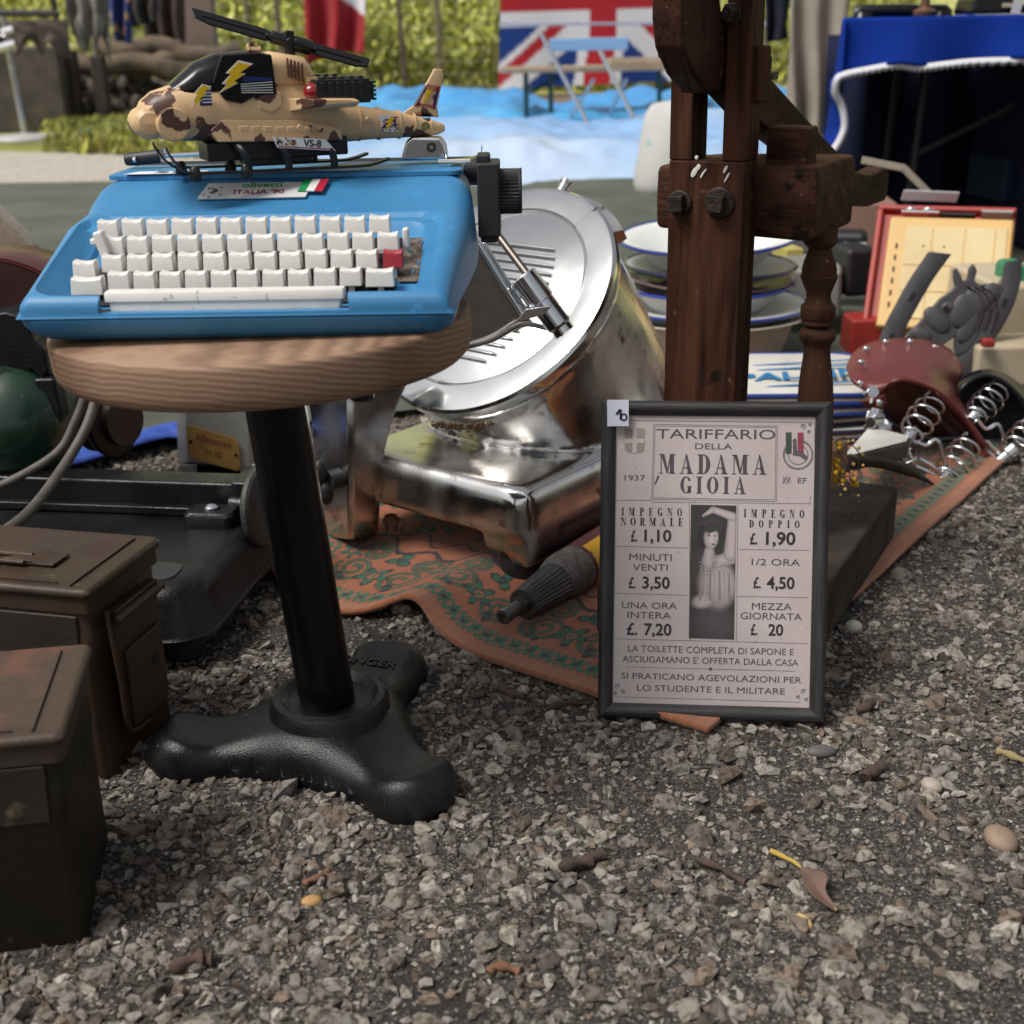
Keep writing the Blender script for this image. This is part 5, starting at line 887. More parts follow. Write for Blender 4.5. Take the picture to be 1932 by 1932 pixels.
c = onp(1258, 100, PO, PR, 1, .01); f = M(); f.cyl(c+np.array((-.008, 0, 0)), c+np.array((.01, 0, 0)), .005, 8); f.build('bolt', m_iron, wb)
c = onp(1447, 128, PO, PR, 1, .12); f = M(); f.cyl(c+np.array((0, 0, -.02)), c+np.array((0, 0, .012)), .005, 10); f.box(c+np.array((0, 0, -.008)), (.02, .02, .008)); [f.lathe([(.0045, 0), (.0062, .001), (.0045, .002)], c+np.array((0, 0, .0+.003*k)), n=12) for k in range(4)]; f.build('threaded_bolt', m_iron, wb, bevel=.001)
c = onp(1310, 325, PO, PR, 1, -.001); f = M(); rr = np.random.default_rng(5)
for dx, dzz, sx, sz in ((0, 0, .0035, .008), (.004, .005, .003, .005), (.002, .015, .0025, .003), (.009, -.002, .0015, .006), (.012, .002, .001, .003), (.034, .004, .002, .006), (.036, -.004, .0015, .008)): f.ball(c+np.array((dx, 0, dzz)), (sx*.8, .0004, sz*.8), 6, rotm(0, .5, 0))
f.build('paint_splash', pm('white_paint', (.62, .60, .57), .6), wb)
# base board of the bench
bp = [G(1695, 918, .085), G(1560, 1108, .085)]; bd_ = unit((bp[1]-bp[0])*np.array((1, 1, 0))); bw_ = np.array((bd_[1], -bd_[0], 0)); 
if bw_[0] > 0: bw_ = -bw_
m_bb = pm('base_board', (.020, .016, .014), .8, spec=.2, col2=(.065, .050, .042), ns=8, mix=(.3, .7), det=9, stretch=(2, 2, 3), bump=.9, bs=18, spots=[((.35, .33, .30), 90, .71, .75)])
c = [bp[0]+bd_*-.002, bp[0]+bd_*.385, bp[0]+bd_*.30+bw_*.15, bp[0]+bw_*.13]; f = M()
f.add([SRp for p in c for SRp in (PR.T @ (p*np.array((1, 1, 0))+np.array((0, 0, .012))-PO), PR.T @ (p-PO))], [(0, 2, 4, 6), (1, 7, 5, 3), (0, 1, 3, 2), (2, 3, 5, 4), (4, 5, 7, 6), (6, 7, 1, 0)]); f.build('base_board', m_bb, wb, bevel=.005)
p = G(1150, 1240, .0); c = PR.T @ (p+np.array((.03, .04, .035))-PO); f = M(); f.box(c, (.07, .05, .07), R=PR.T @ rotm(0, 0, .6)); f.build('base_foot', m_owx, wb, bevel=.006)
p = AY(1592, 870, 1.60); f = M(); f.box((p[0]-.006, 1.62, .065), (.02, .05, .13), R=rotm(0, 0, -.5)); o = f.build('wood_block', pm('tan_block', (.17, .085, .045), .6, col2=(.24, .13, .07), ns=12, stretch=(4, 4, .6)), None, bevel=.003); tag(o, 'upright tan wooden block peeking out behind the right edge of the framed list', 'wood block')
# poker and white tray beside it
p0, p1 = G(1603, 868, .085), G(1762, 914, .012); f = M(); ts_ = np.linspace(0, 1, 12); f.tube([p0+(p1-p0)*t+np.array((0, 0, .010*math.sin(t*PI))) for t in ts_], [.0085-.001*t-.006*max(0, t-.6)/.4 for t in ts_], 12); o = f.build('iron_spike', m_iron, None); tag(o, 'dark tapered iron spike with its point on the rug, right of the yellow blossom', 'spike')
q = [G(x, y, .075) for x, y in ((1590, 862), (1640, 800), (1722, 826), (1605, 872))]; 
f = M(); q = [G(*z_, .085) for z_ in ((1585, 868), (1640, 806), (1718, 826), (1712, 836))]; f.add(q+[p-np.array((0, 0, .022)) for p in q], [(0, 1, 2, 3), (7, 6, 5, 4)]+[(i, 4+i, 4+(i+1) % 4, (i+1) % 4) for i in range(4)]); o = f.build('enamel_tile', pm('tile_edge', (.05, .045, .04), .7, col2=(.10, .09, .08), ns=20), None, bevel=.002); tag(o, 'flat off-white plaque with a dark edge lying right of the frame, before the saddles', 'plaque')
f = M(); qq = [p*.94+np.mean(q, 0)*.06+np.array((0, 0, .002)) for p in q]; f.add(qq+[p+np.array((0, 0, .001)) for p in qq], [(3, 2, 1, 0), (4, 5, 6, 7)]+[(i, (i+1) % 4, 4+(i+1) % 4, 4+i) for i in range(4)]); f.build('white_face', pm('plaque_white', (.62, .60, .56), .5, col2=(.5, .48, .44), ns=15), o, smooth=0)
# mimosa sprig
mi = th('mimosa_sprig', 'dry sprig of yellow mimosa balls hanging out behind the framed list', 'flower sprig', AY(1572, 890, 1.42)); o_ = AY(1572, 890, 1.42); f = M(); balls = M(); pale = M(); rr = np.random.default_rng(12)
Pm = lambda zx, zy, dy: AY((1900+zx*.2588)*.805, (950+zy*.2588)*.805, 1.42+dy)-o_
for pts in (((215, 340), (300, 290), (370, 350), (430, 420), (470, 490)), ((215, 430), (280, 420), (330, 520), (350, 620), (370, 680), (400, 700)), ((330, 460), (420, 470), (440, 580), (410, 680)), ((225, 640), (290, 760), (310, 765)), ((300, 650), (350, 720), (380, 810), (430, 820)), ((290, 760), (270, 810)), ((240, 400), (290, 480), (310, 510)), ((225, 560), (250, 620), (300, 640), (350, 650))):
    f.tube(smoothpath([Pm(a, b, rr.normal(0, .006)) for a, b in pts], 5), .0007, 5)
f.build('stem', pm('dry_stem', (.12, .09, .05), .8), mi)
for a, b in ((255, 350), (258, 388), (225, 490), (250, 503), (220, 530), (232, 585), (243, 565), (285, 603), (225, 612), (240, 590), (222, 683), (290, 685), (395, 688), (412, 720), (385, 715), (400, 670), (222, 640), (230, 545)): balls.ball(Pm(a, b, rr.normal(0, .006)), .0030*rr.uniform(.85, 1.15), 6)
for a, b in ((340, 330), (385, 322), (437, 385), (470, 445), (388, 535), (474, 545), (372, 600), (380, 632), (340, 697), (312, 762), (248, 717), (288, 718), (270, 810), (430, 820)): pale.ball(Pm(a, b, rr.normal(0, .006)), .0021*rr.uniform(.85, 1.2), 6)
balls.build('blossom', pm('mimosa_yellow', (.62, .36, .012), .9, bump=.6, bs=1500), mi, smooth=80); pale.build('dry_blossom', pm('mimosa_pale', (.52, .33, .12), .9), mi, smooth=80)
# ------------------------------------------------------------------ ammunition cans
m_oliv = pm('rusty_olive', (.038, .026, .013), .55, .1, col2=(.060, .026, .016), ns=7, mix=(.35, .65), det=8, bump=.25, bs=160, rvar=.12, spots=[((.115, .085, .055), 60, .66, .76), ((.035, .016, .011), 11, .56, .68)])
m_olv2 = pm('shaded_drab', (.013, .0115, .006), .65, .0, spec=.3, col2=(.022, .015, .009), ns=9, det=8, bump=.3, bs=120, rvar=.1, spots=[((.10, .075, .05), 45, .68, .78)]); m_lid2 = pm('rust_lid', (.056, .036, .025), .6, .1, col2=(.16, .062, .032), ns=9, mix=(.47, .60), det=9, bump=.35, bs=150, spots=[((.03, .026, .022), 14, .58, .66)])  # near can body: shade of the corner put into the drab colour
def ammo(o, yaw, L_, Wd, H_, label, lid_m, body_m, latch):
    a = th('ammunition_can', label, 'ammo can', o, rotm(0, 0, yaw), 'metal ammunition cans at the left')
    f = M(); f.loft([[(x-L_/2, y+Wd/2, z) for x, y in rrect(L_*s, Wd*s, .008, 3)] for z, s in ((0, .955), (.004, .965), (H_*.62, .965), (H_*.635, .975), (H_*.76, .975), (H_*.775, .965), (H_-.016, .965))]); f.build('body', body_m, a, smooth=40)
    f = M(); f.loft([[(x-L_/2, y+Wd/2, z) for x, y in rrect(L_*s+e, Wd*s+e, .007, 4)] for z, s, e in ((H_-.026, 1, -.006), (H_-.024, 1, 0), (H_-.010, 1, .000), (H_-.0085, 1, .005), (H_-.004, 1, .007), (H_-.0005, 1, .003), (H_, 1, -.004), (H_-.0012, 1, -.012))]); lid = f.build('lid', lid_m, a, smooth=50)
    f = M(); f.tube([(-L_*.30, Wd*.42, H_+.004), (-L_*.62, Wd*.42, H_+.005)], .0030, 8); f.prism([(-.040, .0), (-.020, .0035), (.0, .0035), (.006, .001), (.022, .001), (.022, -.001), (-.04, -.001)], (-L_*.28, Wd*.32, H_+.0015), (1, 0, 0), (0, 0, 1), (0, Wd*.22, 0)); f.prism([(-.040, .0), (-.020, .0035), (.0, .0035), (.006, .001), (.022, .001), (.022, -.001), (-.04, -.001)], (-L_*.66, Wd*.32, H_+.0015), (-1, 0, 0), (0, 0, 1), (0, Wd*.22, 0)); f.tube([(-L_*.30, Wd*.30, H_+.0035), (-L_*.62, Wd*.30, H_+.0035)], .0022, 8); f.build('handle', lid_m, lid, bevel=.0006)
    f = M(); f.box((-L_*.07, Wd*.5, H_-.0004), (.0012, Wd*.90, .0025)); f.box((-L_*.52, .010, H_-.0004), (L_*.8, .0012, .0022)); f.build('weld_ridge', lid_m, lid, smooth=0)
    f = M(); f.prism([(-L_+.02, H_*.60), (-.016, H_*.60), (-.014, H_*.86), (-L_+.02, H_*.86)], (0, Wd*.0205, 0), (1, 0, 0), (0, 0, 1), (0, -.003, 0)); f.build('front_panel', pm('stencil_panel', (.030, .020, .013), .6, .1, col2=(.018, .013, .009), ns=14, det=9, bump=.3, bs=90, spots=[((.16, .12, .07), 34, .60, .72), ((.09, .035, .02), 20, .66, .74)]), a, bevel=.0015)
    if latch:
        f = M(); f.box((.0055, Wd*.5, H_*.50), (.004, Wd*.62, H_*.56)); f.box((.0095, Wd*.5, H_*.42), (.004, Wd*.50, H_*.40)); f.prism([(.2*Wd, H_*.79), (.8*Wd, H_*.79), (.8*Wd, H_*.84), (.2*Wd, H_*.84)], (.0, 0, 0), (0, 1, 0), (0, 0, 1), (.010, 0, 0)); f.tube([(.012, Wd*.17, H_*.80), (.012, Wd*.83, H_*.80)], .0045, 10); la = f.build('latch', body_m, a, bevel=.0015)
        f = M(); f.cyl((.0105, Wd*.62, H_*.46), (.0126, Wd*.62, H_*.46), .006, 12); f.build('latch_hole', m_dark, la)
        f = M(); f.tube(smoothpath([(.006, Wd*.13, H_*.86), (.009, Wd*.12, H_*.70), (.010, Wd*.14, H_*.5), (.008, Wd*.2, H_*.22), (.006, Wd*.5, H_*.16)], 4), .0024, 8); f.build('latch_wire', lid_m, la)
    return a
g = G(205, 1490); ammo(np.array((-.374, 1.043, 0)), rad(-14), .285, .128, .195, 'taller olive-brown metal ammunition can, the rear one, with a side latch', m_oliv, m_oliv, True)
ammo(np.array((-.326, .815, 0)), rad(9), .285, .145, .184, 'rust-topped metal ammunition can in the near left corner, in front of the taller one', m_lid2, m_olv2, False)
# ------------------------------------------------------------------ black machine bed at the left
m_bm = pm('black_enamel', (.0035, .0035, .005), .36, .0, col2=(.007, .007, .0085), ns=10, bump=.3, bs=300, rvar=.12, spots=[((.04, .04, .045), 130, .72, .78)], spec=.4)
T0 = np.array((-.332, 1.255, 0)); mb = th('machine_bed', 'low black cast machine bed with a square rail, standing behind the ammunition cans', 'machine bed', T0, rotm(0, 0, rad(-9)))
f = M(); f.loft([[(x-.26, y+.145, z) for x, y in rrect(.52+e, .30+e, .045, 8)] for z, e in ((.034, .004), (.040, .006), (.043, 0), (.080, -.012), (.092, -.022), (.098, -.040), (.0985, -.06))]); f.build('bed', m_bm, mb, smooth=50)
f = M(); f.loft([[(x-.14, y+.045, z) for x, y in rrect(.20+e, .05+e, .018, 5)] for z, e in ((.0982, 0), (.1003, -.001), (.1006, -.004))]); f.build('boss_plate', pm('worn_black', (.02, .02, .022), .5, col2=(.035, .034, .034), ns=20), mb, smooth=40)
for x, y in ((-.045, .045), (-.48, .045), (-.045, .25), (-.48, .25)): M().lathe([(.022, 0), (.025, .004), (.024, .036)], (x, y, 0), n=20).build('foot', m_bkp, mb)
f = M(); f.box((-.235, .245, .118), (.43, .042, .042)); f.box((-.030, .245, .119), (.026, .046, .046)); f.build('rail', m_bm, mb, bevel=.004)
f = M(); f.box((-.235, .218, .105), (.40, .012, .010)); f.build('rail_strip', m_bm, mb, bevel=.002)
f = M(); f.loft([[(x-.058, y+.195, z) for x, y in rrect(.062+e, .040+e, .010, 4)] for z, e in ((.095, 0), (.113, 0), (.117, -.006))]); f.build('clamp_block', m_bm, mb, smooth=40)
f = M(); f.lathe([(0, 0), (.009, 0), (.009, .003), (.005, .006), (0, .0065)], (-.058, .195, .117), n=16); f.build('screw', m_chr, mb)
c = AY(487, 955, 1.47)-T0; c = rotm(0, 0, rad(9)) @ c; f = M(); f.lathe([(0, 0), (.046, 0), (.049, .003), (.049, .008), (.046, .011), (0, .012)], c, unit((.99, -.12, .06)), 40); o = f.build('side_wheel', pm('grey_casting', (.085, .083, .080), .6, .5, col2=(.05, .048, .045), ns=25, bump=.6, bs=200), mb); f = M(); f.cyl(c-np.array((.035, -.005, 0)), c, .010, 12); f.build('axle', m_bm, mb)
# ------------------------------------------------------------------ green machine with a red guard, cables
m_grn = pm('green_enamel', (.008, .040, .020), .28, 0, col2=(.006, .022, .012), ns=7, mix=(.35, .7), bump=.12, bs=120, rvar=.1, coat=.4, spots=[((.10, .11, .09), 90, .70, .74)])
g0 = AY(10, 790, 1.62); gmch = th('green_machine', 'dark green enamelled motor body with a black bracket at the left edge', 'machine', g0)
f = M(); f.loft([se_ for se_ in [[(x, r*math.cos(2*PI*k/36), r*.95*math.sin(2*PI*k/36)) for k in range(36)] for x, r in ((-.16, .085), (-.02, .093), (.03, .092), (.055, .085), (.075, .070), (.088, .048), (.092, .02))]]); f.build('motor_body', m_grn, gmch, smooth=60)

f = M(); bk_ = [AY(*q, 1.58)-g0 for q in ((-60, 600), (10, 588), (50, 600), (62, 640), (84, 660), (92, 700), (80, 720), (60, 700), (48, 715), (20, 712), (-60, 700))]; f.add(bk_+[p+np.array((0, .05, 0)) for p in bk_], [tuple(range(11))[::-1], tuple(range(11, 22))]+[(i, (i+1) % 11, 11+(i+1) % 11, 11+i) for i in range(11)]); f.build('bracket', m_bm, gmch, bevel=.004)
f = M(); f.lathe([(0, 0), (.014, 0), (.014, .006), (.009, .008), (0, .008)], AY(12, 952*.96, 1.545)-g0, (0, -1, 0), 20); f.cyl(AY(10, 705, 1.575)-g0, AY(10, 705, 1.57)-g0, .010, 14); f.build('screw_cap', m_grn, gmch)
M().prism([(0, 0), (.026, 0), (.030, .05), (.018, .075), (.0, .07)], AY(62, 715, 1.57)-g0, (1, 0, 0), (0, 0, -1), (0, .03, 0)).build('black_shoe', m_bm, gmch, bevel=.004)
r0 = AY(22, 560, 1.72); rg_ = th('red_guard', 'dark red rounded metal guard above the green motor at the left edge', 'guard', r0)
f = M(); f.loft([[(.125*s*math.cos(2*PI*k/48)-.02, y, .105*s*math.sin(2*PI*k/48)-.05) for k in range(48)] for y, s in ((-.03, .96), (-.034, 1.), (-.020, 1.03), (.03, 1.05), (.09, 1.), (.12, .8))]); f.build('shell', pm('oxblood_paint', (.085, .012, .012), .38, 0, col2=(.055, .010, .010), ns=9, rvar=.1, coat=.2, spots=[((.42, .36, .34), 40, .72, .75)]), rg_, smooth=50)
f = M(); f.tube([(.128*math.cos(a)-.02, -.026, .108*math.sin(a)-.05) for a in np.linspace(-.4, PI+.2, 40)], .0035, 8); f.build('rim', pm('rim_red', (.10, .03, .028), .45), rg_)
p_ = AY(205, 790, 1.72); pu = th('pulley', 'dark brown grooved pulley hanging below the pine seat, left of the column', 'pulley', p_); f = M(); f.lathe([(0, -.026), (.040, -.026), (.046, -.022), (.046, -.016), (.036, -.010), (.036, -.002), (.050, .002), (.052, .008), (.050, .014), (.036, .018), (.036, .03), (0, .03)], ax=unit((.9, -.42, .05)), n=40); f.build('wheel', pm('pulley_brown', (.035, .014, .012), .45, .1, col2=(.02, .012, .01), ns=15), pu, smooth=35)
M().cyl((-.12, .05, 0), (.02, 0, 0), .012, 12).build('axle', m_bm, pu)
m_cab = pm('grey_cable', (.105, .092, .082), .6, col2=(.07, .06, .052), ns=40, bump=.2, bs=300)
f = M(); f.tube(smoothpath([AY(182, 750, 1.50), AY(160, 812, 1.47), AY(120, 880, 1.43), AY(60, 960, 1.34), AY(0, 1008, 1.26), AY(-60, 1040, 1.2)], 8), .0060, 12); tag(f.build('cable', m_cab, None), 'grey cable running down to the left edge, the front one of two', 'cable', 'grey cables at the left')
f = M(); f.tube(smoothpath([AY(160, 750, 1.53), AY(140, 800, 1.52), AY(112, 850, 1.51), AY(50, 892, 1.50), AY(-30, 930, 1.49)], 8), .0055, 12); tag(f.build('cable', m_cab, None), 'grey cable curving under the green motor, the rear one of two', 'cable', 'grey cables at the left')
f = M(); q = [AY(*p, 2.1) for p in ((-60, 350), (0, 412), (30, 440), (64, 482), (-60, 520))]; f.add(q+[p+np.array((0, .06, 0)) for p in q], [tuple(range(5))[::-1], tuple(range(5, 10))]+[(i, (i+1) % 5, 5+(i+1) % 5, 5+i) for i in range(5)]); tag(f.build('corduroy_cushion', pm('beige_corduroy', (.30, .24, .17), .95, col2=(.22, .17, .12), ns=60, stretch=(12, 1, 1), bump=.6, bs=60, sheen=.4), None, bevel=.015, seg=3), 'beige corduroy cushion corner at the left edge above the red guard', 'cushion')
# ------------------------------------------------------------------ enamel bowls
m_ena = pm('white_enamel', (.72, .72, .70), .42, 0, col2=(.64, .64, .62), ns=6, spec=.3, coat=.0, spots=[((.03, .03, .035), 38, .76, .78)]); m_rim = pm('enamel_blue', (.010, .028, .22), .2, coat=.5); m_crm = pm('cream_enamel', (.62, .57, .48), .35, 0, col2=(.52, .46, .38), ns=5, spots=[((.25, .18, .12), 22, .70, .76)])
BW = np.array(AY(1335, 600, 2.55)); BW[2] = 0
def bowl(dx, dy, z, r, h, rf, label, mat, rimm, tilt=(0, 0), flare=.02):
    b = th('enamel_bowl', label, 'bowl', BW+np.array((dx, dy, z)), rotm(tilt[0], tilt[1], 0), 'stack of enamel bowls and plates')
    f = M(); f.lathe([(0, .004), (rf, .004), (rf+(r-flare-rf)*.55, h*.45), (r-flare, h*.92), (r, h), (r+.001, h-.002), (r-flare, h*.88), (rf+(r-flare-rf)*.62, h*.40), (rf+.006, 0), (0, 0)], n=56); f.build('shell', mat, b, smooth=50)
    if rimm: f = M(); f.tube([((r+.001)*math.cos(a), (r+.001)*math.sin(a), h-.0005) for a in np.linspace(0, 2*PI, 60)], .0036, 8); f.build('rim', rimm, b)
bowl(0, 0, .015, .205, .105, .13, 'wide cream basin at the bottom of the enamel stack', m_crm, None, flare=.035)
bowl(.0, .0, .098, .195, .035, .12, 'white plate with blue rim lying directly on the cream basin', m_ena, m_rim, (0, .01), .04)
bowl(.0, .0, .118, .165, .055, .10, 'deep white bowl with a thick blue rim above the lowest plate', m_ena, pm('enamel_blue2', (.012, .03, .26), .2, coat=.5), (.02, -.02), .02)
bowl(.0, .0, .165, .160, .020, .09, 'brown-edged dark plate in the middle of the enamel stack', pm('brown_enamel', (.16, .10, .09), .3, coat=.3), None, (.02, .03), .03)
bowl(-.0, .0, .178, .165, .030, .09, 'white soup plate with dark blue underside below the top bowl', m_ena, pm('enamel_navy', (.01, .015, .05), .2, coat=.5), (0, .02), .03)
bowl(-.004, .0, .192, .172, .072, .075, 'white bowl with blue rim on top of the enamel stack', m_ena, m_rim, (.06, -.03), .035)
# ------------------------------------------------------------------ padded covers with blue piping and lettering
m_pad = pm('white_canvas', (.60, .58, .53), .7, col2=(.5, .48, .43), ns=8, bump=.2, bs=200, spots=[((.35, .27, .2), 13, .66, .78)]); m_pip = pm('blue_piping', (.012, .045, .24), .45); m_pip2 = pm('navy_piping', (.010, .014, .035), .5); m_pbl = pm('print_blue', (.02, .16, .36), .55)
PC = G(1478, 700, .10); 
for k, (dx, dy, rz, lab, pm_) in enumerate(((.02, .0, -.05, 'white padded cover with navy piping at the bottom of the pile', m_pip2), (.015, .01, .04, 'white padded cover with navy piping, second from the bottom of the pile', m_pip2), (-.005, .0, .02, 'white padded cover with bright blue piping just below the lettered one', m_pip), (0, 0, .0, 'lettered white cover with blue stripes on top of the pile', m_pip))):
    t = .021; a = th('padded_cover', lab, 'cover', np.array((PC[0]+dx, PC[1]+dy, .014+k*t)), rotm(.0, 0, rad(4)+rz), 'padded covers piled right of the post'); n = 6
    out = rrect(.37, .28, .075, 12); f = M(); f.loft([[(x*s, y*s, z+.004*math.sin(x*9+k)) for x, y in out] for z, s in ((0, .93), (.003, .985), (t*.5, 1), (t*.85, .985), (t, .93), (t+.0015, .5))]); f.build('pad', m_pad, a, smooth=60)
    for zz in (.004, t*.82): f = M(); f.tube([(x*.99, y*.99, zz+.004*math.sin(x*9+k)) for x, y in out+out[:1]], .0042, 8); f.build('piping', pm_, a)
    if k == 3:
        f = M(); zz = t+.0024; f.text('SPALDING', (.022, -.066, zz+.004), (1, 0.06, 0), (.22, .975, .0), .066, .98, .025); 
        o = f.build('lettering', m_pbl, a, smooth=0, solid=.001)
        f = M()
        for yy, w in ((-.092, .0035), (.012, .004), (.045, .003)):
            xs = np.linspace(-.15+.2*abs(yy), .15-.2*abs(yy), 20); P_ = [[(x, yy+s*w+.012*math.sin(x*8), zz+.0002) for s in (-1, 1)] for x in xs]; f.grid(P_)
        f.build('stripe', m_pbl, a, smooth=0, solid=.001)
# ------------------------------------------------------------------ red and yellow case
CY = 2.56; co = AY(1652, 622, CY); ya_, ln_ = rad(20), rad(42); cx_ = np.array((math.cos(ya_), -math.sin(ya_), 0)); cu_ = np.array((math.sin(ya_)*math.sin(ln_), math.cos(ya_)*math.sin(ln_), math.cos(ln_)))
m_cred = pm('red_plastic', (.33, .030, .022), .4, col2=(.28, .025, .02), ns=9); m_cyel = pm('yellow_plastic', (.60, .37, .12), .4, col2=(.54, .34, .12), ns=6); m_cpale = pm('pale_panel', (.58, .46, .24), .5, col2=(.5, .38, .18), ns=7)
CF = frame3(cx_, cu_); CWd, CHt = .240, .275
cs = th('toy_case', 'red plastic case with yellow front panel standing open on the blanket', 'case', co, CF)
f = M(); f.box((CWd/2-.012, CHt/2, -.035), (CWd+.03, CHt+.02, .045)); f.build('red_back', m_cred, cs, bevel=.006)
f = M(); f.box((CWd/2-.012, CHt+.018, -.03), (CWd+.03, .012, .06)); f.box((-.022, CHt/2, -.02), (.012, CHt+.02, .05)); f.build('red_rim', m_cred, cs, bevel=.004)
f = M(); f.box((CWd/2, CHt/2-.008, .0), (CWd, CHt-.015, .032)); f.build('yellow_panel', m_cyel, cs, bevel=.006)
f = M(); f.box((CWd/2+.012, CHt/2-.010, .017), (CWd-.045, CHt-.060, .003)); f.build('pale_inset', m_cpale, cs, bevel=.001)
f = M(); [f.box((x, CHt/2-.01, .0188), (.003, CHt-.065, .0022)) for x in (CWd*.36, CWd*.62, CWd*.86)]; [f.box((CWd/2+.012, y, .0190), (CWd-.05, .003, .0022)) for y in (CHt*.30, CHt*.52)]; f.build('seam_rib', m_cyel, cs, bevel=.0006)
f = M(); [f.box((.020, CHt*(.18+.1*k), .0165), (.004, .012, .002)) for k in range(6)]; [f.cyl((CWd*.30+.02*k, CHt*.68-.014*(k % 2), .018), (CWd*.30+.02*k, CHt*.68-.014*(k % 2), .0195), .0022, 8) for k in range(3)]; f.build('slot_hole', m_dark, cs, smooth=0)
f = M(); [f.lathe([(0, 0), (.012, 0), (.013, .004), (.009, .008), (0, .009)], (CWd*(.16+.14*k), CHt+.004, .0), (0, 1, 0), 18) for k in range(2)]; f.box((CWd*.24, CHt+.001, -.002), (.075, .004, .024)); f.build('chrome_catch', m_chr, cs, bevel=.001)
f = M(); f.box((CWd*.86, CHt+.004, -.002), (.06, .006, .03)); f.build('clear_cover', pm('grey_lens', (.30, .29, .30), .15, spec=.7), cs, bevel=.001); M().box((CWd*.5, CHt+.001, -.004), (.09, .004, .018)).build('dark_slot', m_dark, cs)
p = AY(1640, 618, 2.56); f = M(); f.box((0, 0, 0), (.075, .09, .075), .92); o = f.build('red_block', m_cred, None, bevel=.006); o.location = Vector((p[0], p[1]+.04, .05)); tag(o, 'small red plastic block at the lower left foot of the case', 'block')
# ------------------------------------------------------------------ cast horseshoe with a horse head
m_hs = pm('cast_horseshoe', (.060, .056, .060), .55, .35, col2=(.085, .080, .085), ns=20, bump=.35, bs=260, rvar=.1)
HY = 2.22; ho = AY(1800, 690, HY); hs_ = th('horseshoe', 'dark cast horseshoe with a horse head in relief, leaning on the yellow panel', 'horseshoe', ho, rotm(rad(-14), 0, 0)); HM = rotm(rad(-14), 0, 0)
Z5 = lambda zx, zy, yl=0.: onp((1750+zx*.3623)*.805, (440+zy*.3623)*.805, ho, HM, 1, yl)
inn = [(1180, 420), (1100, 540), (1030, 660), (960, 790), (905, 900), (890, 990), (910, 1080), (985, 1150), (1100, 1190), (1230, 1190), (1330, 1160), (1420, 1080), (1510, 960), (1590, 830), (1640, 700), (1665, 580), (1672, 475)]
out_ = [(1300, 400), (1325, 440), (1300, 490), (1200, 590), (1120, 700), (1050, 830), (985, 960), (985, 1020), (1010, 1075), (1080, 1105), (1180, 1110), (1260, 1080), (1330, 1010), (1400, 900)]
rim_o = [(1180, 415), (1060, 590), (960, 770), (880, 930), (850, 1060), (880, 1180), (980, 1270), (1120, 1310), (1270, 1300), (1400, 1240), (1510, 1120), (1620, 960), (1720, 780), (1770, 620), (1785, 465)]
rim_i = [(1325, 430), (1210, 590), (1110, 760), (1020, 930), (985, 1040), (1010, 1110), (1080, 1150), (1160, 1170), (1250, 1160), (1340, 1110), (1430, 1000), (1530, 850), (1610, 720), (1655, 600), (1675, 480)]
A_ = smoothpath([Z5(*q) for q in rim_o], 3); B_ = smoothpath([Z5(*q) for q in rim_i], 3); f = M(); f.loft([[a+np.array((0, .006, 0)), a, a*.75+b*.25-np.array((0, .003, 0)), a*.25+b*.75-np.array((0, .003, 0)), b, b+np.array((0, .006, 0))] for a, b in zip(A_, B_)]); f.build('shoe', m_hs, hs_, smooth=30)
f = M()
for t in (.12, .24, .38, .62, .74, .86):
    i = int(t*(len(A_)-1)); c = (A_[i]+B_[i])/2-np.array((0, .0034, 0)); d = unit(A_[i+1]-A_[i]); w_ = unit(B_[i]-A_[i]); f.prism([(-.0085, -.0045), (.0085, -.0045), (.0085, .0045), (-.0085, .0045)], c, d, w_, (0, .0012, 0))
f.build('nail_slot', m_dark, hs_, smooth=0)
head = [(1340, 530), (1355, 515), (1385, 570), (1395, 605), (1430, 590), (1440, 520), (1465, 490), (1490, 540), (1470, 600), (1500, 625), (1640, 620), (1660, 640), (1600, 780), (1500, 960), (1420, 1060), (1360, 1090), (1345, 1040), (1350, 960), (1280, 1010), (1200, 1035), (1130, 1000), (1060, 1010), (1010, 985), (1040, 940), (1110, 880), (1180, 800), (1250, 715), (1320, 670), (1350, 640), (1340, 580)]
f = M(); hp2 = [Z5(a, b) for a, b in head]; f.add([p-np.array((0, .004, 0)) for p in hp2]+[p+np.array((0, .008, 0)) for p in hp2], [tuple(range(30))[::-1], tuple(range(30, 60))]+[(i, (i+1) % 30, 30+(i+1) % 30, 30+i) for i in range(30)])
hd = f.build('horse_head', m_hs, hs_, smooth=30, bevel=.0025, seg=3)
f = M()
for c, r, rot_ in (((1300, 775), (.014, .007, .010), 0), ((1230, 860), (.030, .010, .018), .8), ((1400, 800), (.024, .010, .034), .3), ((1130, 950), (.020, .009, .013), .5), ((1480, 740), (.026, .008, .030), .5), ((1430, 900), (.016, .008, .034), .5), ((1560, 700), (.016, .007, .026), .6)): f.ball(Z5(*c)-np.array((0, .0025, 0)), (r[0], r[1]*.6, r[2]), 8, rotm(0, rot_, 0))
f.build('relief', m_hs, hd, smooth=80)
f = M(); f.ball(Z5(1275, 770)-np.array((0, .009, 0)), (.0045, .003, .0035), 6); f.ball(Z5(1060, 965)-np.array((0, .010, 0)), (.003, .003, .003), 6)
[f.tube(smoothpath([Z5(a+dx, b)-np.array((0, .006, 0)) for a, b in ((1420, 640), (1500, 700), (1520, 800), (1480, 920))], 4), .0015, 6) for dx in (0, 45, 90)]; f.build('relief_line', m_iron, hd)
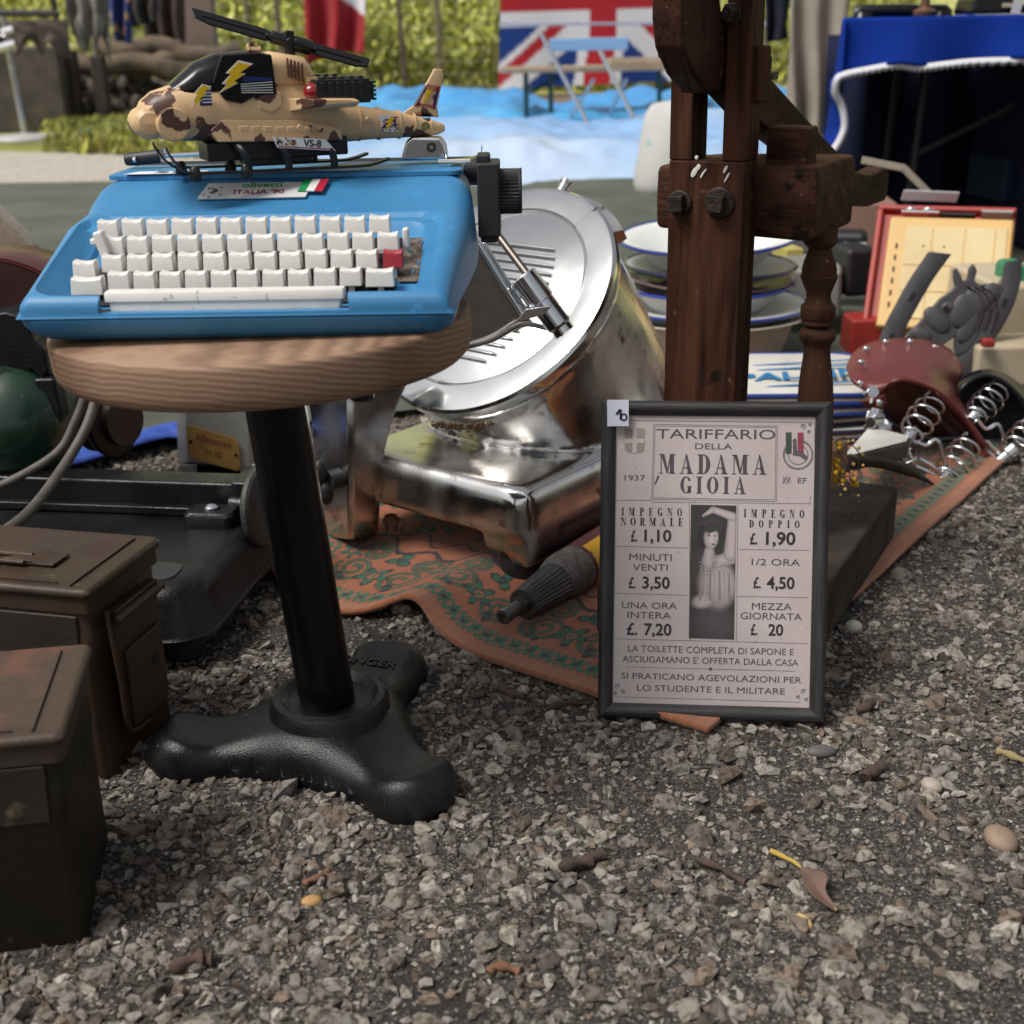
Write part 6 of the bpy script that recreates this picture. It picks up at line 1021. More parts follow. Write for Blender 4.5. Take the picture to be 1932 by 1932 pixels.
f = M(); f.tube(smoothpath([AY(1845, 600, 2.3), AY(1862, 565, 2.28), AY(1895, 520, 2.27), AY(1940, 492, 2.26)], 6), .0018, 6); tag(f.build('string', pm('straw_string', (.42, .34, .22), .8), None), 'pale string looping from behind the horse head to the right edge', 'string')
# ------------------------------------------------------------------ saddles
def saddle(name, label, org, mat, under, pts_rows, rim_w=.004):
    s = th(name, label, 'saddle', org)
    f = M(); rows = [smoothpath([p-org for p in r], 6) for r in pts_rows]; n = len(rows[0]); cols = [smoothpath([r[i] for r in rows], 5) for i in range(n)]; f.grid(cols); f.build('leather', mat, s, smooth=180, solid=.006, flip=False, soff=0.); return s
Q5 = lambda zx, zy, Y: AY((1750+zx*.3623)*.805, (440+zy*.3623)*.805, Y)
m_lth = pm('oxblood_leather', (.165, .036, .030), .36, 0, col2=(.13, .028, .024), ns=9, bump=.12, bs=500, rvar=.08, spec=.45); m_lin = pm('leather_inside', (.11, .042, .030), .6, col2=(.06, .022, .018), ns=10); m_bll = pm('black_leather', (.009, .009, .010), .30, col2=(.014, .014, .014), ns=12, bump=.15, bs=500)
SY = 1.93
rows = [[Q5(650, 1170, SY+.02), Q5(690, 1080, SY+.07), Q5(800, 1010, SY+.11), Q5(960, 985, SY+.13), Q5(1130, 990, SY+.13), Q5(1290, 1040, SY+.11), Q5(1390, 1150, SY+.07)],
        [Q5(660, 1215, SY-.02), Q5(745, 1170, SY), Q5(860, 1130, SY+.02), Q5(1000, 1110, SY+.03), Q5(1150, 1115, SY+.03), Q5(1290, 1150, SY+.04), Q5(1385, 1210, SY+.06)],
        [Q5(700, 1265, SY-.045), Q5(790, 1235, SY-.035), Q5(900, 1215, SY-.03), Q5(1040, 1200, SY-.02), Q5(1160, 1205, SY-.02), Q5(1260, 1250, SY+.01), Q5(1350, 1290, SY+.05)],
        [Q5(770, 1320, SY-.05), Q5(835, 1290, SY-.055), Q5(920, 1260, SY-.055), Q5(1020, 1240, SY-.05), Q5(1170, 1260, SY-.04), Q5(1290, 1320, SY-.01), Q5(1390, 1400, SY+.03)],
        [Q5(830, 1370, SY-.05), Q5(880, 1310, SY-.06), Q5(940, 1262, SY-.06), Q5(1030, 1240, SY-.06), Q5(1230, 1320, SY-.05), Q5(1400, 1480, SY-.03), Q5(1540, 1680, SY-.03)]]
s1 = saddle('bicycle_saddle', 'oxblood leather bicycle saddle with chrome coil springs lying on the rug edge', np.array((.63, SY, 0.)), m_lth, m_lin, rows); o1 = np.array((.63, SY, 0.))
rows2 = [[Q5(1230, 1320, SY-.05), Q5(1400, 1480, SY-.03), Q5(1505, 1600, SY-.03), Q5(1552, 1700, SY-.03), Q5(1520, 1780, SY-.03), Q5(1440, 1800, SY-.03)], [Q5(1200, 1330, SY-.0), Q5(1340, 1470, SY+.01), Q5(1440, 1600, SY+.01), Q5(1480, 1690, SY+.0), Q5(1450, 1740, SY), Q5(1400, 1750, SY)]]
f = M(); f.grid([smoothpath([p-o1 for p in r], 5) for r in rows2]); f.build('skirt', m_lth, s1, smooth=180, solid=.005, flip=False)
f = M(); inn_ = [Q5(940, 1262, SY-.045), Q5(1030, 1245, SY-.045), Q5(1230, 1325, SY-.03), Q5(1390, 1490, SY-.01), Q5(1480, 1640, SY), Q5(1480, 1760, SY), Q5(1330, 1760, SY+.02), Q5(1100, 1700, SY+.03), Q5(1080, 1600, SY+.03), Q5(880, 1520, SY+.03), Q5(860, 1400, SY)]; f.add([p-o1+np.array((0, .05, 0)) for p in inn_]+[p-o1+np.array((0, .056, 0)) for p in inn_], [tuple(range(11))[::-1], tuple(range(11, 22))]+[(i, (i+1) % 11, 11+(i+1) % 11, 11+i) for i in range(11)]); f.build('underside', m_lin, s1, smooth=0)
f = M(); f.tube(smoothpath([Q5(850, 1470, SY-.0)-o1, Q5(1000, 1560, SY)-o1, Q5(1200, 1625, SY)-o1, Q5(1400, 1610, SY)-o1], 6), .006, 8); f.build('nose_seam', m_bll, s1)
f = M(); fl_ = [Q5(730, 1380, SY-.06), Q5(840, 1370, SY-.065), Q5(900, 1330, SY-.06), Q5(905, 1400, SY-.055), Q5(850, 1475, SY-.05), Q5(790, 1430, SY-.055)]; f.add([p-o1 for p in fl_]+[p-o1+np.array((0, .006, 0)) for p in fl_], [tuple(range(6))[::-1], tuple(range(6, 12))]+[(i, (i+1) % 6, 6+(i+1) % 6, 6+i) for i in range(6)]); f.build('side_flap', m_lth, s1, bevel=.002)
f = M(); rv = [(740, 1133, SY-.012), (775, 1048, SY+.05), (900, 1003, SY+.095), (1058, 1000, SY+.10), (1220, 1037, SY+.10), (1333, 1113, SY+.08), (858, 1393, SY-.072), (735, 1270, SY-.06)]; [f.ball(Q5(a, b, y)-o1, (.0055, .003, .0055), 6) for a, b, y in rv]; f.build('rivet', m_chr, s1)
def spring(parent, org, a, b, Ya, Yb, R, n=4, wire=.0023, taper=.6):
    A, B = Q5(*a, Ya)-org, Q5(*b, Yb)-org; d = unit(B-A); u = unit(np.cross(d, (0, 1., 0))); v = np.cross(d, u); L = np.linalg.norm(B-A); pts = []
    for k in range(n*18+1): t = k/(n*18); an = 2*PI*n*t; r = R*(taper+(1-taper)*math.sin(t*PI*.9+.15)); pts.append(A+d*L*t+r*(math.cos(an)*u+math.sin(an)*v))
    f = M(); f.tube(pts, wire, 8); f.build('coil_spring', m_chr, parent, smooth=80)
    f = M(); f.cyl(A-d*.012, A+d*.018, .0075, 12); [f.lathe([(.0075, 0), (.009, .002), (.0075, .004)], A-d*(.012-.005*k), d, 12) for k in range(4)]; f.build('spring_bolt', m_chr, parent)
spring(s1, o1, (1050, 1610), (1225, 1370), SY-.085, SY-.02, .023); spring(s1, o1, (1275, 1870), (1455, 1640), SY-.105, SY-.05, .023)
for pts in (((1270, 1880), (1180, 1840), (1090, 1800)), ((1260, 1850), (1200, 1800), (1120, 1755)), ((1080, 1640), (1160, 1665), (1215, 1630), (1250, 1660), (1268, 1750)), ((760, 1540), (810, 1590)), ((730, 1600), (760, 1610))): f = M(); f.tube(smoothpath([Q5(a, b, SY-.10)-o1 for a, b in pts], 6), .0030, 8); f.build('frame_wire', m_chr, s1)
rr = np.random.default_rng(6)
for c in ((960, 1750), (1040, 1745), (1010, 1730), (920, 1610), (860, 1510), (830, 1480), (880, 1545), (1300, 1870), (790, 1340)): f = M(); f.cyl(Q5(*c, SY-.09)-o1, Q5(*c, SY-.09)-o1+rr.normal(0, .012, 3), .009, 10); f.lathe([(.006, 0), (.013, .001), (.013, .006), (.006, .007)], Q5(*c, SY-.095)-o1, unit(rr.normal(size=3)), 8); f.build('clamp', m_chr, s1, bevel=.001)
o2 = np.array((.77, SY+.02, 0.)); SY2 = SY+.06
rows = [[Q5(1360, 1290, SY2+.02), Q5(1400, 1230, SY2+.05), Q5(1480, 1195, SY2+.07), Q5(1570, 1185, SY2+.08), Q5(1680, 1220, SY2+.07), Q5(1800, 1310, SY2+.05), Q5(1900, 1420, SY2+.03)],
        [Q5(1350, 1330, SY2-.01), Q5(1400, 1270, SY2), Q5(1470, 1225, SY2+.01), Q5(1560, 1205, SY2+.02), Q5(1670, 1240, SY2+.02), Q5(1780, 1335, SY2+.01), Q5(1880, 1450, SY2)],
        [Q5(1345, 1360, SY2-.04), Q5(1390, 1300, SY2-.045), Q5(1460, 1240, SY2-.04), Q5(1555, 1215, SY2-.035), Q5(1660, 1255, SY2-.03), Q5(1770, 1355, SY2-.03), Q5(1870, 1480, SY2-.03)]]
s2 = saddle('bicycle_saddle', 'black leather bicycle saddle with chrome coil springs at the right edge', o2, m_bll, m_bll, rows)
f = M(); inn_ = [Q5(1340, 1360, SY2), Q5(1400, 1290, SY2), Q5(1470, 1235, SY2), Q5(1560, 1212, SY2), Q5(1670, 1260, SY2), Q5(1790, 1380, SY2), Q5(1880, 1500, SY2), Q5(1880, 1740, SY2), Q5(1600, 1720, SY2), Q5(1480, 1600, SY2), Q5(1390, 1480, SY2)]; f.add([p-o2+np.array((0, .03, 0)) for p in inn_]+[p-o2+np.array((0, .036, 0)) for p in inn_], [tuple(range(11))[::-1], tuple(range(11, 22))]+[(i, (i+1) % 11, 11+(i+1) % 11, 11+i) for i in range(11)]); f.build('underside', pm('black_lining', (.006, .006, .007), .7), s2, smooth=0)
spring(s2, o2, (1465, 1480), (1640, 1290), SY2-.06, SY2-.0, .023); spring(s2, o2, (1690, 1735), (1850, 1530), SY2-.085, SY2-.03, .023)
for pts in (((1690, 1750), (1610, 1700), (1555, 1640)), ((1680, 1780), (1600, 1740), (1550, 1700)), ((1490, 1500), (1550, 1560), (1620, 1530), (1655, 1600), (1640, 1660))): f = M(); f.tube(smoothpath([Q5(a, b, SY2-.08)-o2 for a, b in pts], 6), .0030, 8); f.build('frame_wire', m_chr, s2)
f = M(); c = Q5(1690, 1720, SY2-.09)-o2; f.cyl(c, c+np.array((.010, 0, .010)), .012, 10); f.build('clamp', m_chr, s2, bevel=.001); f = M(); f.cyl(c-np.array((.02, 0, .02)), c-np.array((.001, 0, .001)), .009, 10); f.build('clamp', m_chr, s2, bevel=.001)
# ------------------------------------------------------------------ odds and ends behind
def lump(name, px0, py0, px1, py1, Y, d, mat, label, cat, rz=0., bev=.008, grp=None, taper=.96):
    p0, p1 = AY(px0, py0, Y), AY(px1, py1, Y); f = M(); f.box((0, 0, 0), (abs(p1[0]-p0[0]), d, abs(p0[2]-p1[2])), taper); o = f.build(name, mat, None, bevel=bev); c = (p0+p1)/2; c[1] += d/2; o.location = Vector([float(v) for v in c]); o.rotation_euler = (0, 0, rz); return tag(o, label, cat, grp)
m_bk = pm('matt_black', (.013, .013, .014), .5, col2=(.02, .02, .02), ns=20)
lump('cardboard_box', 1575, 385, 1700, 470, 3.15, .25, pm('pinkish_carton', (.27, .155, .115), .85, col2=(.22, .125, .095), ns=5), 'pinkish brown carton under the end of the slanting lever', 'box', -.1)
lump('black_case', 1590, 470, 1650, 560, 2.75, .10, m_bk, 'black camera case between the turned leg and the red case', 'case', .2, .012)
lump('camera', 1560, 440, 1640, 520, 2.95, .08, m_bk, 'black camera body with a white tag behind the turned leg', 'camera', -.3, .015)
lump('paper_tag', 1591, 458, 1634, 476, 2.93, .002, pm('tag_white', (.62, .62, .65), .7), 'small white tag lying on the camera body', 'tag', -.1, 0)
lump('grey_box', 1490, 510, 1606, 600, 2.72, .20, pm('grey_metal', (.20, .195, .18), .55, .2, col2=(.27, .26, .25), ns=9), 'grey metal box right of the enamel basin, behind the turned leg', 'box', -.25, .01)
lump('grey_slab', 1440, 440, 1520, 482, 3.05, .18, pm('grey_cover', (.28, .27, .26), .6), 'grey slab leaning behind the top enamel bowl', 'slab', .5, .006)
lump('yellow_box', 1476, 470, 1511, 512, 2.9, .08, pm('dull_yellow', (.42, .36, .10), .6), 'small dull yellow box right of the top enamel bowl', 'box', .2, .004)
lump('black_tin', 1522, 440, 1565, 470, 3.1, .12, m_bk, 'low black tin behind the turned leg', 'tin', .1, .008)
lump('storage_crate', 1878, 540, 1990, 645, 2.30, .25, pm('cream_crate', (.48, .40, .28), .6, col2=(.40, .33, .22), ns=6), 'upper cream plastic crate at the right edge', 'crate', .05, .008, 'cream crates at the right edge')
lump('storage_crate', 1842, 655, 1990, 730, 2.20, .25, pm('cream_crate_low', (.44, .37, .26), .6, col2=(.36, .30, .2), ns=6), 'lower cream plastic crate at the right edge behind the black saddle', 'crate', .02, .008, 'cream crates at the right edge')
lump('green_box', 1905, 500, 1945, 540, 2.34, .08, pm('green_plastic', (.03, .20, .10), .5), 'small green box sitting on the upper cream crate', 'box', 0, .01)
lump('red_latch', 1857, 642, 1878, 656, 2.18, .02, m_cred, 'small red latch between the two cream crates', 'latch', 0, .003)
lump('wood_offcut', 1236, 690, 1260, 722, 2.05, .06, pm('bright_wood', (.48, .27, .10), .6), 'small orange-brown wood offcut left of the post, beneath the basin', 'wood offcut', 0, .002)
m_fr = pm('folding_ruler', (.46, .40, .31), .55, col2=(.36, .31, .24), ns=20); fr_ = th('folding_ruler', 'old pale folding ruler bent at its joint, sticking up before the blue cloth', 'ruler', AY(1708, 318, 2.9)); c = AY(1708, 318, 2.9)
for a, b in (((1627, 302), (1708, 318)), ((1706, 318), (1756, 368))):
    p, q = AY(*a, 2.9)-c, AY(*b, 2.9)-c; d = unit(q-p); w_ = np.cross(d, (0, 1, 0))*.0075; f = M(); f.prism([(0, -1), (1, -1), (1, 1), (0, 1)], p, q-p, w_, (0, .005, 0)); f.build('ruler_arm', m_fr, fr_, bevel=.001)
p = AY(1755, 370, 2.74); f = M(); f.box((0, 0, 0), (.115, .002, .024), R=rotm(.5, .06, 0)); o = f.build('price_card', pm('card_white', (.66, .66, .70), .7), None, bevel=0); o.location = Vector([float(v) for v in p]); tag(o, 'white price card lying on top of the red case', 'card')
# ------------------------------------------------------------------ blue covered table at the right
TY = 3.35; m_cl = pm('royal_blue_cloth', (.006, .032, .26), .9, col2=(.004, .022, .18), ns=4, bump=.3, bs=25, spec=.1); m_lace = pm('white_lace', (.62, .62, .66), .9, bump=.6, bs=250)
t_l, t_r = AY(1600, 38, TY), AY(2040, 66, TY); hz_ = t_l[2]; t_r[2] = hz_
ta = th('market_table', 'market table on thin grey steel legs, hidden under the blue cloth', 'table', (t_l[0], TY, 0)); Lx = t_r[0]-t_l[0]
M().box((Lx/2+.1, .36, hz_-.018), (Lx-.22, .68, .024)).build('tabletop', m_top, ta, bevel=.003)
m_lg = pm('grey_leg', (.07, .065, .065), .5, .4)
for px_, yy in ((1742, .33), (1690, .66)): x = AY(px_, 150, TY+yy)[0]-t_l[0]; f = M(); f.tube([(x+.01, yy, hz_-.02), (x-.02, yy, 0)], .011, 8); f.build('leg', m_lg, ta)
f = M(); x = AY(1742, 150, TY+.33)[0]-t_l[0]; f.tube([(x, .33, .30), (x+.35, .40, .45)], .008, 6); f.build('brace', m_lg, ta)
lace = [(1592, 138), (1639, 128), (1695, 119), (1734, 124), (1781, 119), (1839, 113), (1932, 109), (2040, 104)]
lx = [AY(*q, TY-.03)[0] for q in lace]; lzz = [AY(*q, TY-.03)[2] for q in lace]
def f_cloth(U, V):                                        # front drop
    x = t_l[0]-.012+U*Lx*1.02; zb = np.interp(x, lx, lzz); y = TY-.012-.025*V*(1+np.sin(x*21)*.7); return np.stack([x, y, hz_+.004-(hz_+.004-zb)*V], 1)
def f_top(U, V): return np.stack([t_l[0]-.012+.20*V*(1-U)+U*Lx*1.02, TY-.012+V*.72, np.full(len(U), hz_+.004)+.003*np.sin(U*40)*V], 1)
sdp = [AY(*q, yy) for q, yy in (((1576, 150), TY-.03), ((1572, 178), TY+.0), ((1584, 200), TY+.03), ((1590, 246), TY+.04), ((1572, 278), TY+.03), ((1560, 330), TY+.06))]
def f_side(U, V):                                         # left end hanging lower, its front hem curling
    zt = hz_+.004; zb = .22; z = zt-(zt-zb)*V; yf = np.interp(-z, [-p[2] for p in sdp], [p[1] for p in sdp]); xf = np.interp(-z, [-p[2] for p in sdp], [p[0] for p in sdp])
    x0_ = t_l[0]-.012-.055*V-.012*np.sin(U*14)*V+.20*U; w = np.clip(U*5, 0, 1); xfr = np.where(z > sdp[0][2], t_l[0]-.012, xf-.004); x = xfr*(1-w)+x0_*w; return np.stack([x, (TY-.03)*(1-U)+(TY+.70)*U, z], 1)
tc_ = th('tablecloth', 'royal blue tablecloth with white lace hem hanging from the market table', 'tablecloth', (0, 0, 0))
sheet('front_drop', f_cloth, 90, 14, m_cl, tc_, solid=.003); sheet('cloth_top', f_top, 40, 30, m_cl, tc_, solid=.003); sheet('side_drop', f_side, 40, 40, m_cl, tc_, solid=.003)
hem = [(q[0], TY-.045, q[2]) for q in [AY(*p, TY-.045) for p in ((2040, 104), (1932, 110), (1839, 113), (1781, 119), (1734, 124), (1695, 119), (1639, 128), (1592, 138))]]+[tuple(AY(*p, y)) for p, y in (((1576, 149), TY-.05), ((1572, 176), TY-.04), ((1583, 198), TY-.03), ((1589, 222), TY-.03), ((1588, 246), TY-.03), ((1573, 276), TY-.03), ((1550, 300), TY-.03))]
hp3 = smoothpath([np.array(p) for p in hem], 14); f = M(); rows = []
for k, p in enumerate(hp3):
    d = unit(hp3[min(k+1, len(hp3)-1)]-hp3[max(k-1, 0)]); nrm_ = unit(np.cross(d, (0, 1, 0))); 
    if nrm_[2] > 0 and k < 100: nrm_ = -nrm_
    w_ = .009+.007*abs(math.sin(k*1.05)); rows.append([p-nrm_*.004, p+nrm_*w_*.5-np.array((0, .004, 0)), p+nrm_*w_])
f.grid(rows); f.build('lace_hem', m_lace, tc_, solid=.0015)
bc_ = M(); bc_.grid([[(t_l[0]+.13+.06*k, TY+.74+.03*math.sin(k*1.9), z) for z in np.linspace(.01, hz_-.04, 6)] for k in range(26)]); o = bc_.build('shading_back_drape', pm('navy_cloth', (.004, .008, .04), .9), None, solid=.004); tag(o, 'dark navy drape added across the back to darken the space under the market table', 'drape')  # added to shut off the back, so the space below stays dark
f = M(); f.grid([[(t_r[0]+.01, TY+.02+.05*k, z) for z in np.linspace(.01, hz_-.04, 5)] for k in range(16)]); o = f.build('shading_end_drape', pm('navy_cloth_end', (.004, .008, .04), .9), None, solid=.004); tag(o, 'unseen dark navy drape added at the right end to darken the space under the market table', 'drape')  # added out of view to block light from under the table
lump('storage_box', 1880, 300, 1990, 380, 3.7, .2, pm('deep_blue', (.006, .02, .05), .7), 'dark blue box stowed under the market table', 'box', .2, .01)  # one even dark blue
# goods on the table
p0, p1 = AY(1613, 18, TY+.16), AY(1792, 26, TY+.16); hb = th('telephone_handset', 'long black moulded handset lying on the blue cloth', 'handset', (p0+p1)/2); f = M(); L = np.linalg.norm(p1-p0)/2
f.tube([(-L, 0, -.003), (-L*.9, 0, .002), (0, 0, .003), (L*.9, 0, -.002), (L, 0, -.008)], [.012, .017, .015, .017, .012], 16); f.build('grip', m_hblk, hb); f = M(); [f.lathe([(.0, -.022), (.026, -.022), (.030, -.012), (.022, .004)], (sx*L*.82, 0, -.002), n=20) for sx in (-1, 1)]; f.box((0, .03, -.018), (L*1.8, .05, .02)); f.build('cup', m_hblk, hb, bevel=.003)
M().lathe([(0, 0), (.006, 0), (.005, .003), (0, .003)], (L*.35, 0, .014), n=12).build('chrome_button', m_chr, hb)
def bakelite(px0, py0, px1, py1, Y, label, dial):
    a, b = AY(px0, py0, Y), AY(px1, py1, Y); c = np.array(((a[0]+b[0])/2, Y, hz_+.008)); w, h = b[0]-a[0], max(.05, a[2]-c[2]); t = th('telephone', label, 'telephone', c); f = M(); f.box((0, .07, h*.30), (w, .14, h*.6), .92); f.box((0, .09, h*.8), (w*.8, .08, h*.45), .75); f.build('body', m_hblk, t, bevel=.008)
    if dial: f = M(); f.lathe([(.0, 0), (.040, 0), (.042, .004), (.034, .008), (0, .008)], (w*.1, .02, h*.72), unit((0, -.8, .6)), 30); f.build('dial', pm('dial_face', (.42, .38, .30), .5, col2=(.2, .18, .15), ns=60), t)
    f = M(); f.box((-w*.10, -.002, h*.28), (.028, .004, .009)); f.build('name_plate', pm('cream_plate', (.55, .45, .33), .5), t); return t
bakelite(1836, -30, 2000, 60, TY+.02, 'black telephone with a dial standing at the right end of the blue cloth', True)
p = AY(1745, 20, TY+.12); cl_ = th('carved_figure', 'small brown and brass ornament between the handset and the telephone', 'ornament', (p[0], TY+.12, hz_+.007)); f = M(); f.lathe([(0, 0), (.028, 0), (.03, .01), (.012, .02), (.010, .06), (.02, .09), (.012, .12), (0, .125)], n=16); f.build('figure', pm('brown_brass2', (.22, .11, .06), .4, .4, col2=(.10, .06, .04), ns=30), cl_)
p = AY(1915, 55, TY-.005); o = M().box((0, 0, 0), (.022, .002, .03), R=rotm(0, .2, 0)).build('price_tag', pm('tag_paper', (.55, .57, .62), .7), None); o.location = Vector((p[0], TY-.002, hz_+.022)); tag(o, 'white tag leaning on the telephone at the right edge', 'tag')
# clothes hanging beside the table
garment('trousers', [(1493, -60), (1606, -60), (1560, 262), (1478, 262)], 4.4, (.36, .315, .26), (.27, .235, .19), 'beige cotton trousers hanging left of the blue tablecloth', .07, 13, 7, jag=.03)
garment('jacket', [(1436, -60), (1492, -60), (1482, 72), (1446, 80)], 4.7, (.010, .014, .035), (.02, .02, .03), 'dark navy jacket hanging behind the upper end of the post', .05, 9, 9)
f = M(); f.tube([(AY(1440, 0, 4.5)[0]-.5, 4.5, AY(1500, -62, 4.4)[2]+.01), (AY(1600, 0, 4.5)[0]+.4, 4.5, AY(1500, -62, 4.4)[2]+.01)], .014, 8); [f.tube([(x, 4.5, 0), (x, 4.5, AY(1500, -62, 4.4)[2]+.01)], .014, 8) for x in (AY(1600, 0, 4.5)[0]+.4,)]; tag(f.build('clothes_rail', m_blk, None), 'dark clothes rail carrying the beige trousers and the navy jacket', 'clothes rail')
# ================================================================== GRAVEL
def stones(n, area, smin, smax, seed, power=2.2, zoff=.0, cols=None, dens=None):
    r = np.random.default_rng(seed); shapes = []
    for k in range(24):
        bm = bmesh.new(); nq = 11 if k < 16 else 22; pts = r.normal(size=(nq, 3)); pts /= np.linalg.norm(pts, axis=1)[:, None]; pts *= r.uniform(.78, 1.1, (nq, 1))*np.array((1.15, .85, .62))
        for p in pts: bm.verts.new(p)
        bmesh.ops.convex_hull(bm, input=bm.verts); bm.verts.ensure_lookup_table(); bm.verts.index_update()
        loose = [v for v in bm.verts if not v.link_faces]; bmesh.ops.delete(bm, geom=loose, context='VERTS'); bmesh.ops.triangulate(bm, faces=bm.faces); bm.verts.index_update(); bmesh.ops.recalc_face_normals(bm, faces=bm.faces)
        shapes.append((np.array([v.co for v in bm.verts]), np.array([[v.index for v in f_.verts] for f_ in bm.faces]))); bm.free()
    xy = area(r, n); 
    if dens is not None: xy = xy[r.random(len(xy)) < dens(xy)]
    n = len(xy); s = smin*(smax/smin)**(r.random(n)**power); kind = r.integers(0, 24, n); base = np.array(cols)[r.integers(0, len(cols), n)]*r.uniform(.65, 1.2, n)[:, None]
    Vs, Fs, Cs = [], [], []; off = 0
    for k in range(24):
        idx = np.where(kind == k)[0]; V0, F0 = shapes[k]; m = len(idx)
        if not m: continue
        a = r.uniform(0, 2*PI, m); tx, ty = r.normal(0, .35, m), r.normal(0, .35, m); ca, sa = np.cos(a), np.sin(a)
        Rz = np.zeros((m, 3, 3)); Rz[:, 0, 0] = ca; Rz[:, 0, 1] = -sa; Rz[:, 1, 0] = sa; Rz[:, 1, 1] = ca; Rz[:, 2, 2] = 1; Rz[:, 2, 0] = tx*.5; Rz[:, 2, 1] = ty*.5
        asp = r.uniform(.75, 1.25, (m, 1, 3)); P_ = np.einsum('mij,mkj->mki', Rz, V0[None]*asp*s[idx][:, None, None])
        P_[:, :, 0] += xy[idx, 0][:, None]; P_[:, :, 1] += xy[idx, 1][:, None]; P_[:, :, 2] += (s[idx]*r.uniform(.02, .42, m)+zoff)[:, None]
        Vs.append(P_.reshape(-1, 3)); Fs.append((F0[None]+(np.arange(m)*len(V0))[:, None, None]+off).reshape(-1, 3)); Cs.append(np.repeat(base[idx], len(V0), 0)); off += m*len(V0)
    return np.concatenate(Vs), np.concatenate(Fs), np.concatenate(Cs)
def trap(r, n):                                           # the ground the camera sees, from the near edge to the wares
    y = r.uniform(.66, 2.6, n*2); w = .36*y/.72*1.35+.12; x = r.uniform(-1, 1, n*2)*(1.3); k = np.abs(x) < w; p = np.stack([x[k], y[k]], 1); return p[:n]
GC = [(0.218, 0.193, 0.164), (0.26, 0.235, 0.202), (0.168, 0.147, 0.126), (0.336, 0.307, 0.269), (0.118, 0.101, 0.084), (0.235, 0.214, 0.197), (0.168, 0.13, 0.101), (0.218, 0.193, 0.168)]
m_st = pm('stone', (.3, .28, .25), .88, attr='tint', col2=(.38, .34, .30), ns=170, mix=(.45, .65), det=6, bump=.5, bs=420, bdet=5, spec=.25)
dn = lambda p: np.clip((vnoise(p[:, 0]*6+3, p[:, 1]*6, 4)*.65+vnoise(p[:, 0]*17, p[:, 1]*17, 6)*.5-.12)*2.0, .22, 1)
parts_ = [stones(85000, trap, .0013, .0030, 21, 1.2, -.0002, GC+[(.10, .085, .07), (.14, .12, .10)]), stones(62000, trap, .0026, .0074, 22, 1.2, -.0006, GC+[(.12, .10, .09)], dn), stones(13000, trap, .0058, .0140, 23, 1.8, -.0016, GC, dn)]
V_, F_, C_, of_ = [], [], [], 0
for a, b, c in parts_: V_.append(a); F_.append(b+of_); C_.append(c); of_ += len(a)
tag(fastmesh('gravel', np.concatenate(V_), np.concatenate(F_), m_st, None, np.concatenate(C_), smooth=False), 'loose grey-beige crushed gravel covering the whole foreground', 'gravel', None, 'stuff')
# single finds on the gravel
m_pb = pm('pebble', (.30, .27, .24), .7, col2=(.22, .19, .165), ns=40, bump=.15, bs=300)
def pebble(px, py, r, mat, label, yaw=0.): g = G(px, py, r[2]*.55); o = M().ball((0, 0, 0), r, 9).build('pebble', mat, None, smooth=180); o.location = Vector([float(v) for v in g]); o.rotation_euler = (.1, .1, yaw); return tag(o, label, 'pebble', 'single pebbles on the gravel')
pebble(1888, 1583, (.0135, .0165, .009), pm('tan_pebble', (.26, .185, .125), .6, col2=(.2, .15, .11), ns=60), 'largest tan rounded pebble near the right edge of the gravel', .2)
pebble(1758, 1482, (.009, .010, .0065), pm('beige_pebble', (.34, .29, .24), .6), 'drop-shaped beige pebble right of the framed list', .6)
pebble(1610, 1183, (.0105, .009, .008), pm('white_pebble', (.42, .40, .36), .7), 'pale round pebble beside the lower right edge of the rug')
pebble(922, 1777, (.0095, .0055, .0045), pm('slate_pebble', (.06, .06, .062), .5), 'dark slate pebble lying low in the middle of the gravel', .1)
pebble(1517, 1738, (.0048, .0085, .004), pm('yellow_pebble', (.50, .36, .16), .6), 'small yellowish pebble below the dry leaf', .5)
pebble(588, 1700, (.0085, .006, .004), pm('orange_chip', (.42, .24, .09), .7), 'orange-tan stone chip at the lower left of the gravel', .4)
pebble(1550, 1418, (.015, .008, .006), pm('grey_pebble', (.10, .09, .085), .6), 'long grey pebble below the frame on the gravel', .2)
m_lf = pm('dry_leaf', (.115, .065, .050), .75, col2=(.17, .10, .075), ns=40, bump=.3, bs=200)
lo = G(1545, 1660, .006); lf = th('dry_leaf', 'dry brown leaf with a yellow stalk lying on the gravel', 'leaf', lo)
Lz = lambda zx, zy, z=.006: G((1500+zx*.4658)*.805, (1700+zy*.4658)*.805, z)-lo
f = M(); mid = [Lz(805, 715, .008), Lz(860, 790, .008), Lz(920, 860, .007), Lz(990, 935, .003)]; le = [Lz(805, 715, .008), Lz(825, 800, .013), Lz(880, 870, .011), Lz(985, 938, .003)]; re = [Lz(805, 712, .008), Lz(945, 740, .014), Lz(935, 830, .012), Lz(1000, 925, .004)]
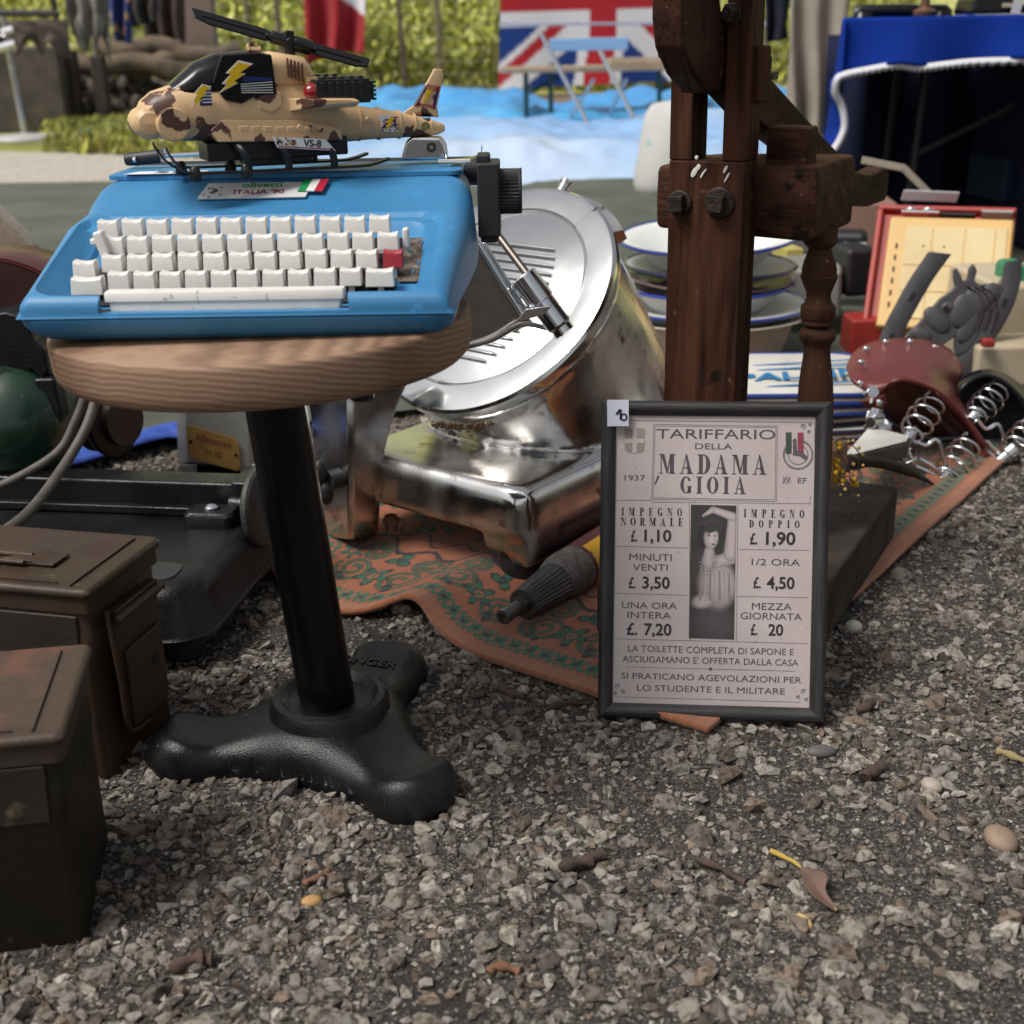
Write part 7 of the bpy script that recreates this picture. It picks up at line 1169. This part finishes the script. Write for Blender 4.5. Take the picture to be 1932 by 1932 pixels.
f.grid([smoothpath(q, 6) for q in (le, mid, re)]); f.build('blade', m_lf, lf, solid=.0008, sub=1)
f = M(); f.tube(smoothpath([Lz(660, 632, .006), Lz(730, 665, .009), Lz(812, 718, .008), Lz(990, 930, .004)], 6), [.0022]*6+[.0017]*6+[.0006]*7, 8); f.build('stalk', pm('yellow_stalk', (.42, .29, .06), .6), lf)
m_tw = pm('twig_bark', (.040, .028, .022), .9, col2=(.085, .052, .038), ns=40, bump=.8, bs=150)
def twig(a, b, r, label, mat=None, flat=1.): p, q = G(*a, r*.9), G(*b, r*.9); f = M(); k = [p+(q-p)*t+np.array((0, 0, .002*math.sin(t*5)))+np.array((.002*math.sin(t*7+a[0]), .002*math.cos(t*6+a[1]), 0)) for t in np.linspace(0, 1, 8)]; f.tube(k, [r*(.7+.3*math.sin(t*4+a[0])) for t in range(8)], 7); return tag(f.build('twig', mat or m_tw, None, smooth=60), label, 'twig', 'bits of bark and twig on the gravel')
twig((1318, 1622), (1412, 1664), .0042, 'dark curved twig left of the dry leaf'); twig((1035, 1335), (1120, 1322), .0040, 'dark twig stub between the cast base and the frame'); twig((325, 1825), (405, 1802), .0070, 'flat grey wood splinter at the lower left'); twig((1060, 1640), (1140, 1610), .0070, 'thick brown bark piece below the front foot of the stool', None)
twig((920, 1832), (985, 1826), .0050, 'reddish wood chip at the bottom middle', pm('red_bark', (.16, .075, .04), .8)); twig((575, 1672), (622, 1640), .0038, 'thin reddish splinter at the lower left', pm('red_bark2', (.18, .085, .05), .8)); twig((412, 1690), (440, 1715), .0032, 'short dark splinter near the lower left', None); twig((1880, 1420), (1960, 1440), .0050, 'pale yellowish splinter at the right edge', pm('pale_bark', (.26, .20, .10), .8)); twig((1630, 1470), (1665, 1440), .0075, 'chunky dark bark lump right of the frame'); twig((930, 1300), (985, 1310), .0065, 'broad brown bark piece right of the stool base', pm('brown_bark', (.09, .052, .038), .85)); twig((1620, 1340), (1660, 1320), .0065, 'brown bark lump by the right edge of the rug')
